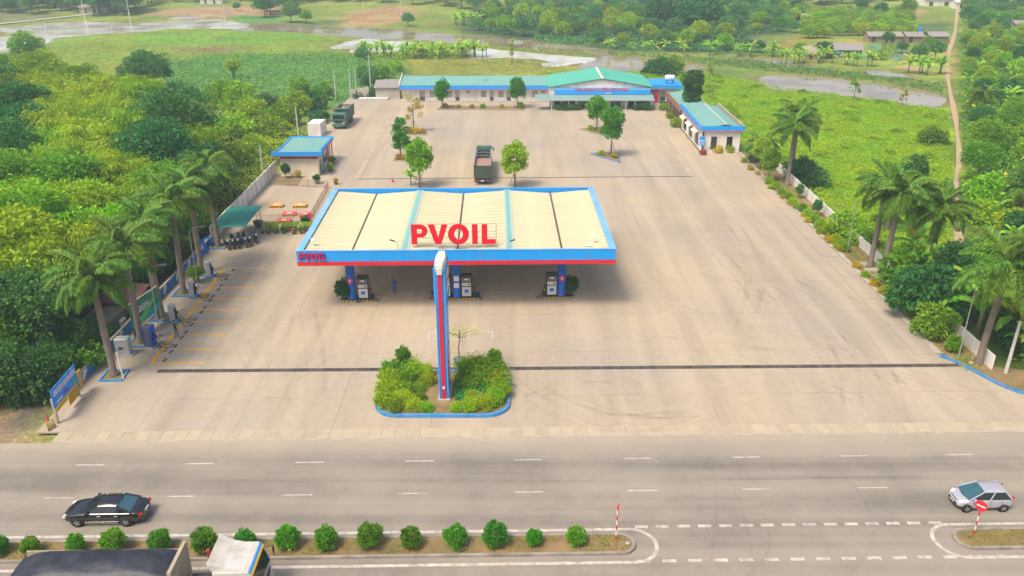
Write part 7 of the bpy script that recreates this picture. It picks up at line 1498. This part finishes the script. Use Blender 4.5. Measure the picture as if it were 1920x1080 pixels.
for i, (px_, py_, s_, mt, lab) in enumerate(((415, 200, 2.3, L_LIME, 'yellow-green bush right of the largest grove tree'), (445, 205, 2.5, L_BRI, 'bright bush at the edge of the meadow scrub'), (475, 225, 2.0, L_LIME, 'yellowish bush among the creepers'), (440, 262, 2.4, L_BRI, 'bright bush right below the largest grove tree'), (505, 255, 1.8, L_MID, 'mid green bush among the creepers'), (535, 235, 1.9, L_MID, 'bush in the creepers left of the white outbuilding'), (455, 318, 1.9, L_MID, 'bush behind the palms at the white wall'), (480, 290, 1.5, L_BRI, 'bright bush in the middle of the creepers'), (555, 215, 2.0, L_BRI, 'bright bush left of the trees by the dump truck'), (500, 205, 1.7, L_TEAL, 'bluish bush where creepers meet the meadow'))):
    x, y = G(px_, py_, FIELD); plant(f'shrub{i % 3}', 'scrub_bush', lab, 'bush', x, y, FIELD, s_, None, 'bushes among the creepers', leafm=mt)
cover('reed_scrub', pix([(300, 118), (420, 104), (620, 101), (760, 108), (772, 140), (690, 188), (560, 200), (440, 190), (315, 165)]), 3.2, .7, .3, LEAF('scrub_leaves', (.05, .14, .04), (.11, .21, .06)), 13, .9, 7)
cover('meadow_grass', pix([(-150, 100), (60, 96), (330, 56), (560, 62), (740, 96), (900, 106), (1060, 118), (1060, 140), (770, 146), (700, 118), (420, 104), (310, 125), (100, 150), (-150, 170)]), 1.5, .5, .2, LEAF('meadow_grass_blades', (.13, .19, .03), (.22, .24, .06)), 14, .3, 9)
cover('bank_weeds', pix([(1150, 100), (1320, 110), (1480, 124), (1640, 142), (1768, 162), (1768, 176), (1640, 152), (1440, 134), (1300, 118), (1130, 106)]), 6, .55, .3, L_TEAL, 15, 1.1, 4)
cover('wood_edge_scrub', pix([(1000, 78), (1120, 92), (1250, 97), (1370, 101), (1480, 108), (1480, 100), (1370, 88), (1250, 84), (1120, 80), (1000, 68)]), 3.2, .7, .36, L_TEAL, 24, 1.8, 6)
cover('bank_weeds', pix([(760, 86), (900, 86), (1000, 93), (1120, 102), (1100, 107), (1000, 98), (880, 92), (760, 94)]), 5, .5, .26, L_MID, 16, .6, 4)
cover('undergrowth', [(-38.4, 57.6), (-38.4, 100), (-60, 120), (-60, 57.6)], 7, .5, .26, L_DARK, 17, 1.5, 4, lambda C: ~((C[:, 0] > -40.2) & (C[:, 1] > 63) & (C[:, 1] < 78)), -.4)
cover('undergrowth', pix([(1800, 90), (2000, 80), (2060, 760), (1900, 690), (1800, 560), (1802, 300)]), 4, .6, .32, L_MID, 18, 1.2, 5, lambda C: (path_d(C) > 1.2) & (C[:, 0] > 41.5))
r = np.random.default_rng(9); Pq = np.column_stack([r.uniform(-44, 7, 5000), np.zeros(5000), np.full(5000, .12)]); Pq[:, 1] = 40.07 + SL * Pq[:, 0] + r.uniform(-.7, .7, 5000); q = noise2(Pq[:, 0], Pq[:, 1], 3); Pq = Pq[q > .05]; P3 = np.column_stack([r.uniform(28.2, 46, 1500), np.zeros(1500), np.full(1500, .12)]); P3[:, 1] = 40.07 + SL * P3[:, 0] + r.uniform(-.7, .7, 1500); Pq = np.concatenate([Pq, P3])
V, F = leaf_quads(Pq, np.tile([0, 0, 1.0], (len(Pq), 1)), .16, .05, .7, 0, 2); me = np_mesh('median_grass', V, F); me.materials.append(LEAF('dry_grass', (.12, .16, .02), (.30, .24, .07))); struct(obj('median_grass', me), 'stuff')
Pq = np.column_stack([r.uniform(38.3, 40.7, 4200), r.uniform(61.5, 135, 4200), np.full(4200, .1)]); Pq = Pq[noise2(Pq[:, 0], Pq[:, 1], 4) > -.1]; V, F = leaf_quads(Pq, np.tile([0, 0, 1.0], (len(Pq), 1)), .25, .1, .7, 0, 4); me = np_mesh('strip_grass', V, F); me.materials.append(LEAF('strip_grass_blades', (.09, .17, .02), (.22, .24, .04))); struct(obj('strip_grass', me), 'stuff')
# ---- beyond the path on the right: bushes, bananas, small trees
wild = pix([(1806, 70), (2040, 60), (2120, 760), (1905, 660), (1830, 560), (1806, 440), (1806, 300)])
for i, (x, y) in enumerate(scatter(wild, 3.6, 21, 2600, lambda x, y, u, v_: x > 42.5 and path_d(np.array([[x, y]]))[0] > 2.6, .014)):
    r_ = rnd.random(); z = pz(x, y) - .2
    if r_ < .34 and y < 230: banana('banana plant in the overgrown land right of the dirt path', x, y, rnd.uniform(.9, 1.4), 'banana plants right of the path', .22, z)
    elif r_ < .62: plant(f'shrub{i % 3}', 'wild_bush', 'leafy wild bush in the overgrown land right of the dirt path', 'bush', x, y, z, rnd.uniform(1.2, 2.1), None, 'bushes right of the path', leafm=rnd.choice((L_MID, L_BRI, L_BRI, L_DARK, L_LIME)))
    else: plant(f'broad{i % 4}' if y < 200 else f'far{i % 3}', 'wild_tree', 'small leafy tree in the overgrown land right of the dirt path', 'tree', x, y, z, rnd.uniform(.6, .95) if y < 150 else rnd.uniform(.45, .75), None, 'trees right of the path', leafm=rnd.choice((L_MID, L_BRI, L_MID, L_DARK)) if y < 260 else rnd.choice((L_TEAL, L_MID, L_BRI)))
for px_, py_, k, s_, mt, lab in ((1710, 330, 'broad1', .5, L_DARK, 'dark bushy tree in the field left of the dirt path'), (1745, 270, 'shrub0', 1.6, L_MID, 'bush in the field beside the dirt path'), (1600, 190, 'sparse', 1.0, L_MID, 'thin sapling at the edge of the right pond'), (1690, 200, 'sparse', .7, L_DRY, 'bare twig tree standing in the right pond'), (1330, 155, 'sparse', .9, L_LIME, 'thin sapling in the meadow right of the buildings'), (1368, 222, 'shrub1', 1.3, L_BRI, 'green bush in the field behind the white end building'), (1240, 142, 'shrub2', 2.0, L_DARK, 'dark bush behind the blue annex'), (1218, 140, 'shrub1', 1.6, L_DARK, 'small dark bush right of the hall roof'), (1260, 140, 'shrub0', 2.0, L_MID, 'green bush behind the water tank'), (740, 138, 'broad2', .55, L_LIME, 'yellow-green tree behind the left end of the long building'), (715, 150, 'broad0', .6, L_MID, 'leafy tree behind the grey lean-to hut'), (690, 160, 'shrub2', 2.0, L_TEAL, 'bluish bush behind the leaning white wall'), (610, 185, 'broad3', .62, L_MID, 'tree behind the parked green dump truck'), (590, 205, 'broad1', .6, L_DARK, 'dark tree left of the parked green dump truck'), (600, 235, 'broad0', .52, L_DARK, 'dark bush between the dump truck and the white outbuilding'), (562, 175, 'broad2', .6, L_MID, 'leafy tree in the scrub left of the dump truck'), (440, 150, 'bamboo0', .62, L_LIME, 'yellow-green plume tree at the edge of the left scrub'), (510, 230, 'broad3', .5, L_MID, 'small tree in the creepers behind the booth'), (672, 188, 'shrub0', 1.0, L_DARK, 'dark bush before the leaning white wall'), (700, 187, 'shrub1', 1.2, L_DARK, 'dark bush in front of the grey lean-to hut'), (718, 187, 'shrub2', .9, L_BRI, 'green bush beside the lean-to hut'), (52, 105, 'shrub0', 3.0, L_BRI, 'light green bush by the upper left pond'), (680, 110, 'broad0', .5, L_TEAL, 'bluish tree at the left end of the banana row'), (960, 118, 'sparse', 1.1, L_LIME, 'thin bush in the pond behind the long building')):
    if k.startswith('broad') and s_ <= .62: k = 'shrub' + k[-1].replace('3', '1'); s_ *= 2.9
    x, y = G(px_, py_, FIELD); plant(k, 'field_tree', lab, 'tree', x, y, FIELD - .1, s_, None, 'scattered field trees', leafm=mt)
# ---- banana rows
def row(pts, n, group, lab, s_=1.2, jit=2.0, yel=.15):
    for k in range(n):
        u = (k + .5) / n * (len(pts) - 1); i = min(int(u), len(pts) - 2); f = u - i; a = G(*pts[i], FIELD); b_ = G(*pts[i + 1], FIELD)
        banana(lab, a[0] + (b_[0] - a[0]) * f + rnd.uniform(-jit, jit), a[1] + (b_[1] - a[1]) * f + rnd.uniform(-jit, jit), s_ * rnd.uniform(.8, 1.2), group, yel)
row([(690, 104), (760, 108), (830, 108), (905, 104)], 46, 'banana row behind the long building', 'banana plant in the dense row by the ponds behind the long building', 1.2, 3.5, .12)
cover('row_undergrowth', pix([(690, 110), (690, 101), (770, 102), (905, 100), (905, 107), (830, 112), (760, 112)]), 5, .6, .3, L_BRI, 23, 1.9, 5)
row([(1130, 98), (1250, 100), (1360, 104), (1470, 108)], 14, 'banana row by the middle pond', 'banana plant on the far bank of the pond behind the hall', 1.15, 3.0, .08)
row([(1455, 116), (1540, 118), (1640, 126)], 16, 'banana row before the farmhouse', 'banana plant in the row before the grey farmhouse', 1.15, 2.0, .1)
row([(1715, 138), (1770, 140)], 7, 'banana clump by the path', 'banana plant in the clump where the pond meets the path', 1.3, 2.0)
row([(840, 46), (900, 52)], 6, 'far banana clump', 'pale banana plant in the far clump left of the woods', 1.6, 3.0)
# ---- far woods
woods = pix([(870, 58), (900, 34), (960, 16), (1080, -8), (1300, -26), (1520, -26), (1500, 30), (1480, 62), (1400, 66), (1370, 96), (1150, 90), (1000, 72)])
for i, (x, y) in enumerate(scatter(woods, 6.0, 31, 4200, None, .004)):
    u, v_ = to_pix(x, y, 4); dk = 1230 < u < 1330 and v_ < 40; r_ = rnd.random()
    lab = 'tall dark tree of the far wood behind the ponds' if dk else 'leafy tree of the far wood behind the ponds'
    plant(f'far{i % 3}', 'woodland_tree', lab, 'tree', x, y, pz(x, y) - .3, (1.3 if dk else rnd.uniform(.45, .85)), None, 'dark trees of the far wood' if dk else 'trees of the far wood', leafm=L_DARK if dk else (L_TEAL if r_ < .5 else L_MID if r_ < .75 else L_BRI if r_ < .9 else L_LIME))
cover('wood_undergrowth', woods, 1.6, .85, .45, L_TEAL, 25, 2.4, 9)
back = pix([(-60, 30), (60, 28), (130, 22), (175, 32), (255, 30), (262, 16), (330, 8), (480, 4), (480, -24), (-60, -24)])
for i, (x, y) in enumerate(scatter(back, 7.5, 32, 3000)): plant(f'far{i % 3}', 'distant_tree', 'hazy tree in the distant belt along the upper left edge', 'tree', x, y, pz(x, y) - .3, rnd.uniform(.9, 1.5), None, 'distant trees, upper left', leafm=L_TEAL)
back = pix([(480, 34), (550, 34), (565, 14), (650, 10), (760, 16), (830, 18), (900, 24), (900, -24), (480, -24)])
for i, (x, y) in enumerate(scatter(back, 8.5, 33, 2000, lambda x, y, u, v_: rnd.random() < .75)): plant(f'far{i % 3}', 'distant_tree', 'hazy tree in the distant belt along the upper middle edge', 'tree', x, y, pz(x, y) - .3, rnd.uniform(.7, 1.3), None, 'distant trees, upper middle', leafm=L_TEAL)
cover('far_scrub', pix([(1803, 96), (1806, 8), (2000, -4), (2000, 96)]), 1.7, .8, .42, L_MID, 27, 2.0, 8, lambda C: path_d(C) > 1.6)
back = pix([(1808, 62), (1812, 6), (2000, -6), (2000, 70)])
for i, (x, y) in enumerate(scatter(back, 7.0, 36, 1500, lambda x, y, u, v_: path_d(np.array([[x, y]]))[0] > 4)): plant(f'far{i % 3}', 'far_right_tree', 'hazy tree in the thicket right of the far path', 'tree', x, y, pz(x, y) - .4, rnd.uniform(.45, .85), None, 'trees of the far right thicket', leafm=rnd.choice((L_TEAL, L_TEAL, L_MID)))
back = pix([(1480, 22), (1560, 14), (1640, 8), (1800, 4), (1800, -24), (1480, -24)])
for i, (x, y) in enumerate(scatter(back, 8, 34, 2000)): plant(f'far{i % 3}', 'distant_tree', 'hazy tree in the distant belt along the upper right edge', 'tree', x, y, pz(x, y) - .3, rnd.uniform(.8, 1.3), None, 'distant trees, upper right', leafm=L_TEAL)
k = 0
for yy_ in range(30, 78, 6):
    for xx_ in range(1512, 1704, 19):
        x, y = G(xx_ + (yy_ % 12) * .8 + rnd.uniform(-3, 3), yy_ + rnd.uniform(-1, 1), FIELD)
        if yy_ > 68 and xx_ > 1560: continue
        plant(f'orch{k % 2}', 'orchard_tree', 'low round tree in the orchard above the grey farmhouse', 'tree', x, y, pz(x, y) - .2, rnd.uniform(.85, 1.2), None, 'trees of the orchard', leafm=rnd.choice((L_LIME, L_BRI, L_LIME, L_MID))); k += 1
for px_, py_, s_, mt, lab in ((1543, 110, .62, L_DARK, 'dark tree in front of the grey farmhouse'), (1662, 84, .5, L_DARK, 'dark tree before the middle of the farm sheds'), (1690, 100, .42, L_TEAL, 'bluish tree right of the vegetable rows'), (1722, 116, .6, L_TEAL, 'large bluish tree among the farm plots'), (1752, 112, .62, L_TEAL, 'bluish tree beside the dirt path near the farm'), (1740, 88, .45, L_MID, 'tree before the right farm shed'), (1500, 104, .5, L_MID, 'small tree left of the grey farmhouse'), (1400, 98, .45, L_DARK, 'lone dark bush in the pale field'), (1424, 99, .4, L_DARK, 'second dark bush in the pale field'), (1614, 26, .6, L_DARK, 'small dark conical tree above the orchard, left'), (1649, 32, .7, L_DARK, 'small dark conical tree above the orchard, right'), (1700, 34, .85, L_MID, 'broad tree on the bare patch above the orchard'), (1488, 62, .5, L_TEAL, 'bluish tree at the left edge of the orchard'), (546, 42, .9, L_TEAL, 'bluish tree by the river bend, upper middle'), (500, 24, 1.0, L_TEAL, 'hazy tree beside the brown field, upper left'), (575, 44, .6, L_MID, 'low bush on the river bank, upper middle'), (765, 50, .6, L_TEAL, 'dark bush on the river bank beside the brown field'), (445, 22, .45, L_TEAL, 'lone round bush in the brown field')):
    x, y = G(px_, py_, FIELD); plant(f'far{int(px_) % 3}', 'farm_tree', lab, 'tree', x, y, pz(x, y) - .3, s_, None, 'trees about the farm and river', leafm=mt)
# vegetable rows
VEGB = MAT('vegetable_bed_soil', (.50, .36, .12), .95, .2, .6, world=True); VEGG = LEAF('vegetables', (.10, .22, .05), (.24, .30, .06))
for k in range(9):
    a = G(1634 + k * 3.6, 113, FIELD); b_ = G(1660 + k * 2.9, 85, FIELD); z = FIELD + .1
    t = thing('vegetable_row', 'raised yellowish vegetable row in the striped plot beside the farmhouse', 'crop row', (0, 0, 0), 0, 'vegetable rows by the farmhouse'); strip([a, b_], .9, z + .08).build('soil', VEGB if k % 2 else SOIL, t)
    n = 120; u = rng.uniform(0, 1, n); Pq = np.column_stack([a[0] + (b_[0] - a[0]) * u + rng.uniform(-.3, .3, n), a[1] + (b_[1] - a[1]) * u, np.full(n, z + .1)]); V, F = leaf_quads(Pq, np.tile([0, 0, 1.0], (n, 1)), .5, .3, .6, 0, k); me = np_mesh('foliage', V, F); me.materials.append(VEGG); obj('foliage', me, t)
# ---- farm buildings and far houses
def house(name, label, px_, py_, ln, dp, hw_, hr, wallm, roofm, rz=0.0, doors=((.4, 1.4),)):
    x, y = G(px_, py_, FIELD); t = thing(name, label, 'house', (x, y, pz(x, y) - .25), rz, 'farm and far houses'); m_ = wall(MB(), ln, hw_, .2, [(a, b_, .1, 2.0) for a, b_ in doors]); m_.build('front_wall', wallm, t)
    mb = MB(); mb.box(0, .2, .2, dp, 0, hw_); mb.box(ln - .2, ln, .2, dp, 0, hw_); mb.box(.2, ln - .2, dp - .2, dp, 0, hw_); mb.build('side_wall', wallm, t)
    for a, b_ in doors: MB().box(a, b_, .1, .14, .1, 2.0).build('door', DOORP, t)
    mb = MB(); n = int(ln * 1.2); ribbed(mb, (-.4, -.7, hw_), (ln + .4, -.7, hw_), (ln + .4, dp / 2, hr), (-.4, dp / 2, hr), n); ribbed(mb, (ln + .4, dp + .5, hw_), (-.4, dp + .5, hw_), (-.4, dp / 2, hr), (ln + .4, dp / 2, hr), n); mb.build('roof', roofm, t)
    for xx_ in (.1, ln - .1): MB().add([(xx_ - .1, 0, hw_), (xx_ - .1, dp, hw_), (xx_ - .1, dp / 2, hr - .08), (xx_ + .1, 0, hw_), (xx_ + .1, dp, hw_), (xx_ + .1, dp / 2, hr - .08)], [(0, 2, 1), (3, 4, 5), (0, 3, 5, 2), (1, 2, 5, 4)]).build('gable', wallm, t)
    return t
WARM = MAT('brick_wall', (.34, .24, .18), .9, .2, .8); FARO = MAT('weathered_tile_roof', (.34, .27, .23), .85, .2, .6)
house('farm_hut', 'short brown-roofed hut left of the dark farm tree', 1511, 112, 3.4, 5, 2.3, 3.8, WARM, FARO, 0, ((1.0, 1.9),))
t = house('farmhouse', 'long grey-roofed farmhouse behind the banana row', 1552, 108, 9.6, 6, 2.3, 3.9, MAT('grey_farm_wall', (.25, .25, .26), .9, .1, 1), GROOF, -.03, ((.8, 1.8), (5.0, 6.0)))  # farmhouse walls in plain grey
MB().obox((1.8, -.75, 1.7), (3.4, .05, .7), (.2, 0, 0)).build('blue_sheet', BASIN, t)
for px_, w_, lab in ((1628, 5.5, 'farm shed left in the row above the vegetable plot'), (1664, 4.5, 'farm shed second in the row above the vegetable plot'), (1698, 5.5, 'farm shed left of the blue water tank'), (1742, 6, 'farm shed nearest the dirt path')): house('farm_shed', lab, px_, 80, w_, 5, 2.2, 3.4, WARM, GROOF if w_ > 5 else FARO, -.02, ((1.0, 2.2),))
x, y = G(1722, 74, FIELD); t = thing('blue_water_tank', 'bright blue water tank on a stand among the farm sheds', 'tank', (x, y, FIELD)); MB().lathe([(.05, 2.6), (.7, 2.65), (.75, 3.6), (.5, 3.9), (.05, 4.0)], 12).build('tank_body', MAT('bright_blue_plastic', (.01, .22, .62), .4), t); mb = MB(); [mb.box(a - .06, a + .06, b_ - .06, b_ + .06, 0, 2.6) for a in (-.5, .5) for b_ in (-.5, .5)]; mb.build('stand', DARK, t)
house('garden_pavilion', 'pale flat-roofed shelter beside the orchard', 1490, 40, 7, 5, 2.4, 2.9, OLDW, FARO, -.1, ((1, 3), (4, 6)))
house('pale_roof_house', 'pale broad-roofed house at the upper right edge', 1732, 16, 15, 10, 3.0, 5.0, WALLW, MAT('pale_roof', (.55, .50, .44), .8), 0, ((2, 4), (9, 11)))
house('path_end_house', 'small white house at the far end of the dirt path', 1790, 20, 7, 5, 2.8, 4.0, WALLW, WHITE, 0, ((2, 3),))
house('right_edge_hut', 'small grey hut at the far right edge', 1902, 58, 6, 5, 2.4, 3.6, WARM, GROOF, .05, ((1.5, 2.5),))
house('upper_house', 'low house with blue door at the upper middle edge', 858, 8, 12, 7, 3.0, 4.6, WARM, FARO, .02, ((2, 3), (6, 8)))
house('far_white_shed', 'small white shed by the pond at the upper left', 208, 22, 6, 4, 3.0, 3.8, WHITE, WHITE, .1, ((2, 3),))
house('far_house', 'pale far house at the upper left edge', 150, 26, 12, 6, 2.6, 4.2, OLDW, FARO, .05, ((2, 3), (6, 7)))
house('far_tall_house', 'tall pale narrow house at the upper left edge', 94, 16, 5, 6, 7.0, 8.0, WALLW, FARO, .05, ((2, 3),))
house('far_roadside_house', 'pale house beyond the far lane, upper left', 376, 10, 10, 6, 3.2, 4.4, WALLW, GROOF, .1, ((2, 3), (6, 7)))
FLN = [G(*p, FIELD) for p in ((-40, 50), (60, 40), (150, 30), (220, 22), (290, 17), (360, 9), (470, 0), (560, -8))]; struct(strip([(p[0], p[1]) for p in smooth3([(a, b_, 0) for a, b_ in FLN], 4)], 3.2, FIELD + .35).build('far_lane', MAT('far_lane_dirt', (.50, .44, .36), .9, .1, .2, world=True)))
for px_, py_, h, lab in ((246, 50, 13, 'tall electricity pole standing by the upper left ponds'), (418, 53, 13, 'left one of the twin electricity poles by the pond'), (424, 53, 11, 'right one of the twin electricity poles by the pond'), (161, 45, 9, 'electricity pole at the far bank of the upper left pond'), (88, 63, 4.5, 'short post standing in the upper left pond'), (211, 61, 4, 'short post at the near bank of the upper left pond'), (682, 27, 10, 'electricity pole left in the brown field'), (753, 36, 12, 'electricity pole right in the brown field'), (695, 165, 8, 'pale pole rising from the scrub behind the leaning wall'), (630, 188, 7, 'pale pole beside the green dump truck'), (657, 168, 5, 'thin pole left behind the leaning wall'), (668, 168, 5, 'thin pole right behind the leaning wall'), (560, 258, 6, 'pale pole behind the booth roof'), (494, 330, 5, 'grey pole at the corner of the white boundary wall')):
    x, y = G(px_, py_, FIELD); t = thing('electricity_pole', lab, 'pole', (x, y, pz(x, y) - .3), .1, 'electricity and wire poles'); MB().tube([(0, 0, 0), (0, 0, h)], [.16, .09], 6).build('shaft', MAT('pole_concrete', (.60, .57, .52), .8, .1, 1), t)
    if h > 8: MB().box(-1.0, 1.0, -.05, .05, h - .6, h - .48).build('cross_arm', DARK, t)
# ---- litter on the median
for px_, py_, lab, sx in ((886, 1020, 'pale stick lying on the long median', .8), (868, 1036, 'thin twig lying on the long median', .7)):
    x, y = G(px_, py_); tag(MB().tube([(-sx / 2, 0, .03), (sx / 2, .15, .05)], .025, 5).build('stick', MAT('pale_timber', (.5, .38, .24), .8), loc=(x, y, .13), rz=1.2 if px_ > 880 else .5), lab, 'stick')
x, y = G(1192, 1020, .12); tag(MB().lathe([(.1, 0), (.16, .04), (.16, .1), (.1, .12)], 12).build('old_tyre_ring', CONC, None, True, (x - .5, y, .12)), 'grey ring lying at the nose of the long median', 'ring')

# ================================================================ HAZE
hz = MB().box(-3150, 3150, -450, 4150, -3.5, 38.0).build('haze', [])
hm = bpy.data.materials.new('haze_air'); hm.use_nodes = True; N = hm.node_tree.nodes; N.remove(N['Principled BSDF'])
pv = N.new('ShaderNodeVolumePrincipled'); pv.inputs['Color'].default_value = (.70, .87, 1.0, 1); pv.inputs['Density'].default_value = .00052; pv.inputs['Anisotropy'].default_value = .2
hm.node_tree.links.new(pv.outputs[0], N['Material Output'].inputs['Volume']); hz.data.materials.append(hm); struct(hz, 'stuff')
